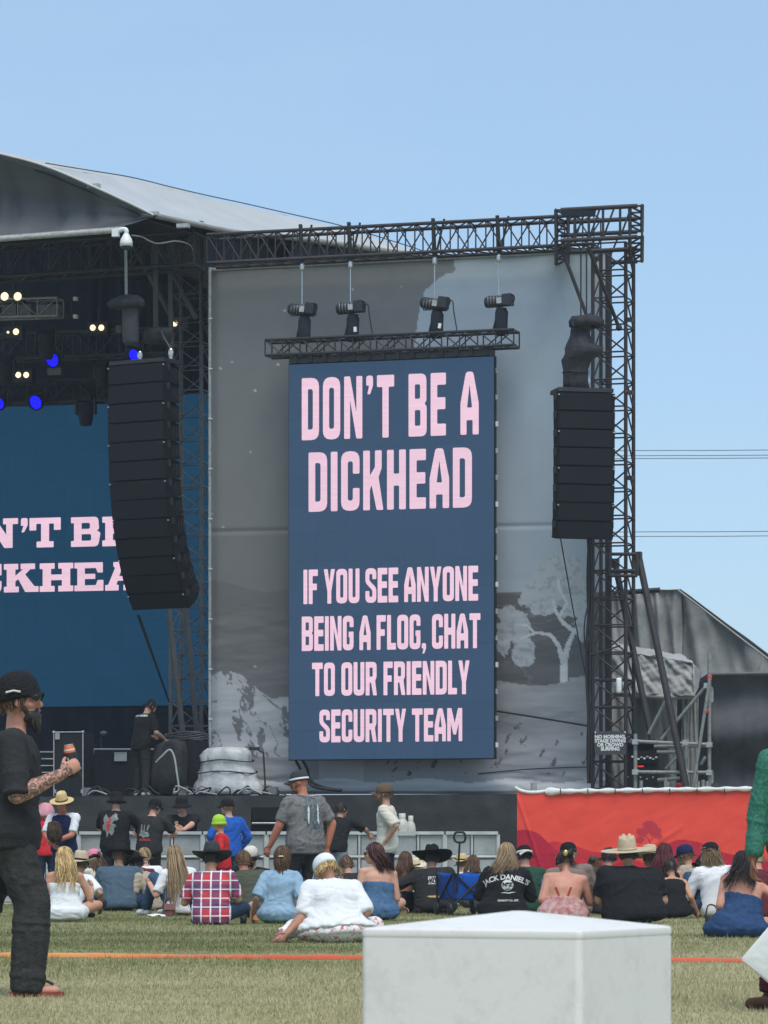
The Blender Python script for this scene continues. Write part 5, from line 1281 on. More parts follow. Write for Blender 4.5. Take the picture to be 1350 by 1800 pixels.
def V3(*a): return Vector(a)
def ring_loft(rings, n=14):
    """rings: (centre, a, b) -> closed verts, faces with domed ends"""
    V, Fc = [], []
    for c, a, b in rings:
        for k in range(n):
            t = 2 * math.pi * k / n; V.append(c + a * math.cos(t) + b * math.sin(t))
    m = len(rings)
    for i in range(m - 1):
        for k in range(n): Fc.append((i * n + k, i * n + (k + 1) % n, (i + 1) * n + (k + 1) % n, (i + 1) * n + k))
    Fc.append(tuple(range(n))[::-1]); Fc.append(tuple(range((m - 1) * n, m * n)))
    return V, Fc
def capsule(p, q, r0, r1, n=10, flat=1.0, side=None):
    d = q - p
    if d.length < 1e-5: d = Vector((0, 0, 1e-3))
    T = d.normalized()
    a = side.normalized() if side is not None else T.orthogonal().normalized()
    a = (a - T * a.dot(T)).normalized(); b = T.cross(a)
    R_ = []
    for s, k in ((-.95, .31), (-.7, .71), (-.35, .94), (0, 1)): R_.append((p + T * r0 * s, a * r0 * k, b * r0 * k * flat))
    R_.append(((p + q) / 2, a * (r0 + r1) / 2, b * (r0 + r1) / 2 * flat))
    for s, k in ((0, 1), (.35, .94), (.7, .71), (.95, .31)): R_.append((q + T * r1 * s, a * r1 * k, b * r1 * k * flat))
    return ring_loft(R_, n)
def cuffed(p, q, r0, r1, n=12):
    """a sleeve or trouser leg: rounded at the joint, cut off square at the cuff"""
    T = (q - p).normalized(); a = T.orthogonal().normalized(); b = T.cross(a)
    R_ = [(p + T * r0 * s, a * r0 * k, b * r0 * k) for s, k in ((-.95, .31), (-.7, .71), (-.35, .94), (0, 1))]
    for t in (.3, .6, .85, 1.0): rr = r0 + (r1 - r0) * t; R_.append((p.lerp(q, t), a * rr, b * rr))
    return ring_loft(R_, n)
def ellip(c, X, Yv, Z, n=14):
    R_ = []
    for i in range(9):
        t = -math.pi / 2 + math.pi * (i + .35) / 8.7
        R_.append((c + Z * math.sin(t), X * math.cos(t), Yv * math.cos(t)))
    return ring_loft(R_, n)
def ik(a, b, l1, l2, hint):
    d = b - a; L = min(d.length, (l1 + l2) * .995); T = d.normalized(); b2 = a + T * L
    x = (l1 * l1 - l2 * l2 + L * L) / (2 * L); h = math.sqrt(max(l1 * l1 - x * x, 0))
    hv = hint - T * hint.dot(T)
    hv = hv.normalized() if hv.length > 1e-4 else T.orthogonal().normalized()
    return a + T * x + hv * h, b2
_RS = bpy.data.scenes.new('work'); _RO = bpy.data.objects.new('work', bpy.data.meshes.new('work')); _RS.collection.objects.link(_RO)
_m = _RO.modifiers.new('r', 'REMESH'); _m.mode = 'VOXEL'; _m.use_smooth_shade = True
_RO.modifiers.new('s', 'SMOOTH')
def remesh(shapes, voxel, smooth=3, fac=.5):
    V, Fc = [], []
    for v, f in shapes:
        o = len(V); V += [tuple(x) for x in v]; Fc += [tuple(i + o for i in q) for q in f]
    me = bpy.data.meshes.new('tmp'); me.from_pydata(V, [], Fc); me.update()
    ob = _RO; old = ob.data; ob.data = me; bpy.data.meshes.remove(old)
    ob.modifiers['r'].voxel_size = voxel
    ob.modifiers['s'].factor = fac; ob.modifiers['s'].iterations = smooth
    with bpy.context.temp_override(scene=_RS, view_layer=_RS.view_layers[0]):
        dg = bpy.context.evaluated_depsgraph_get(); dg.update()
        out = bpy.data.meshes.new_from_object(ob.evaluated_get(dg))
    return out
def co_get(me):
    a = np.empty(len(me.vertices) * 3, np.float32); me.vertices.foreach_get('co', a); return a.reshape(-1, 3)
def no_get(me):
    a = np.empty(len(me.vertices) * 3, np.float32); me.vertex_normals.foreach_get('vector', a); return a.reshape(-1, 3)
def n3(c, s, seed):
    x, y, z = c[:, 0] * s[0] + seed * 3.7, c[:, 1] * s[1] + seed * 1.3, c[:, 2] * s[2] + seed * 7.1
    return (fnoise(x + .7 * z, y + z * .9, 3) + fnoise(y * .8 + z + 40, x - z * .6 + 11, 3)) - 1.0
def wrinkle(me, amp, seed, sc=(9, 9, 14), extra=None):
    c = co_get(me); nn = no_get(me)
    # long soft creases running round and across the body, not lumps
    ang = np.arctan2(c[:, 1], c[:, 0]) * .16; rr = np.where(np.abs(c[:, 0]) > .2, c[:, 0], ang)
    th = .9 * (fnoise(c[:, 0] * 3 + seed, c[:, 2] * 3 + 5, 2) - .5) * 2 + np.sign(c[:, 0] + 1e-6) * .45
    u = c[:, 2] * np.cos(th) + rr * np.sin(th); v = rr * np.cos(th) - c[:, 2] * np.sin(th)
    f1 = np.abs(fnoise(u * 13 + seed * 3, v * 2.6 + seed, 2) - .5); f2 = np.abs(fnoise(u * 24 + seed * 5, v * 5 + 30 + c[:, 1] * 2, 2) - .5)
    low = fnoise(c[:, 0] * 5 + c[:, 1] * 3 + seed, c[:, 2] * 4 + seed, 2) - .5
    d = amp * (1.6 * low + 3.6 * np.clip(.16 - f1, 0, 1) * 1.6 + 1.7 * np.clip(.14 - f2, 0, 1) - .25)
    if extra is not None: d = d + extra(c)
    c += nn * d[:, None]; me.vertices.foreach_set('co', c.ravel()); me.update()
def shapes_mesh(shapes):
    V, Fc = [], []
    for v, f in shapes:
        o = len(V); V += [tuple(x) for x in v]; Fc += [tuple(i + o for i in q) for q in f]
    me = bpy.data.meshes.new('m'); me.from_pydata(V, [], Fc); me.update(); me.shade_smooth()
    return me
def join_into(me, shapes):
    bm = bmesh.new(); bm.from_mesh(me)
    for v, f in shapes:
        vs = [bm.verts.new(x) for x in v]
        for q in f:
            try: bm.faces.new([vs[i] for i in q]).smooth = True
            except ValueError: pass
    bm.to_mesh(me); bm.free(); me.update()

# hats, in head space: x right, y forward, z up, origin at the head centre
def hat_cowboy(brim=.20, curl=.055, crown=.125, pinch=.035, dip=.02):
    V, Fc = [], []; n = 36
    def row(f):
        i0 = len(V)
        for k in range(n):
            t = 2 * math.pi * k / n; V.append(Vector(f(math.cos(t), math.sin(t))))
        return i0
    rows = []
    def br(k, dz):
        def f(cx, sy):
            a = .088 + (brim - .088) * k; b = .105 + (brim * 1.08 - .105) * k
            x, y = a * cx, b * sy
            return (x, y, .045 + k * k * (curl * abs(cx) ** 2.2 - dip * abs(sy) ** 2) + dz)
        return f
    def cr(h, k, p):
        def f(cx, sy):
            sg = 1 if sy > 0 else -1
            x, y = (.088 - k) * cx, (.105 - k * .8) * sy
            front = max(0, sy); x *= 1 - .30 * p * front
            z = .045 + h - (pinch * p * (1 - abs(cx)) ** 1.2) + .012 * p * (abs(sy))
            return (x, y, z)
        return f
    for k in (1, .97, .8, .55, .3, .1, 0): rows.append(row(br(k, 0)))
    for h, k, p in ((.02, 0, 0), (.05, .004, .05), (.085, .01, .2), (.11, .018, .5), (.122, .03, .8), (crown, .05, 1), (crown - .01, .07, 1.1)): rows.append(row(cr(h * crown / .125 if h < .12 else h, k, p)))
    under = [row(br(k, -.006)) for k in (0, .3, .7, 1)]
    def strip(a, b):
        for k in range(n): Fc.append((a + k, a + (k + 1) % n, b + (k + 1) % n, b + k))
    for i in range(len(rows) - 1): strip(rows[i], rows[i + 1])
    for i in range(3): strip(under[i], under[i + 1])
    strip(under[3], rows[0])
    Fc.append(tuple(rows[-1] + k for k in range(n)))
    return V, Fc
def hat_band(a=.0905, b=.1075, z0=.046, z1=.07):
    return ring_loft([(V3(0, 0, z), V3(a, 0, 0), V3(0, b, 0)) for z in (z0, (z0 + z1) / 2, z1)], 28)
def hat_bucket(h=.10, brim=.055, drop=.04):
    R_ = [(V3(0, 0, .0 - drop + .012), V3(.092 + brim, 0, 0), V3(0, .108 + brim, 0)), (V3(0, 0, .0 - drop + .017), V3(.094 + brim, 0, 0), V3(0, .110 + brim, 0)), (V3(0, 0, .018), V3(.100, 0, 0), V3(0, .116, 0)), (V3(0, 0, .022), V3(.094, 0, 0), V3(0, .111, 0)),
          (V3(0, 0, .022 + h * .6), V3(.088, 0, 0), V3(0, .104, 0)), (V3(0, 0, .022 + h * .92), V3(.076, 0, 0), V3(0, .09, 0)), (V3(0, 0, .022 + h), V3(.05, 0, 0), V3(0, .065, 0)), (V3(0, 0, .024 + h), V3(.01, 0, 0), V3(0, .01, 0))]
    return ring_loft(R_, 28)
def hat_dome(h=.10, base=.028, a=.089, b=.107, back=0.0):
    R_ = []
    for i in range(9):
        t = (math.pi / 2) * i / 8.3
        R_.append((V3(0, -.002, base + h * math.sin(t) ** .9), V3(a * math.cos(t) ** .75, 0, 0), V3(0, b * math.cos(t) ** .75, 0)))
    R_.insert(0, (V3(0, -.002, base - .022), V3(a * .995, 0, 0), V3(0, b * .995, 0)))
    return ring_loft(R_, 28)
def hat_bill(L=.075, z=.026, flat=.012, w=.078, b=.100):
    V, Fc = [], []; nx = 13; ny = 5
    for lay in (0, -.005):
        for j in range(ny):
            v = j / (ny - 1)
            for i in range(nx):
                u = i / (nx - 1) * 2 - 1; x = w * u * (1 - .06 * v)
                y0 = b * math.sqrt(max(0, 1 - (x / .09) ** 2)); y1 = y0 * .55 + .045 + L * math.sqrt(max(0, 1 - (u * .98) ** 2)) ** .8
                y = y0 + (max(y1, y0 + .002) - y0) * v
                V.append(V3(x, y, z - flat * 2.2 * u * u * (.4 + v) - .012 * v + lay))
    o = nx * ny
    for j in range(ny - 1):
        for i in range(nx - 1):
            a = j * nx + i; Fc.append((a, a + 1, a + nx + 1, a + nx)); Fc.append((o + a, o + a + nx, o + a + nx + 1, o + a + 1))
    for i in range(nx - 1):
        a = (ny - 1) * nx + i; Fc.append((a, a + 1, o + a + 1, o + a))
    for j in range(ny - 1):
        for i in (0, nx - 1):
            a = j * nx + i; Fc.append((a, a + nx, o + a + nx, o + a))
    return V, Fc
def strands(n, seed, length, back=.10, curl=0.0, thick=.005, spread=.5, part_front=.35, sway=(0, 0), ponytail=False, top=.0, end_taper=True):
    """hair locks in head space; run over the skull, then fall"""
    rs = random.Random(seed); out = []
    for i in range(n):
        az = rs.uniform(-1, 1); az = math.copysign(abs(az) ** .8, az) * math.pi * (.5 + part_front * .5)     # around the back: 0 = straight back
        e0 = rs.uniform(.45, 1.45)
        L = length * rs.uniform(.6, 1.12); ph = rs.uniform(0, 6.28); wob = rs.uniform(.6, 1.3)
        pts = []; steps = 9
        k = rs.uniform(1.03, 1.14); rs_x = rs.gauss(0, .018)
        for s in range(steps):
            t = s / (steps - 1)
            el = e0 - t * 2.2 * (1 if L > .12 else .55)
            if el > -.25:
                p = V3(math.sin(az) * math.cos(el) * .080 * k, -math.cos(az) * math.cos(el) * .100 * k, math.sin(el) * .120 * k + top)
                last_el = p.copy(); t0 = t
            else:
                f = (t - t0) / max(1e-3, 1 - t0)
                p = last_el + V3((math.sin(az) * .035 + rs_x) * f * spread * 2 + sway[0] * f * f, -back * f * (1.0 - .5 * f) + sway[1] * f * f, -L * f)
                if ponytail: p.x *= (1 - .75 * f); p.y = p.y * (1 - .2 * f)
            if curl: p += V3(math.cos(ph + t * 14 * wob), math.sin(ph + t * 14 * wob) * .7, math.sin(ph * 2 + t * 9) * .5) * curl * min(1, t * 3)
            else: p += V3(math.cos(ph + t * 6 * wob), math.sin(ph + t * 5), 0) * .011 * t
            pts.append(p)
        V, Fc = [], []
        r = thick * rs.uniform(.4, 1.15)
        for s, p in enumerate(pts):
            t = s / (steps - 1); rr = r * (1 - .75 * t * t) if end_taper else r
            d = (pts[min(s + 1, steps - 1)] - pts[max(s - 1, 0)]).normalized(); a = d.orthogonal().normalized(); b = d.cross(a)
            for q in range(3): V.append(p + (a * math.cos(q * 2.0944) + b * math.sin(q * 2.0944)) * rr)
        for s in range(steps - 1):
            for q in range(3): Fc.append((s * 3 + q, s * 3 + (q + 1) % 3, (s + 1) * 3 + (q + 1) % 3, (s + 1) * 3 + q))
        out.append((V, Fc))
    return out
def skullcap(k=1.06, low=-.35, front=.62, bulge=0.0):
    """hair mass over the top and back of the skull, face left open"""
    V, Fc = [], []; n, m = 28, 14; keep = []
    for i in range(m + 1):
        el = math.pi / 2 - (math.pi / 2 - low) * i / m
        for j in range(n):
            az = 2 * math.pi * j / n
            kk = k * (1 + .03 * math.sin(j * 5 + i) + .02 * math.sin(i * 3.1 + j * 2.3))
            fr_ = max(0, -math.cos(az))          # 1 at the front
            e2 = el if fr_ < .3 else max(el, front - (1 - fr_) * .7)
            V.append(V3(math.sin(az) * math.cos(e2) * .080 * kk, -math.cos(az) * math.cos(e2) * (.100 + bulge) * kk, math.sin(e2) * .121 * kk))
    for i in range(m):
        for j in range(n): Fc.append((i * n + j, i * n + (j + 1) % n, (i + 1) * n + (j + 1) % n, (i + 1) * n + j))
    Fc.append(tuple(range(n))); Fc.append(tuple(range(m * n, m * n + n))[::-1])
    return V, Fc

SEAT_LEGS = {
 'cross': [((.33, .26, .20), (-.06, .36, .08)), ((.33, .24, .20), (-.04, .28, .08))],
 'wide': [((.40, .22, .17), (.02, .42, .08)), ((.40, .22, .17), (.02, .36, .08))],
 'up': [((.16, .38, .47), (.14, .60, .08)), ((.15, .37, .46), (.13, .58, .08))],
 'fwd': [((.14, .42, .20), (.16, .84, .08)), ((.13, .42, .22), (.13, .82, .08))],
 'oneup': [((.20, .36, .46), (.18, .58, .08)), ((.33, .24, .19), (-.04, .32, .08))],
 'sideR': [((.40, .18, .12), (.30, -.16, .07)), ((-.16, .38, .12), (-.38, .10, .07))],
 'sideL': [((-.16, .38, .12), (-.38, .10, .07)), ((.40, .18, .12), (.30, -.16, .07))],
 'kneel': [((.15, .36, .09), (.14, -.06, .07)), ((.15, .36, .09), (.14, -.06, .07))],
}
ARMS = {'lap': (.12, .26, .24), 'knee': (.24, .36, .40), 'hug': (.06, .50, .40), 'back': (.30, -.24, .09), 'outback': (.42, -.10, .09), 'face': (.05, .26, .66), 'fold': (.02, .22, .34), 'side': (.30, .10, .12), 'phone': (.08, .30, .42)}
def person(label, px, Y, yaw=0, sc=1.0, seat='cross', arms=('lap', 'lap'), lean=4, slouch=22, side=0, twist=0, fat=1.0, fem=False,
           top=None, sleeve='short', neckline=1.02, bottom=None, skirt=None, shoes=None, tone='warm', head=(0, 0), hair=None, hat=None, group='seated crowd', stand=None, z0=0.0,
           voxel=.0155, seed=1, glasses=None, beard=None, face=False, tattoo=0, hands=True, hem=-.20, amp=.010, pelvis=None, low_rise=0.0, flare=0.0, hip=1.0, cat='person', sleeve_mat=None):
    rsd = random.Random(seed * 7 + 1)
    if stand is None: side += rsd.uniform(-5, 5); twist += rsd.uniform(-16, 16); head = (head[0] + rsd.uniform(-22, 22), head[1] + rsd.uniform(-8, 4)); lean += rsd.uniform(-2, 4); yaw += rsd.uniform(-9, 9)
    base = W(px, HOR, Y); base.z = z0
    mw = Matrix.Translation(base) @ Matrix.Rotation(R(yaw), 4, 'Z') @ Matrix.Diagonal((sc * (1.08 if stand is None else 1), sc * (1.05 if stand is None else 1), sc, 1))
    root = bpy.data.objects.new('person', None); root.empty_display_size = .1
    link(root, None, Matrix.Translation(base)); setprops(root, label, cat, group)
    P = pelvis and Vector(pelvis) or (V3(0, 0, .125) if stand is None else V3(0, 0, .93))
    sw = .162 if fem else .195
    # spine
    pts = []; T_ = []; Xs = []
    Ls = .47 if stand is None else .49
    p = P.copy(); n = 12; sl = R(side)
    for i in range(-3, n + 4):
        t = i / n; ph = R(lean + slouch * max(0, min(t, 1.15)))
        T = V3(math.sin(sl), math.sin(ph) * math.cos(sl), math.cos(ph) * math.cos(sl)).normalized()
        T_.append((t, T))
    def spine(t):
        q = P.copy(); N_ = 14
        for k in range(N_):
            tt = t * (k + .5) / N_; ph = R(lean + slouch * max(0, min(tt, 1.1)))
            q += V3(math.sin(sl) * .9, math.sin(ph), math.cos(ph)).normalized() * (t * Ls / N_)
        ph = R(lean + slouch * max(0, min(t, 1.1)))
        T = V3(math.sin(sl), math.sin(ph), math.cos(ph)).normalized()
        X = Matrix.Rotation(R(twist) * max(0, min(1, t)), 3, 'Z') @ V3(1, 0, 0); X = (X - T * X.dot(T)).normalized()
        return q, T, X, T.cross(X)
    if fem: prof = [(-.2, .15, .13), (-.1, .175, .14), (.05, .172, .128), (.22, .14, .105), (.4, .122, .095), (.6, .135, .105), (.8, .145, .10), (.93, .125, .078), (1.02, .075, .062), (1.10, .048, .05)]
    else: prof = [(-.2, .15, .125), (-.1, .165, .135), (.05, .165, .128), (.25, .152, .115), (.45, .152, .112), (.65, .168, .118), (.82, .172, .112), (.95, .145, .085), (1.03, .085, .068), (1.10, .056, .058)]
    def torso(t0, t1, add, fx=1.0):
        out = []
        ts = sorted(set([t0, t1] + [q[0] for q in prof if t0 < q[0] < t1]))
        for t in ts:
            a = np.interp(t, [q[0] for q in prof], [q[1] for q in prof]); b = np.interp(t, [q[0] for q in prof], [q[2] for q in prof])
            belly = 1 + (fat - 1) * (1.0 if t < .7 else max(.25, 1 - (t - .7) * 2.2)); hp = 1 + (hip - 1) * max(0, 1 - max(0, t) / .35)
            q, T, X, Fw = spine(t)
            off = (belly - 1) * .35 * b
            out.append((q + Fw * off, X * (a * (1.14 if fem else 1.17) * belly * hp * fx + add), Fw * (b * belly * hp + add)))
        return ring_loft(out, 20)
    S_ = {'body': [], 'top': [], 'bottom': [], 'shoe0': [], 'shoe1': [], 'fingers': [], 'sleeves': []}; SLV = 'sleeves' if sleeve_mat else 'top'
    S_['body'].append(torso(-.12, 1.1, -.012))
    # head
    nb, T, X, Fw = spine(1.04)
    hy, hp_ = R(head[0]), R(head[1])
    up0 = (T * .45 + V3(0, 0, 1) * .75).normalized()
    Hx = (X - up0 * X.dot(up0)).normalized(); Hf = up0.cross(Hx)
    rotY = Matrix.Rotation(hy, 3, up0); Hx = rotY @ Hx; Hf = rotY @ Hf
    rotP = Matrix.Rotation(hp_, 3, Hx); Hu = rotP @ up0; Hf = rotP @ Hf
    neck_top = nb + up0 * .045 + (T * .01)
    hc = neck_top + Hu * .115 + Hf * .022
    H = Matrix((Hx, Hf, Hu)).transposed().to_4x4(); H.translation = hc
    hv = lambda x, y, z: H @ V3(x, y, z)
    nr = .056 if not fem else .046
    S_['body'].append(capsule(nb - up0 * .05, neck_top + Hu * .03, nr * (1 + .5 * (fat - 1)), nr * .95))
    S_['body'].append(ellip(hc + Hu * .012, Hx * .077, Hf * .097, Hu * .106))
    S_['body'].append(ellip(hv(0, .032, -.055), Hx * .057, Hf * .062, Hu * .066))
    S_['body'].append(ellip(hv(0, .075, -.088), Hx * .028, Hf * .025, Hu * .024))     # chin
    S_['body'].append(capsule(hv(0, .092, .015), hv(0, .112, -.025), .010, .0165))    # nose
    S_['body'].append(ellip(hv(0, .088, -.058), Hx * .026, Hf * .020, Hu * .016))     # mouth
    S_['body'].append(capsule(hv(-.035, .083, .030), hv(.035, .083, .030), .015, .015))  # brow
    for s in (-1, 1):
        S_['body'].append(ellip(hv(.079 * s, -.005, -.012), Hx * .012, Hf * .021, Hu * .031))
        S_['body'].append(ellip(hv(.045 * s, .062, -.025), Hx * .025, Hf * .025, Hu * .022))
    # arms
    sh, T, X, Fw = spine(.90)
    asc = 1 + .55 * (fat - 1)
    armr = (.046, .040, .036, .027) if fem else (.056, .047, .043, .030)
    armr = tuple(r * asc for r in armr)
    inkpts = []
    for s, spec in ((-1, arms[0]), (1, arms[1])):
        so = sh + X * s * sw * (1 + .5 * (fat - 1)) + T * .005
        if isinstance(spec, str): w = ARMS[spec]; tgt = V3(w[0] * s, w[1], w[2]); hint = V3(s * .30, -.45, -.9); hd = None
        else:
            tgt = Vector(spec[0]); hint = Vector(spec[1]) if len(spec) > 1 and spec[1] else V3(s * .9, -.5, -.35); hd = spec[2] if len(spec) > 2 else None
        el, wr = ik(so, tgt, .29, .255, hint)
        S_['body'].append(capsule(so, el, armr[0], armr[1])); S_['body'].append(capsule(el, el.lerp(wr, .3), armr[1] * .98, armr[2] * 1.05)); S_['body'].append(capsule(el.lerp(wr, .3), wr, armr[2] * 1.05, armr[3]))
        S_['body'].append(capsule(sh + X * s * .06 + T * .02, so, .06, armr[0] * 1.08))
        fd = (wr - el).normalized()
        if hd is not None: fd = Vector(hd).normalized()
        pn = fd.cross(V3(0, 0, 1)) * -s; pn = pn.normalized() if pn.length > .1 else X * -s
        if isinstance(spec, tuple) and len(spec) > 3 and spec[3] is not None: pn = Vector(spec[3]); pn = (pn - fd * pn.dot(fd)).normalized()
        wd = pn.cross(fd) * -s                               # across the palm, towards the thumb
        pc = wr + fd * .052
        S_['body'].append(capsule(wr + fd * .015, wr + fd * .085, .032, .038, flat=.45, side=wd))
        grip = spec[4] if isinstance(spec, tuple) and len(spec) > 4 else .35
        for q in range(4):
            b0 = wr + fd * .085 + wd * (.031 - .0205 * q); Lf = (.074, .084, .078, .06)[q]
            d1 = (fd * math.cos(grip) + pn * math.sin(grip)); d2 = (fd * math.cos(grip * 2.4) + pn * math.sin(grip * 2.4)); d3 = (fd * math.cos(grip * 3.4) + pn * math.sin(grip * 3.4))
            k1 = b0 + d1 * Lf * .48; k2 = k1 + d2 * Lf * .32; k3 = k2 + d3 * Lf * .25
            S_['fingers'] += [capsule(b0 - fd * .02, k1, .0098, .0090, 6), capsule(k1, k2, .0090, .0084, 6), capsule(k2, k3, .0084, .0072, 6)]
        tb = wr + fd * .03 + wd * .028; t1 = tb + (wd * .55 + fd * .65 + pn * .35).normalized() * .05; t2 = t1 + (fd * .75 + pn * (.3 + grip * .5) + wd * .05).normalized() * .038
        S_['fingers'] += [capsule(tb, t1, .0125, .0105, 6), capsule(t1, t2, .0105, .0085, 6)]
        inkpts.append((so, el, wr))
        if top is not None and sleeve != 'none':
            a_, b_2 = armr[0] + .016, armr[1] + .020
            if sleeve == 'short':
                S_[SLV].append(cuffed(so, so.lerp(el, .86), a_, b_2 + .006)); S_[SLV].append(capsule(sh + X * s * .06 + T * .02, so, .068, a_))
            elif sleeve == 'half':
                S_[SLV].append(cuffed(so, so.lerp(el, 1.0), a_ + .004, b_2 + .010)); S_[SLV].append(capsule(sh + X * s * .06 + T * .02, so, .068, a_))
            else:
                S_[SLV].append(capsule(so, el, a_, b_2)); S_[SLV].append(cuffed(el, el.lerp(wr, .97), b_2, armr[3] + .016)); S_[SLV].append(capsule(sh + X * s * .06 + T * .02, so, .068, a_))
    # legs
    legr = (.088, .062, .058, .038) if not fem else (.090, .060, .055, .035)
    legr = tuple(r * (1 + .55 * (fat - 1)) for r in legr)
    for k, s in enumerate((-1, 1)):
        hj = P + V3(s * .092 * hip, 0, -.005)
        if stand is None:
            kn, an = SEAT_LEGS[seat][k] if isinstance(seat, str) else seat[k]
            if isinstance(seat, str): kn = V3(kn[0] * s, kn[1], kn[2]); an = V3(an[0] * s, an[1], an[2])
            else: kn = Vector(kn); an = Vector(an)
            fdv = V3(s * .35, 1, -.05) if an.y > .2 else V3(s * .2, -.9, -.1)
            if seat == 'up' or seat == 'fwd': fdv = V3(0, 1, .1)
        else:
            kn, an, fdv = [Vector(q) for q in stand[k]]
        fdv = fdv.normalized()
        toe = an + fdv * .145; toe.z = max(.035, toe.z if an.z > .2 else .035)
        heel = an - fdv * .035; heel.z = max(.035, an.z - .045)
        S_['body'] += [capsule(hj, kn, legr[0], legr[1]), capsule(kn, kn.lerp(an, .35), legr[1] * .96, legr[2]), capsule(kn.lerp(an, .35), an, legr[2], legr[3]), capsule(heel, toe, .036, .034, flat=.8, side=V3(fdv.y, -fdv.x, 0)), capsule(an, heel, .037, .036)]
        if bottom is not None:
            fr_ = low_rise if low_rise else .93
            sho = low_rise and low_rise < .5
            if sho: S_['bottom'] += [cuffed(hj, kn.lerp(hj, .0), legr[0] + .020, legr[1] + .034)]
            else: S_['bottom'] += [capsule(hj, kn, legr[0] + .014 + flare * .5, legr[1] + .016 + flare), cuffed(kn, kn.lerp(an, fr_ + .06), legr[1] + .016 + flare, legr[3] + .030 + flare)]
        if shoes is not None:
            S_['shoe%d' % k] += [capsule(heel + V3(0, 0, .004), toe + V3(0, 0, .002), .046, .044, flat=.85, side=V3(fdv.y, -fdv.x, 0)), capsule(an + V3(0, 0, -.01), heel, .044, .044)]
    if bottom is not None: S_['bottom'].append(torso(-.16, .16, -.004))
    if top is not None:
        tp = torso(hem, neckline, .019)
        S_['top'].append(tp)
    if skirt == 'seat':
        S_['top'] += [ellip(P + V3(0, .05, -.005), V3(.245 * hip, 0, 0), V3(0, .24, 0), V3(0, 0, .13))]
    elif skirt == 'spread':
        S_['top'] += [ellip(P + V3(0, .10, -.04), V3(.30 * hip, 0, 0), V3(0, .30, 0), V3(0, 0, .13))]
    elif skirt == 'lace':
        S_['bottom'] += [ellip(P + V3(0, .04, -.03), V3(.27 * hip, 0, 0), V3(0, .24, 0), V3(0, 0, .12))]
    elif skirt == 'over':
        S_['top'] += [ellip(P + V3(0, .02, .0), V3(.22 * hip * fat, 0, 0), V3(0, .20 * fat, 0), V3(0, 0, .14))]
    parts = {}
    # floor everything at the ground
    def settle(me):
        c = co_get(me); lo = .004 / sc if z0 == 0 else .002
        c[:, 2] = np.where(c[:, 2] < lo, lo + (c[:, 2] - lo) * .02, c[:, 2]); me.vertices.foreach_set('co', c.ravel()); me.update()
    fine = voxel < .009
    bshapes = S_['body'] + (S_['fingers'] if fine and hands else [])
    me = remesh(bshapes, voxel / sc if not fine else voxel, 2 if not fine else 5, .5)
    if hands and not fine: join_into(me, S_['fingers'])
    settle(me)
    if tattoo:
        c = co_get(me); w = np.zeros(len(c), np.float32)
        for (a, b, d) in inkpts:
            for p0, p1 in ((a, b), (b, d)):
                p0 = np.array(p0); p1 = np.array(p1); dd = p1 - p0; tt = np.clip(((c - p0) @ dd) / (dd @ dd), 0, 1)
                w = np.maximum(w, (np.linalg.norm(c - p0 - tt[:, None] * dd, axis=1) < .075).astype(np.float32))
        q = me.attributes.new('ink', 'FLOAT', 'POINT'); q.data.foreach_set('value', w)
    me.name = 'body'
    parts['body'] = mesh_obj('body', me, skin(tone + ('_ink' if tattoo else ''), SK[tone], tattoo), root, mw)
    cv = voxel * 1.15 if fine else .0145 / sc
    def cloth_part(nm, key, mat, am):
        if not S_[key]: return
        me = remesh(S_[key], cv, 4 if not fine else 22, .5); wrinkle(me, am, seed + len(key)); settle(me); me.name = nm
        parts[key] = mesh_obj(nm, me, mat, root, mw)
    if bottom is not None: cloth_part('skirt' if skirt == 'bottom' else ('shorts' if low_rise and low_rise < .5 else 'trousers'), 'bottom', bottom, amp * 1.0)
    if top is not None: cloth_part('dress' if skirt in ('seat', 'spread') else 'shirt', 'top', top, amp)
    if sleeve_mat is not None: cloth_part('sleeves', 'sleeves', sleeve_mat, amp)
    if shoes is not None: cloth_part('shoe', 'shoe0', shoes, .001); cloth_part('shoe', 'shoe1', shoes, .001)
    # head wear
    HW = mw @ H
    if hair:
        kind, hm = hair[0], hairmat(hair[1], HR[hair[1]])
        sh_ = []
        if kind in ('short', 'long', 'curly', 'pony', 'tie', 'wavy', 'bun'):
            sh_.append(skullcap(1.07 if kind != 'curly' else 1.10, -.35 if kind != 'short' else -.5))
        if kind == 'short': sh_ += strands(70, seed, .03, thick=.006)
        if kind == 'long': sh_ += strands(hair[3] if len(hair) > 3 else 190, seed, hair[2] if len(hair) > 2 else .38, thick=.0085, back=hair[4] if len(hair) > 4 else .17, sway=hair[5] if len(hair) > 5 else (0, 0), part_front=.25)
        if kind == 'wavy': sh_ += strands(210, seed, hair[2] if len(hair) > 2 else .38, thick=.008, curl=.014, back=.15, part_front=.25)
        if kind == 'curly': sh_ += strands(260, seed, hair[2] if len(hair) > 2 else .18, thick=.006, curl=.018, back=.02)
        if kind == 'tie': sh_ += strands(150, seed, .22, thick=.008, ponytail=True, back=.12)
        if kind == 'bun': sh_ += strands(120, seed, .06, thick=.008) + [ellip(V3(.01, -.10, .06), V3(.055, 0, 0), V3(0, .05, 0), V3(0, 0, .055))]
        mesh_obj('hair', shapes_mesh(sh_), hm, root, HW)
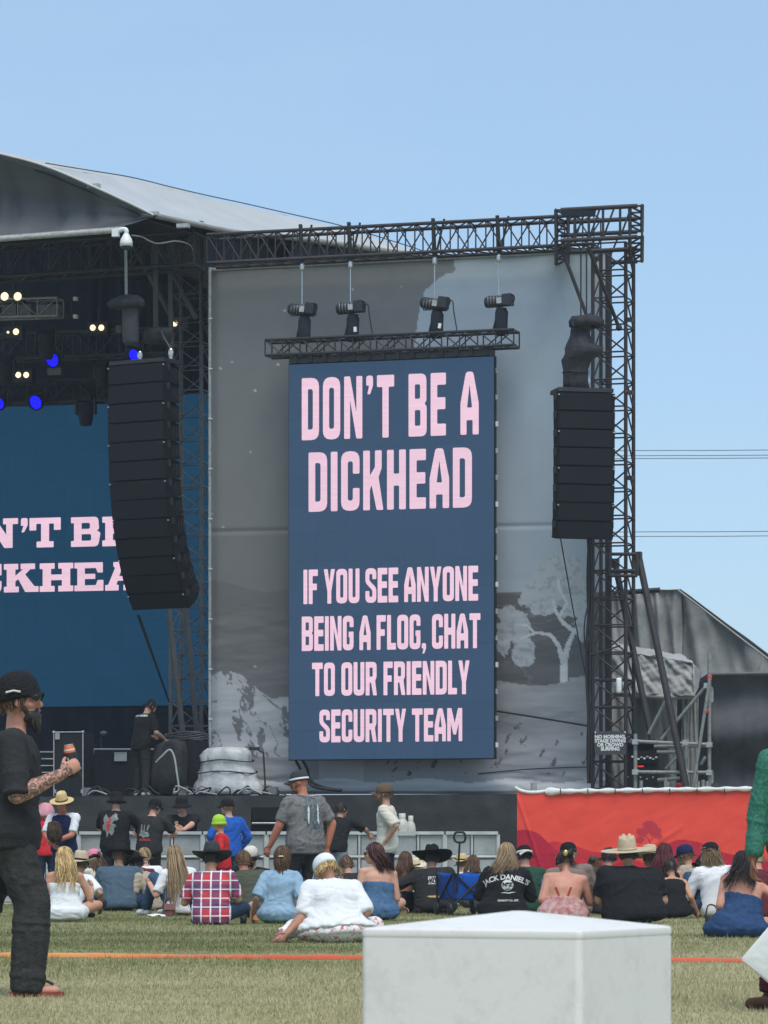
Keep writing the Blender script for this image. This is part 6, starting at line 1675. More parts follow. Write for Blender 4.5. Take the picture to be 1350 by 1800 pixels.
    if beard:
        bm_, ln = hairmat(beard[0], HR[beard[0]]), beard[1]
        sh_ = [ellip(V3(0, .055, -.085), V3(.060, 0, 0), V3(0, .052, 0), V3(0, 0, .045)), capsule(V3(-.055, .03, -.05), V3(-.062, .0, .0), .02, .012), capsule(V3(.055, .03, -.05), V3(.062, .0, .0), .02, .012), capsule(V3(-.028, .098, -.048), V3(.028, .098, -.048), .010, .010)]
        if ln > .03: sh_.append(capsule(V3(0, .07, -.10), V3(0, .085, -.10 - ln), .05, .018))
        me = remesh(sh_, .008, 2); wrinkle(me, .006, seed + 9, (40, 40, 20))
        rs = random.Random(seed); st = []
        for _ in range(90 if ln > .03 else 20):
            a = rs.uniform(-1.2, 1.2); p = V3(math.sin(a) * .056, .05 + math.cos(a) * .045, rs.uniform(-.12, -.07)); st.append(capsule(p, p + V3(rs.uniform(-.015, .015), .012, -ln * rs.uniform(.5, 1.0) - .01), .004, .001, 4))
        join_into(me, st); me.name = 'beard'
        mesh_obj('beard', me, bm_, root, HW)
    if glasses is not None:
        gm = surf('lens_' + glasses, {'black': (.01, .01, .012), 'blue': (.03, .05, .12)}[glasses], .12, .1, 5)
        gl = [capsule(V3(-.062, .092, .014), V3(-.018, .104, .012), .019, .019, 8, .5), capsule(V3(.018, .104, .012), V3(.062, .092, .014), .019, .019, 8, .5), capsule(V3(-.02, .106, .02), V3(.02, .106, .02), .005, .005, 6)]
        for s in (-1, 1): gl.append(capsule(V3(.074 * s, .085, .018), V3(.082 * s, -.01, .012), .005, .004, 5))
        mesh_obj('sunglasses', shapes_mesh(gl), gm, root, HW)
    if face:
        em = surf('eye_white', (.6, .58, .55), .3, .05, 5); ed = surf('eye_dark', (.03, .02, .015), .3, .1, 5)
        if glasses is None:
            for s in (-1, 1):
                e = ball('eye', HW @ V3(.031 * s, .084, .012), .012 * sc, em, root); ball('iris', HW @ V3(.031 * s, .0935, .012), .0065 * sc, ed, e)
        ball('mouth', HW @ V3(0, .103, -.057), (.022 * sc, .010 * sc, .006 * sc), surf('lips', (.35, .12, .10), .5, .1, 5), root, rot=HW.to_quaternion().to_matrix().to_4x4())
    if hat:
        hk, hm = hat[0], hat[1]; h2 = hat[2] if len(hat) > 2 else None; ho = hat[3] if len(hat) > 3 else {}
        tilt = Matrix.Rotation(R(ho.get('tilt', 0)), 4, 'X') @ Matrix.Rotation(R(ho.get('roll', 0)), 4, 'Y') @ Matrix.Rotation(R(ho.get('turn', 0)), 4, 'Z') @ Matrix.Diagonal((ho.get('k', 1.06),) * 3 + (1,))
        HT = HW @ Matrix.Translation(V3(0, 0, ho.get('up', 0))) @ tilt
        if hk == 'cowboy':
            v, f = hat_cowboy(ho.get('brim', .20), ho.get('curl', .05), ho.get('crown', .125), ho.get('pinch', .035), ho.get('dip', .02))
            o = from_py('hat', v, f, hm, root, True, HT)
            if h2: v, f = hat_band(); from_py('hat_band', v, f, h2, o, True, HT)
        elif hk == 'bucket':
            v, f = hat_bucket(); o = from_py('hat', v, f, hm, root, True, HT)
        elif hk == 'cap':
            v, f = hat_dome(ho.get('h', .10), ho.get('base', .028)); o = from_py('cap', v, f, hm, root, True, HT)
            v, f = hat_bill(ho.get('bill', .075)); from_py('bill', v, f, h2 or hm, o, True, HT)
            if 'band' in ho: v, f = hat_band(.0915, .1095, ho.get('z0', .012), ho.get('z1', .045)); from_py('cap_band', v, f, ho['band'], o, True, HT)
        elif hk == 'beanie':
            v, f = hat_dome(.13, .01, .092, .108); v = [p + V3(mnoise.noise(p * 40) * .006, mnoise.noise(p * 37 + V3(3, 3, 3)) * .006, mnoise.noise(p * 33) * .008) for p in v]
            o = from_py('beanie', v, f, hm, root, True, HT); v, f = hat_band(.098, .115, -.02, .02); from_py('cuff', v, f, hm, o, True, HT)
        elif hk == 'scarf':
            v, f = hat_dome(.135, -.06, .10, .118); v = [p * (1 + .05 * mnoise.noise(p * 25)) for p in v]; o = from_py('bonnet', v, f, hm, root, True, HT)
    return root, parts, mw, HW
def decal(target, me2, mat, parent, M, name='print', lift=.006):
    """lay a flat print on a garment: me2 lies in its XZ plane, M takes it in front of the cloth, +Y looks into the cloth"""
    tm = WM[target]; bv = BVHTree.FromPolygons([tm @ v.co for v in target.data.vertices], [p.vertices[:] for p in target.data.polygons])
    d = (M.to_3x3() @ V3(0, 1, 0)).normalized(); ok = True
    bm = bmesh.new(); bm.from_mesh(me2)
    for _ in range(2):
        long = [e for e in bm.edges if e.calc_length() > .03]
        if long: bmesh.ops.subdivide_edges(bm, edges=long, cuts=1)
    bmesh.ops.triangulate(bm, faces=bm.faces[:])
    miss = []
    for v in bm.verts:
        o = M @ v.co; hit = bv.ray_cast(o, d, 1.2)
        if hit[0] is None: miss.append(v)
        else: v.co = hit[0] - d * lift
    if miss: bmesh.ops.delete(bm, geom=miss, context='VERTS')
    me = bpy.data.meshes.new(name); bm.to_mesh(me); bm.free()
    return mesh_obj(name, me, mat, parent)
# ------------------------------------------------------------------ the crowd
c_black = cloth('black', (.017, .017, .018)); c_black2 = cloth('washed_black', (.030, .030, .031)); c_white = cloth('white', (.74, .74, .75), var=.04); c_cream = cloth('cream', (.62, .58, .49), var=.06)
c_den = cloth('denim', (.045, .085, .145), var=.25); c_dden = cloth('dark_denim', (.022, .04, .075), var=.25); c_lden = cloth('pale_denim', (.27, .40, .52), var=.12); c_mden = cloth('mid_denim', (.075, .145, .26), var=.2)
c_slate = cloth('slate_blue', (.075, .115, .155), var=.12); c_maroon = cloth('maroon', (.12, .025, .03)); c_beige = cloth('beige', (.40, .33, .25)); c_olive = cloth('olive', (.075, .085, .06)); c_navy = cloth('navy', (.014, .022, .07))
c_green = cloth('dark_green', (.025, .07, .045)); c_taupe = cloth('taupe', (.22, .165, .14)); c_grey = cloth('grey_marl', (.17, .165, .165), var=.25); c_red = cloth('red', (.55, .03, .035)); c_blue = cloth('royal_blue', (.02, .10, .42), var=.2)
c_lime = cloth('lime', (.36, .58, .06), var=.15); c_pink = cloth('pink', (.62, .16, .24), var=.2, rgb2=(.75, .45, .47), scale=6); c_teal = cloth('teal_denim', (.016, .035, .05)); c_char = cloth('charcoal', (.045, .046, .05))
f_black = cloth('black_felt', (.014, .014, .015), bump=.15); f_tan = cloth('tan_felt', (.52, .42, .29), bump=.2); f_straw = cloth('straw', (.62, .46, .22), bump=.5); f_char = cloth('charcoal_felt', (.045, .047, .05), bump=.15); f_cream = cloth('cream_straw', (.66, .56, .38), bump=.5)
c_capbrown = cloth('brown_cap', (.13, .09, .06)); s_white = cloth('white_shoe', (.6, .6, .58)); c_pinkcap = cloth('pink_cap', (.72, .22, .32)); c_yellow = cloth('yellow_top', (.55, .48, .22)); s_brown = cloth('brown_shoe', (.10, .05, .035)); s_pink = cloth('pink_shoe', (.70, .22, .32))
STAND = [((-.11, .03, .50), (-.12, 0, .08), (-.2, 1, 0)), ((.11, .03, .50), (.12, 0, .08), (.2, 1, 0))]
ink_print = surf('print_white', (.62, .62, .60), .8, .2, 30); red_print = surf('print_red', (.45, .05, .05), .8, .3, 30); grey_print = surf('print_grey', (.20, .21, .20), .8, .5, 45); teal_print = surf('print_slate', (.10, .125, .14), .8, .5, 40); gold_print = surf('print_gold', (.50, .40, .16), .7, .3, 40); brown_print = surf('print_brown', (.16, .09, .05), .8, .4, 40)
def flat_shape(pts):
    me = bpy.data.meshes.new('flat'); V = [(x, 0, z) for x, z in pts]
    tri = tessellate_polygon([[Vector((x, z, 0)) for x, z in pts]]); me.from_pydata(V, [], [tuple(t) for t in tri]); me.update(); return me
def flat_text(body, size, bold=0, space=1.0):
    me = text_mesh(body, size, bold, 'CENTER', space); c = co_get(me); d = c.copy(); d[:, 1] = 0; d[:, 2] = c[:, 1]; me.vertices.foreach_set('co', d.ravel()); me.update(); return me
def merge(meshes):
    bm = bmesh.new()
    for m in meshes: bm.from_mesh(m)
    out = bpy.data.meshes.new('merged'); bm.to_mesh(out); bm.free(); return out
def moved(me, dx=0, dz=0, rot=0, k=1, arc=None):
    c = co_get(me); x, z = c[:, 0] * k, c[:, 2] * k
    if arc:
        a = x / arc; r = arc + z; x, z = r * np.sin(a), r * np.cos(a) - arc
    xr = x * math.cos(rot) - z * math.sin(rot) + dx; zr = x * math.sin(rot) + z * math.cos(rot) + dz
    d = np.zeros_like(c); d[:, 0] = xr; d[:, 2] = zr; me.vertices.foreach_set('co', d.ravel()); me.update(); return me
def blobshape(rx, rz, seed, n=22, amp=.35):
    rs = random.Random(seed); return flat_shape([(rx * math.cos(t) * (1 + rs.uniform(-amp, amp)), rz * math.sin(t) * (1 + rs.uniform(-amp, amp))) for t in [2 * math.pi * k / n for k in range(n)]])
def back(mw, x, z, y=-.6):
    return mw @ Matrix.Translation(V3(x, y, z))
def person_at(label, px, py, **k): return person(label, px, gdep(py), **k)

# ---- standing by the barrier
person('man in straw hat and navy shirt with white sleeves facing us', 113, 53.4, 168, stand=STAND, arms=(((.02, .30, 1.02), (-.8, -.2, -.5)), ((.10, .30, .98), (.8, -.2, -.5))), lean=0, slouch=12, top=c_navy, sleeve='short', sleeve_mat=c_white, bottom=c_dden, shoes=c_black, tone='red', head=(0, -14), hair=('short', 'brown'), hat=('cowboy', f_straw, c_capbrown, {'brim': .175, 'curl': .0, 'dip': .0, 'crown': .12, 'pinch': .01}), face=True, seed=3, group='people standing at the barrier', sc=.98)
person('person in a pink knitted bonnet and red top behind the walking man', 82, 55.2, 20, stand=STAND, arms=(((-.2, .25, 1.0),), ((.2, .25, 1.0),)), lean=2, slouch=8, top=c_red, sleeve='long', bottom=c_dden, shoes=c_black, tone='fair', hat=('scarf', c_pink, None, {'k': 1.55}), seed=4, group='people standing at the barrier', sc=.93)
r, p3, m3, _ = person('man in black bucket hat and black shirt with floral back print', 202, 55, -8, stand=STAND, arms=(((-.16, .48, 1.14),), ((.26, .45, 1.12),)), lean=3, slouch=10, top=c_black, bottom=c_black2, shoes=c_black, tone='fair', hair=('short', 'dark'), hat=('bucket', f_black), seed=5, group='people standing at the barrier', sc=1.02, fat=1.12, hem=-.24)
decal(p3['top'], merge([moved(blobshape(.10, .14, 2), -.05, 0), moved(blobshape(.05, .06, 8), .05, .12)]), grey_print, r, back(m3, -.03, 1.22), 'floral_print', .008)
decal(p3['top'], merge([moved(blobshape(.03, .09, 3, 14, .5), -.045, 0), moved(blobshape(.02, .03, 6, 9), -.02, .09)]), red_print, r, back(m3, -.03, 1.22), 'rose_print', .014)
r, p4, m4, _ = person('man in black cap and black shirt with pale back print', 262, 55, -22, stand=STAND, arms=(((-.14, .46, 1.14),), ((.2, .46, 1.12),)), lean=5, slouch=16, top=c_black2, bottom=c_black, shoes=c_black, tone='fair', head=(-25, -10), hair=('short', 'dark'), hat=('cap', f_black), seed=6, group='people standing at the barrier', sc=.97, fat=1.08, hem=-.25)
decal(p4['top'], merge([moved(flat_shape([(-.08, 0), (-.05, 0), (-.05, .16), (-.08, .16)])), moved(flat_shape([(-.02, .02), (.0, .02), (.0, .15), (-.02, .15)])), moved(blobshape(.09, .05, 4), .0, .0), moved(flat_shape([(.03, .06), (.05, .06), (.08, .15), (.05, .15)]))]), grey_print, r, back(m4, -.03, 1.14), 'pale_print', .008)
decal(p4['top'], flat_text('MUSICAL', .05, .002), red_print, r, back(m4, -.01, 1.05), 'red_lettering', .012)
r, p5, m5, _ = person('man in bucket hat leaning his arms on the barrier facing us', 322, 57.15, 180, stand=STAND, arms=(((-.05, .60, 1.19), (-1, -.2, -.2), (1, .25, 0)), ((.14, .60, 1.20), (1, -.2, -.2), (-1, .3, 0))), lean=8, slouch=10, top=c_black, bottom=c_black2, shoes=c_black, tone='fair', head=(-25, -4), hair=('short', 'dark'), hat=('bucket', f_black), face=True, glasses='black', seed=7, group='people standing at the barrier', fat=1.12)
decal(p5['top'], moved(blobshape(.03, .035, 5), -.10, 0), gold_print, r, m5 @ Matrix.Translation(V3(.0, .9, 1.30)) @ Matrix.Rotation(math.pi, 4, 'Z'), 'chest_logo', .008)
person('man in bright blue jacket and black cap looking left', 404, 54.5, 28, stand=STAND, arms=(((-.22, .15, .95),), ((.24, .12, .92),)), lean=0, slouch=8, top=c_blue, sleeve='long', bottom=c_den, shoes=c_black, tone='fair', head=(40, 0), hair=('short', 'brown'), hat=('cap', f_black), seed=8, group='people standing at the barrier', sc=.95, hem=-.26)
person('child in lime beanie and red shirt turned to the left', 391, 44, 92, stand=STAND, arms=(((-.18, .2, .95),), ((.2, .1, .9),)), lean=0, slouch=6, top=c_red, bottom=c_dden, shoes=c_black, tone='fair', hair=('short', 'light'), hat=('beanie', c_lime, None, {'k': 1.12}), face=True, seed=9, group='people standing in the crowd', sc=.735, voxel=.011)
r, p8, m8, _ = person('big man in grey shirt walking left with a white-banded cap', 538, 41.5, 40, stand=[((-.12, .20, .48), (-.12, .02, .10), (0, 1, 0)), ((.11, .06, .50), (.12, -.2, .1), (0, 1, 0))], arms=(((-.36, .20, .88), (-.6, -.9, -.2)), ((.30, -.02, .88),)), lean=1, slouch=10, top=c_grey, sleeve='short', bottom=c_char, shoes=c_black, tone='red', head=(38, -6), hat=('cap', f_char, None, {'band': c_white, 'z0': .020, 'z1': .040}), beard=('brown', .02), glasses='black', face=True, seed=10, group='people standing in the crowd', sc=1.03, fat=1.22, hem=-.30, amp=.012, low_rise=.4)
decal(p8['top'], merge([moved(blobshape(.06, .17, 12, 26, .4), -.05, -.04), moved(blobshape(.05, .19, 14, 26, .4), .05, -.06), moved(blobshape(.14, .03, 15, 20, .3), 0, .17)]), teal_print, r, m8 @ Matrix.Rotation(R(-8), 4, 'Z') @ Matrix.Translation(V3(.02, -.7, 1.28)), 'back_print', .010)
decal(p8['top'], merge([moved(flat_shape([(-.15, 0), (.15, .01), (.15, .035), (-.15, .03)])), moved(blobshape(.012, .10, 17, 12), -.07, -.2), moved(blobshape(.012, .12, 18, 12), .06, -.2)]), ink_print, r, m8 @ Matrix.Rotation(R(-8), 4, 'Z') @ Matrix.Translation(V3(.02, -.7, 1.44)), 'pale_back_print', .016)
person('man in black shirt and denim shorts leaning over the barrier', 589, 55, -18, stand=STAND, arms=(((-.12, .58, 1.16),), ((.34, .62, 1.17), (1, -.3, -.3), (.4, .2, -.6))), lean=16, slouch=22, top=c_black, bottom=cloth('faded_denim', (.20, .24, .28)), low_rise=.4, shoes=c_black, tone='warm', head=(-30, 5), hair=('short', 'dark'), seed=11, group='people standing at the barrier', sc=.97, tattoo=.8)
person('man in cream shirt with hand on hip and brown cap looking left', 680, 47, 78, stand=STAND, arms=(((-.22, -.04, .98), (-.5, -1, .1), (.2, .6, -.5)), ((.2, .06, .95),)), lean=-3, slouch=8, top=c_cream, sleeve='half', bottom=c_teal, shoes=s_brown, tone='fair', head=(6, 0), hair=('short', 'brown'), hat=('cap', c_capbrown), glasses='black', beard=('brown', .008), face=True, seed=12, group='people standing in the crowd', sc=1.0, hem=-.22)
r, p11, m11, _ = person('stage hand in black with pale sneakers bending over gear on the stage', 248, dep(248, .35), -52, z0=DECK, stand=STAND, arms=(((-.12, .30, 1.05),), ((.22, .34, 1.0), (.6, -.8, -.4), (.1, .4, -.8))), lean=5, slouch=14, top=c_black, bottom=c_black2, shoes=s_white, tone='fair', head=(0, -28), hair=('short', 'dark'), face=True, beard=('dark', .01), seed=13, group='people on stage', sc=1.06, fat=1.08, hem=-.26, tattoo=.7)
decal(p11['top'], moved(flat_text('CREW MEMBER', .045, .002)), ink_print, r, m11 @ Matrix.Rotation(R(35), 4, 'Z') @ Matrix.Translation(V3(.0, -.7, 1.40)), 'back_lettering', .008)

rg = [(W(x, y, 53.0), V3(w, 0, 0), V3(0, w * .8, 0)) for x, y, w in ((98, 1480, .06), (97, 1474, .11), (96, 1464, .12), (95, 1454, .10), (94, 1447, .08), (94, 1443, .02))]
wrapped('dark_bundle', 'dark bundle held in the arms of the straw-hatted man', 'bundle', rg, cloth('dark_bundle', (.03, .022, .018), var=.5, rgb2=(.10, .065, .04), scale=14), 5, amp=.08)
# ---- seated, left part
person_at('blonde woman in a white dress seated left behind the walking man', 113, 1621, yaw=-14, fem=True, top=c_white, sleeve='none', neckline=.70, skirt='seat', tone='warm', hair=('wavy', 'blond', .40), seed=21, lean=2, slouch=16, arms=('lap', 'knee'), hip=1.1)
person('person in white shirt and tan cowboy hat sitting behind the blonde woman', 120, 44.5, -30, top=c_white, bottom=c_dden, shoes=c_black, tone='warm', hair=('short', 'brown'), hat=('cowboy', f_tan, f_black, {'brim': .18, 'tilt': 8}), arms=('lap', (( .32, .26, .16),)), seed=22, slouch=30, lean=6, tattoo=.7, sc=.94)
person('woman in pink cap with long brown hair and cream top', 184, 50.5, 32, fem=True, top=c_cream, sleeve='half', bottom=c_black, shoes=s_white, tone='fair', hair=('long', 'brown', .34), hat=('cap', c_pinkcap, f_black, {'turn': 150}), seed=23, slouch=24, seat='up', arms=('hug', 'hug'))
person('man in slate blue shirt and flat black hat sitting cross-legged', 208, 49.8, -3, top=c_slate, bottom=c_dden, shoes=c_black, tone='tan', hair=('short', 'brown'), hat=('cowboy', f_black, None, {'brim': .185, 'curl': .01, 'crown': .085, 'pinch': .01}), seat='wide', seed=24, lean=6, slouch=20, sc=1.05, fat=1.15, arms=('knee', 'knee'))
person('person in maroon shirt sitting right of the slate blue shirt', 250, 51.5, 15, top=c_maroon, bottom=c_den, shoes=c_black, tone='fair', hair=('short', 'brown'), seed=25, slouch=20, sc=.98, seat='up', arms=('hug', 'hug'))
person('bare-headed short-haired person sitting close to the barrier', 259, 53.5, 5, top=c_white, bottom=c_den, shoes=c_black, tone='fair', hair=('short', 'light'), seed=26, slouch=10, sc=1.0)
person('man in beige shirt and black felt hat with knees drawn up', 272, 50.0, 55, top=c_beige, bottom=c_den, shoes=s_white, tone='tan', hair=('short', 'dark'), hat=('cowboy', f_black, None, {'brim': .17}), seed=27, slouch=32, lean=8, sc=.93, seat='up', arms=('knee', 'hug'))
person('woman with very long light brown hair in a white shirt and jeans', 322, 46.0, 34, fem=True, top=c_white, bottom=c_den, shoes=s_white, tone='fair', hair=('long', 'light', .62, 340, .26), seed=28, slouch=26, lean=6, seat='up', arms=('knee', 'hug'), sc=1.05)
r, p5b, m5b, _ = person_at('man in red plaid shirt and dark cowboy hat', 371, 1626, yaw=2, top=plaid_mat(), sleeve='short', bottom=c_dden, shoes=s_brown, tone='warm', hair=('short', 'dark'), hat=('cowboy', f_char, f_black, {'brim': .20, 'curl': .028, 'crown': .14, 'pinch': .025}), seat='oneup', seed=29, lean=5, slouch=16, arms=('knee', 'knee'), sc=1.0, hem=-.24)
person('man in olive shirt leaning left beside the plaid shirt', 434, 44.5, -20, top=c_olive, bottom=c_dden, shoes=c_black, tone='red', hair=('short', 'brown'), seed=30, lean=8, slouch=24, side=-14, head=(40, 0), arms=('side', 'knee'), sc=1.0, tattoo=.6, fat=1.1)
person('man facing us in a cream and black cap with dark glasses', 443, 48.2, 165, top=c_black, bottom=c_dden, shoes=c_black, tone='fair', hair=('short', 'dark'), hat=('cap', c_cream, f_black), glasses='black', beard=('dark', .02), face=True, seed=31, lean=4, slouch=14, arms=('lap', 'lap'), sc=1.02, head=(-20, -8))
r, p7, m7, hw7 = person_at('woman in pale denim dress with half-tied brown hair', 490, 1624, yaw=-3, fem=True, top=c_lden, sleeve='half', skirt='seat', tone='fair', hair=('tie', 'brown'), seed=32, lean=2, slouch=12, arms=('side', 'side'), hip=1.05, sc=1.0)
ball('hair_clip', hw7 @ V3(0, -.115, .0), (.035, .012, .010), surf('clip_pearl', (.7, .55, .35), .3, .1, 9), r)
person('man in navy shirt with a black and straw cap beside the denim dress', 534, 46.0, -38, top=c_navy, bottom=c_dden, shoes=c_black, tone='red', hair=('short', 'dark'), hat=('cap', f_black, f_cream, {'band': f_cream}), beard=('dark', .02), face=True, seed=33, lean=4, slouch=20, arms=('knee', 'knee'), sc=1.03, fat=1.1)
r, p9, m9, _ = person_at('woman in white top, white cap and floral skirt nearest the hose', 590, 1657, yaw=6, fem=True, top=c_white, sleeve='half', bottom=lace_mat(), shoes=s_pink, tone='tan', hair=('long', 'blond', .07, 150, .02), hat=('cap', c_white, None, {'k': 1.14}), seat=[((-.30, .22, .16), (-.46, .02, .07)), ((.36, .30, .15), (.10, .42, .08))], seed=34, lean=14, slouch=26, head=(38, -20), arms=('outback', 'lap'), sc=.98, fat=1.42, hip=1.22, skirt='lace', hem=-.02, amp=.012)
person_at('woman in blue denim strapless dress with dark red hair in profile', 662, 1618, yaw=14, fem=True, top=c_mden, sleeve='none', neckline=.66, skirt='seat', tone='fair', hair=('long', 'darkred', .24, 190, .15, (.05, 0)), glasses='black', face=True, seed=35, lean=1, slouch=14, head=(52, 0), arms=('lap', 'lap'), sc=1.05, hip=1.1, fat=1.08)
person_at('young woman in backless black top with long brown hair', 709, 1605, yaw=-8, fem=True, top=c_black, sleeve='none', neckline=.40, bottom=c_black, shoes=s_white, tone='warm', hair=('long', 'brown', .26), seed=36, lean=0, slouch=12, arms=('lap', ((.14, -.02, .10), (1, -.6, 0))), sc=.93)
person('child in a cream straw cowboy hat close to the barrier', 742, 52.5, 30, top=c_cream, bottom=c_den, shoes=c_black, tone='fair', hair=('short', 'light'), hat=('cowboy', f_cream, f_black, {'brim': .19, 'tilt': 14, 'roll': -12}), seed=37, slouch=20, sc=.80)
r, p13, m13, _ = person_at('man in black shirt and wide black cowboy hat kneeling by the wagon', 762, 1606, yaw=-4, top=c_black2, bottom=c_dden, shoes=c_black, tone='tan', hair=('short', 'dark'), hat=('cowboy', f_black, None, {'brim': .235, 'curl': .035, 'crown': .13}), seat='kneel', seed=38, lean=10, slouch=18, side=-5, arms=(((-.40, .02, .10), (-1, -.5, 0)), 'knee'), sc=1.02, fat=1.18, tattoo=1.0)
decal(p13['top'], merge([moved(flat_shape([(-.075, -.05), (.045, -.05), (.045, .05), (-.075, .05)])), moved(flat_shape([(.06, -.045), (.085, -.045), (.085, .05), (.06, .05)]))]), ink_print, r, back(m13, .02, .44), 'white_print', .008)
decal(p13['top'], moved(flat_text('LIVE\nTOUR', .05, .003), -.015, 0), c_black, r, back(m13, .02, .44), 'print_lettering', .012)
decal(p13['top'], moved(blobshape(.11, .012, 3), .0, 0), gold_print, r, back(m13, .06, .23), 'belt_tag', .008)
person('long-haired child sitting behind the blue wagon', 836, 52.5, 10, fem=True, top=c_char, bottom=c_den, tone='fair', hair=('long', 'brown', .2), seed=39, sc=.88, slouch=12)
person('child in a small straw hat behind the wagon handle', 815, 54, -10, top=c_cream, bottom=c_den, tone='fair', hair=('short', 'brown'), hat=('cowboy', f_straw, f_black, {'brim': .15}), seed=40, sc=.86, slouch=12)
# ---- seated, right part
r, p14, m14, _ = person('woman in black printed jacket with long light brown hair', 884, 43.0, -6, fem=True, top=c_black, sleeve='long', bottom=c_dden, shoes=s_white, tone='fair', hair=('long', 'light', .24, 220, .15, (-.06, 0)), seed=41, lean=4, slouch=16, head=(30, -6), arms=('knee', 'knee'), sc=1.06, fat=1.32, seat='up', hem=-.22)
bk = back(m14, .035, .50)
decal(p14['top'], moved(flat_text("JACK DANIEL'S", .080, .0024, .95), 0, -.005, arc=.40), ink_print, r, bk, 'arched_lettering', .008)
ringm = merge([flat_shape([(.062 * math.cos(t), .062 * math.sin(t)) for t in np.linspace(0, 6.1, 30)])])
decal(p14['top'], moved(ringm, .02, -.095), ink_print, r, bk, 'round_badge', .008)
decal(p14['top'], merge([moved(flat_text('N\u00baZ', .06, .003), .02, -.09), moved(flat_shape([(-.03, 0), (.03, 0), (.02, -.012), (-.02, -.012)]), .02, -.135)]), c_black, r, bk, 'badge_lettering', .012)
decal(p14['top'], moved(flat_shape([(-.085, 0), (-.03, .0), (0, -.008), (.03, .0), (.085, .012), (.03, .012), (0, .004), (-.03, .012)]), .03, -.185), ink_print, r, bk, 'wing_print', .008)
decal(p14['top'], moved(flat_text('QUALITY Co. EST.', .028, .001), .03, -.27), ink_print, r, bk, 'small_lettering', .008)
decal(p14['top'], moved(flat_shape([(-.14, 0), (.14, .02), (.14, .028), (-.14, .008)]), -.01, .125), ink_print, r, bk, 'shoulder_stripe', .008)
person('person in dark green shirt and cream and black cap', 924, 47.5, 10, top=c_green, bottom=c_dden, shoes=c_black, tone='fair', hair=('short', 'dark'), hat=('cap', f_black, c_cream, {'turn': 180, 'band': c_cream}), seed=42, lean=3, slouch=16, sc=1.04)
r, p17, m17, hw17 = person('woman with bare back, dark hair and a gold hair clip', 990, 41.2, 8, fem=True, top=cloth('red_white_tie', (.40, .10, .10), rgb2=(.6, .45, .42), scale=18), sleeve='none', neckline=.36, bottom=c_den, seat='up', tone='pink', hair=('bun', 'dark'), seed=43, lean=6, slouch=26, head=(20, -8), arms=('lap', 'knee'), sc=.98, fat=1.36)
ball('hair_clip', hw17 @ V3(-.045, -.135, .05), (.028, .02, .04), surf('clip_gold', (.75, .55, .15), .25, .1, 9, metal=.8), r)
bk17 = back(m17, 0, .36)
for s in (-1, 1):
    decal(p17['body'], moved(flat_shape([(-.012, -.07), (.012, -.07), (.012 + s * .05, .07), (-.012 + s * .05, .07)]), s * .035, 0), cloth('tie_red', (.33, .05, .05)), r, bk17, 'tie_strap', .006)
r, p18, m18, _ = person('man in taupe shirt and black cap with a moth print', 1006, 45.5, -2, top=c_taupe, bottom=c_dden, shoes=c_black, tone='pink', seat='up', hair=('short', 'light'), hat=('cap', f_black), seed=44, lean=3, slouch=16, arms=('lap', 'knee'), sc=1.06, fat=1.05)
decal(p18['top'], merge([moved(blobshape(.055, .03, 4, 18, .3), -.045, .0, .4), moved(blobshape(.055, .03, 5, 18, .3), .045, .0, -.4), moved(blobshape(.03, .03, 6, 12, .3), 0, -.045)]), brown_print, r, back(m18, .07, .46), 'moth_print', .008)
decal(p18['top'], merge([moved(blobshape(.03, .014, 7, 14, .3), -.045, .0, .4), moved(blobshape(.03, .014, 8, 14, .3), .045, .0, -.4)]), gold_print, r, back(m18, .07, .46), 'moth_wing_print', .012)
person('large man in plain black shirt and wide beige cowboy hat', 1115, 41.0, -2, top=c_black, bottom=c_dden, shoes=c_black, tone='warm', hair=('short', 'dark'), hat=('cowboy', f_tan, f_tan, {'brim': .25, 'curl': .005, 'crown': .165, 'pinch': .06, 'dip': .0, 'tilt': 20}), seat='up', seed=45, lean=6, slouch=20, arms=('knee', 'knee'), sc=1.08, fat=1.62)
person('dark-haired person half hidden left of the beige cowboy hat', 1066, 46.5, -12, top=c_char, bottom=c_dden, shoes=c_black, tone='fair', hair=('short', 'dark'), seed=63, slouch=16, sc=1.0, seat='up', arms=('hug', 'hug'))
person('woman with long maroon hair and black top behind the beige hat', 1166, 45.0, 0, fem=True, top=c_black, sleeve='none', neckline=.9, bottom=c_black, tone='fair', hair=('long', 'maroon', .30, 220, .16), seed=46, lean=2, slouch=12, sc=1.05)
person('person in a tan hat sitting between the beige hat and maroon hair', 1146, 48.0, 20, top=c_olive, bottom=c_dden, tone='tan', hair=('long', 'brown', .12), hat=('cowboy', f_tan, c_capbrown, {'brim': .2, 'curl': .02}), seed=47, slouch=14, sc=.98)
person('person in black singlet left of the white-shirted man', 1188, 44.2, 10, fem=True, top=c_black, sleeve='none', neckline=.92, bottom=c_dden, shoes=s_brown, tone='warm', hair=('short', 'dark'), seed=48, slouch=24, lean=6, sc=.86, arms=('side', 'side'))
person('dark-haired person in yellow top seen past the white shirt', 1212, 47.0, -60, top=c_yellow, bottom=c_den, tone='fair', hair=('short', 'dark'), hat=('cap', f_black, None, {'turn': 180}), seed=49, slouch=24, lean=6, sc=.88)
person('bearded man in navy cap looking left past the white shirt', 1226, 47.8, 62, top=c_beige, bottom=c_dden, tone='warm', hair=('short', 'brown'), hat=('cap', c_navy), beard=('light', .06), glasses='blue', face=True, seed=50, slouch=14, sc=1.05)
r, p22, m22, hw22 = person_at('man in white shirt and jeans with curly hair under a black cap', 1262, 1613, yaw=32, top=c_white, sleeve='long', bottom=c_den, shoes=s_brown, tone='fair', hair=('curly', 'light', .22), hat=('cap', f_black), seat='up', seed=51, lean=4, slouch=14, side=-4, head=(18, 0), arms=('knee', 'lap'), sc=1.06)
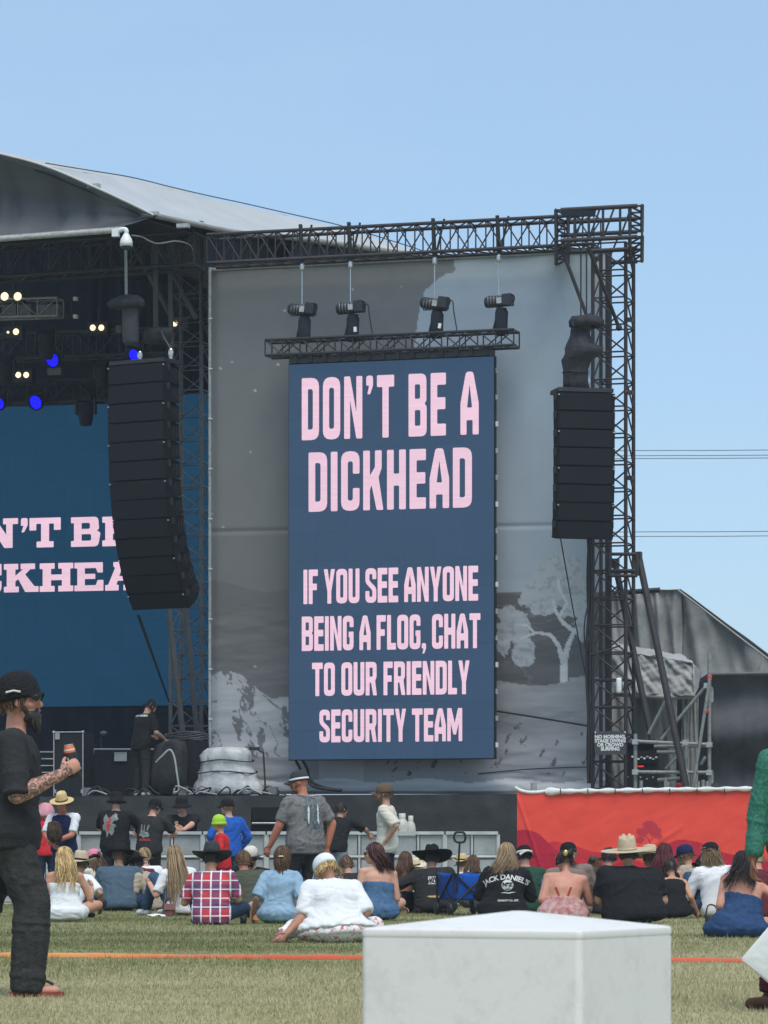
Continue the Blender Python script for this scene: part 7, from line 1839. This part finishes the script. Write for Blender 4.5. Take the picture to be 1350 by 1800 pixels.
mesh_obj('eyewear', shapes_mesh([capsule(V3(-.09, .05, .07), V3(.09, .05, .07), .008, .008, 6), capsule(V3(-.092, .04, .07), V3(-.098, -.05, .06), .005, .005, 5)]), s_pink, r, hw22)
r, p23, m23, _ = person_at('woman in strapless denim dress with dark hair at the right', 1300, 1648, yaw=12, fem=True, top=cloth('blue_denim_dress', (.030, .065, .15), var=.2), sleeve='none', neckline=.58, seat='sideL', skirt='spread', tone='pink', hair=('long', 'dark', .34, 220, .20, (-.10, 0)), seed=52, lean=10, slouch=20, side=10, head=(-20, -18), arms=('lap', ((.34, .16, .12),)), sc=1.0, hip=1.05, fat=1.2)

# ---- people half hidden between the rows
person('person in black between the white cap and the strapless blue dress', 622, 46.8, 10, top=c_black2, bottom=c_dden, tone='fair', hair=('short', 'brown'), seed=66, slouch=24, lean=8, sc=.92, seat='up', arms=('hug', 'hug'))
person('bare-shouldered person right of the taupe shirt', 1046, 48.0, -15, fem=True, top=c_cream, sleeve='none', neckline=.66, bottom=c_den, tone='pink', hair=('bun', 'brown'), seed=67, slouch=24, lean=8, sc=.9, seat='up', arms=('hug', 'hug'))
person('person in dark red top behind the green sleeve', 1338, 44.0, 15, top=c_maroon, bottom=c_dden, tone='fair', hair=('short', 'light'), seed=68, slouch=18, lean=5, sc=1.0, seat='up', arms=('hug', 'hug'))
# ---- things lying in the crowd
def bag(name, px, py, w, h, d, mat, label, cat='bag', rz=0, flap=None, Y=None):
    Y = Y or gdep(py); b = W(px, HOR, Y); b.z = 0
    t = thing(name, b, label, cat)
    me = remesh([ring_loft([(V3(0, 0, 0), V3(w / 2, 0, 0), V3(0, d / 2, 0)), (V3(0, 0, h * .1), V3(w * .54, 0, 0), V3(0, d * .54, 0)), (V3(0, 0, h * .6), V3(w * .5, 0, 0), V3(0, d * .45, 0)), (V3(0, 0, h), V3(w * .42, 0, 0), V3(0, d * .2, 0))], 16)], .01, 2); wrinkle(me, .008, 5)
    me.name = 'pouch'; mw = Matrix.Translation(b) @ Matrix.Rotation(R(rz), 4, 'Z'); mesh_obj('pouch', me, mat, t, mw)
    if flap:
        from_py('flap', [mw @ V3(x, y, z) for x, y, z in ((-w * .45, -d * .58, h * .55), (w * .45, -d * .58, h * .55), (w * .44, -d * .3, h * 1.02), (-w * .44, -d * .3, h * 1.02), (w * .4, d * .2, h * 1.04), (-w * .4, d * .2, h * 1.04))], [(0, 1, 2, 3), (3, 2, 4, 5)], flap, t)
    cable('strap', [mw @ V3(-w * .4, 0, h), mw @ V3(-w * .2, .02, h * 1.5), mw @ V3(w * .25, .03, h * 1.45), mw @ V3(w * .4, 0, h)], .008, flap or mat, t)
    return t
leather = surf('brown_leather', (.16, .055, .045), .5, .25, 20, .3, 60)
bag('handbag', 297, 1611, .17, .16, .10, leather, 'small brown leather handbag on the grass below the long hair', 'handbag', 20, leather)
bag('shoulder_bag', 1252, 1645, .17, .20, .12, surf('black_leather', (.012, .012, .013), .45, .2, 20, .2, 40), 'black shoulder bag beside the strapless denim dress', 'bag', 15)
b = W(428, HOR, gdep(1624)); b.z = 0
t = thing('takeaway_cup', b, 'black cup standing on the grass right of the plaid shirt', 'cup')
lathe('cup', [(0, 0), (.036, 0), (.044, .10), (.040, .10), (.034, .01)], M_RUB, t, 16, b + UP * .0); lathe('lid', [(.046, .098), (.046, .106), (.03, .112), (0, .112)], M_RUB, t, 16, b)
o = box('snack_box', W(448, HOR, 42.5) * 1 - UP * CAMH + UP * .075, (.10, .10, .13), surf('orange_card', (.72, .26, .08), .7, .1, 9), None, rz=.3, kind='rbox'); setprops(o, 'orange cardboard snack box beside the pale denim dress', 'box')
b = W(276, HOR, gdep(1612)); b.z = 0
o = from_py('crumpled_napkin', [b + V3(math.cos(k * .7) * .12 * (1 + .3 * math.sin(k * 3)), math.sin(k * .7) * .06, .01 + .02 * (k % 2)) for k in range(9)] + [b + UP * .045], [(k, (k + 1) % 9, 9) for k in range(9)], c_white, None); setprops(o, 'crumpled white napkin on the grass left of the handbag', 'napkin')
# folding wagon
def wagon():
    Yw = 46.8; c = W(812, HOR, Yw); c.z = 0; yaw = R(14); M = Matrix.Translation(c) @ Matrix.Rotation(yaw, 4, 'Z')
    t = thing('folding_wagon', c, 'blue fabric folding wagon with black frame and upright handle', 'wagon')
    w, d, z0, z1 = .44, .80, .20, .56
    m_blue = cloth('wagon_blue', (.015, .09, .42), var=.15)
    pts = []
    def P(x, y, z): return M @ V3(x, y, z)
    for nm, (a, b_) in {'front': ((-w / 2, -d / 2), (w / 2, -d / 2)), 'rear': ((-w / 2, d / 2), (w / 2, d / 2)), 'left': ((-w / 2, -d / 2), (-w / 2, d / 2)), 'right': ((w / 2, -d / 2), (w / 2, d / 2))}.items():
        rows = []
        for i in range(10):
            v = i / 9; r = []
            for j in range(14):
                u = j / 13; x = a[0] + (b_[0] - a[0]) * u; y = a[1] + (b_[1] - a[1]) * u; z = z1 - (z1 - z0) * v - .02 * math.sin(math.pi * u) * (1 - v)
                k = 1 - .06 * v + .03 * math.sin(math.pi * u) * math.sin(math.pi * v)
                r.append(P(x * k, y * k, z))
            rows.append(r)
        sheet('fabric_side', rows, m_blue, t, thick=.006)
    from_py('floor', [P(-w * .46, -d * .46, z0), P(w * .46, -d * .46, z0), P(w * .46, d * .46, z0), P(-w * .46, d * .46, z0)], [(0, 1, 2, 3)], m_blue, t)
    for x0, x1 in ((-1, 1), (1, -1)):
        tube('frame_bar', P(x0 * w * .52, -d * .53, .14), P(x1 * w * .52, -d * .53, .56), .013, M_RUB, t)
        for s in (-1, 1): tube('frame_bar', P(s * w * .53, x0 * d * .5, .14), P(s * w * .53, x1 * d * .5, .56), .013, M_RUB, t)
    for x in (-1, 1):
        for y in (-1, 1):
            tube('corner_post', P(x * w * .52, y * d * .52, .12), P(x * w * .52, y * d * .52, .6), .014, M_RUB, t)
            rot = M.to_quaternion().to_matrix().to_4x4() @ Matrix.Rotation(R(90), 4, 'Y')
            lathe('wheel', [(0, -.03), (.07, -.03), (.085, -.02), (.085, .02), (.07, .03), (0, .03)], M_RUB, t, 18, P(x * (w * .52 + .02), y * d * .42, .085), rot)
    hb = W(803, 1543, Yw - .45); ht = W(808, 1476, Yw - .6)
    tube('handle_shaft', hb - UP * .2, ht - UP * .04, .014, M_RUB, t)
    ctr = ht + UP * .03
    cable('handle_grip', [ctr + V3(-.05, 0, -.06), ctr + V3(-.075, 0, 0), ctr + V3(-.05, 0, .06), ctr + V3(.05, 0, .06), ctr + V3(.075, 0, 0), ctr + V3(.05, 0, -.06), ctr + V3(-.05, 0, -.06)], .016, M_RUB, t, n=8)
wagon()

# ---- the man with the can, nearest on the left
YL = 20.3
r, pl, ml, hwl = person('bearded man in black walking right with a can in his hand', 13, YL, -86, tone='pink', tattoo=.85, voxel=.0065, group='people in the foreground', seed=60,
    stand=[((-.10, -.13, .50), (-.12, -.45, .26), (0, .75, -.5)), ((.10, .14, .50), (.11, .11, .075), (.06, 1, 0))], lean=1, slouch=8, fat=1.18, sc=1.05, low_rise=1.06,
    arms=(((-.26, .10, .98),), ((.25, .290, 1.20), (.2, .15, -1), (-.10, .80, .52), (-1, -.1, .1), .55)),
    top=cloth('black_tee', (.034, .034, .036), bump=.5), sleeve='half', hem=-.26, bottom=cloth('black_jeans', (.042, .042, .039), var=.3, bump=.5), shoes=None, head=(-4, 6), hair=('long', 'brown', .05, 90, .01), beard=('pepper', .06), glasses='black', face=True,
    hat=('cap', cloth('black_fleece', (.022, .022, .023), bump=1.4), None, {'tilt': 8, 'k': 1.13, 'h': .118, 'base': .024, 'bill': .022, 'up': .006}), amp=.009, flare=.022)
mesh_obj('hat_logo', shapes_mesh([capsule(V3(.100, -.06, .045), V3(.108, -.02, .052), .006, .006, 6), capsule(V3(.108, -.02, .052), V3(.106, .012, .045), .006, .006, 6)]), ink_print, r, hwl)
decal(pl['top'], moved(blobshape(.022, .022, 3), 0, 0), gold_print, r, ml @ Matrix.Translation(V3(.9, -.07, 1.40)) @ Matrix.Rotation(R(90), 4, 'Z'), 'sleeve_logo', .005)
# sandals
M_SOLE = surf('rust_sole', (.24, .05, .03), .6, .3, 20)
for fx, fy, fz, pit in ((.11, .11, .0, 0), (-.12, -.45, .16, -34)):
    base = ml @ Matrix.Translation(V3(fx, fy, fz)) @ Matrix.Rotation(R(pit), 4, 'X')
    out = [(-.042, -.07), (-.035, -.095), (0, -.10), (.035, -.095), (.042, -.07), (.038, .04), (.050, .12), (.044, .17), (.015, .20), (-.025, .195), (-.046, .16), (-.046, .1)]
    V = [base @ V3(x, y, z) for z in (.0, .028) for x, y in out]; n_ = len(out)
    o = from_py('sandal_sole', V, [tuple(range(n_))[::-1], tuple(range(n_, 2 * n_))] + [(k, (k + 1) % n_, n_ + (k + 1) % n_, n_ + k) for k in range(n_)], M_SOLE, r)
    for s in (-1, 1): cable('sandal_strap', [base @ V3(s * .046, .03, .03), base @ V3(s * .03, .09, .085), base @ V3(0, .14, .068)], .008, M_RUB, o)
# can in holder
def can():
    w = V3(.25, .290, 1.20); fd = V3(-.10, .80, .52).normalized(); pn = V3(-1, -.1, .1); pn = (pn - fd * pn.dot(fd)).normalized(); wd = -(pn.cross(fd))
    axis = (wd * .45 + V3(0, 0, 1) * .9).normalized()
    c = ml @ (w + fd * .088 + pn * .044); ax = (ml.to_3x3() @ axis).normalized()
    rot = ax.to_track_quat('Z', 'Y').to_matrix().to_4x4()
    t = thing('drink_can', c, 'orange drink can in a black sleeve held by the bearded man', 'can')
    lathe('can_body', [(.0, .118), (.024, .118), (.026, .114), (.031, .098), (.0325, .05), (.0325, -.06), (.0, -.06)], surf('orange_can', (.75, .16, .05), .35, .1, 30), t, 24, c, rot)
    lathe('can_rim', [(.023, .117), (.026, .117), (.027, .121), (.025, .123), (.022, .119)], M_ALU, t, 24, c, rot)
    lathe('sleeve', [(.0345, .075), (.037, .077), (.038, .07), (.038, -.06), (.034, -.066), (.0, -.066)], M_RUB, t, 24, c, rot)
    lathe('pale_stripe', [(.0318, .096), (.0322, .092), (.0326, .088)], ink_print, t, 24, c, rot)
    me = blobshape(.018, .022, 4, 12, .4); mesh_obj('sleeve_print', me, grey_print, t, Matrix.Translation(c + V3(-.012, -.039, .03)))
can()
# ---- man in the green shirt at the right edge
YR = 18.6
r, pg, mg, _ = person('man in green long-sleeved shirt entering at the right edge', 1418, YR, 176, tone='brown', voxel=.0085, group='people in the foreground', seed=61,
    stand=[((-.11, .02, .50), (-.12, .0, .08), (.1, 1, 0)), ((.12, .06, .50), (.205, .06, .08), (.75, .75, 0))], lean=4, slouch=12, fat=1.05, sc=.95,
    arms=(((-.25, .20, .80),), ((.315, .04, .72), (.5, -1, 0), (.02, .10, -1), (-1, .2, 0), .45)), top=cloth('green_shirt', (.030, .16, .115), var=.3, rgb2=(.075, .25, .18), scale=60, bump=.4), sleeve='long', bottom=cloth('maroon_trousers', (.07, .02, .028)), shoes=s_brown, hair=('short', 'dark'), face=True, hem=-.24, amp=.008)
def carry_bag():
    c = W(1362, 1680, YR - .35); rows = []
    pl_ = [(1304, 1684, 0), (1326, 1659, .02), (1352, 1630, .04), (1400, 1582, .04)]; pb = [(1305, 1688, 0), (1320, 1701, .02), (1350, 1727, .03), (1400, 1762, .03)]
    for i in range(16):
        v = i / 15; r_ = []
        for j in range(26):
            u = j / 25; x = 1304 + 96 * u
            ya = np.interp(x, [q[0] for q in pl_], [q[1] for q in pl_]); yb = np.interp(x, [q[0] for q in pb], [q[1] for q in pb])
            d = .02 * math.sin(math.pi * v) * u + .012 * abs(mnoise.noise((u * 5 - v * 3, v * 3, 2))) * u
            r_.append(W(x, float(ya + (yb - ya) * v), YR - .35) + V3(0, -d, 0))
        rows.append(r_)
    back_ = [[p + V3(0, .10 * (k / 25), 0) for k, p in enumerate(r_)] for r_ in rows]
    t = thing('carry_bag', c, 'white carry bag swinging in front of the green-shirted man', 'bag')
    m_ = surf('white_bag', (.70, .71, .69), .5, .05, 20, .1, 40)
    sheet('front_side', rows, m_, t, thick=.003); sheet('rear_side', back_, m_, t, thick=.003)
    cable('handle', [W(1398, 1640, YR - .3), W(1408, 1600, YR - .25), W(1416, 1570, YR - .2), W(1420, 1555, YR - .2)], .008, m_, t)
carry_bag()
# tidy away the workbenches used for shaping
bpy.data.objects.remove(_RO); bpy.data.scenes.remove(_RS); bpy.data.scenes.remove(bpy.data.scenes['letters'])
# ------------------------------------------------------------------ thin summer haze round the whole place
hm = bpy.data.materials.new('summer_haze'); hm.use_nodes = True
hn = hm.node_tree; hn.nodes.clear()
ho = hn.nodes.new('ShaderNodeOutputMaterial'); hv_ = hn.nodes.new('ShaderNodeVolumePrincipled')
hv_.inputs['Color'].default_value = (.82, .90, 1.0, 1); hv_.inputs['Density'].default_value = 0.0005; hv_.inputs['Anisotropy'].default_value = 0.0
hn.links.new(hv_.outputs[0], ho.inputs['Volume'])
o = box('haze', (0, 750, 20.5), (3800, 1640, 43), hm); setprops(o, 'thin pale haze over the field', 'haze', kind='stuff')
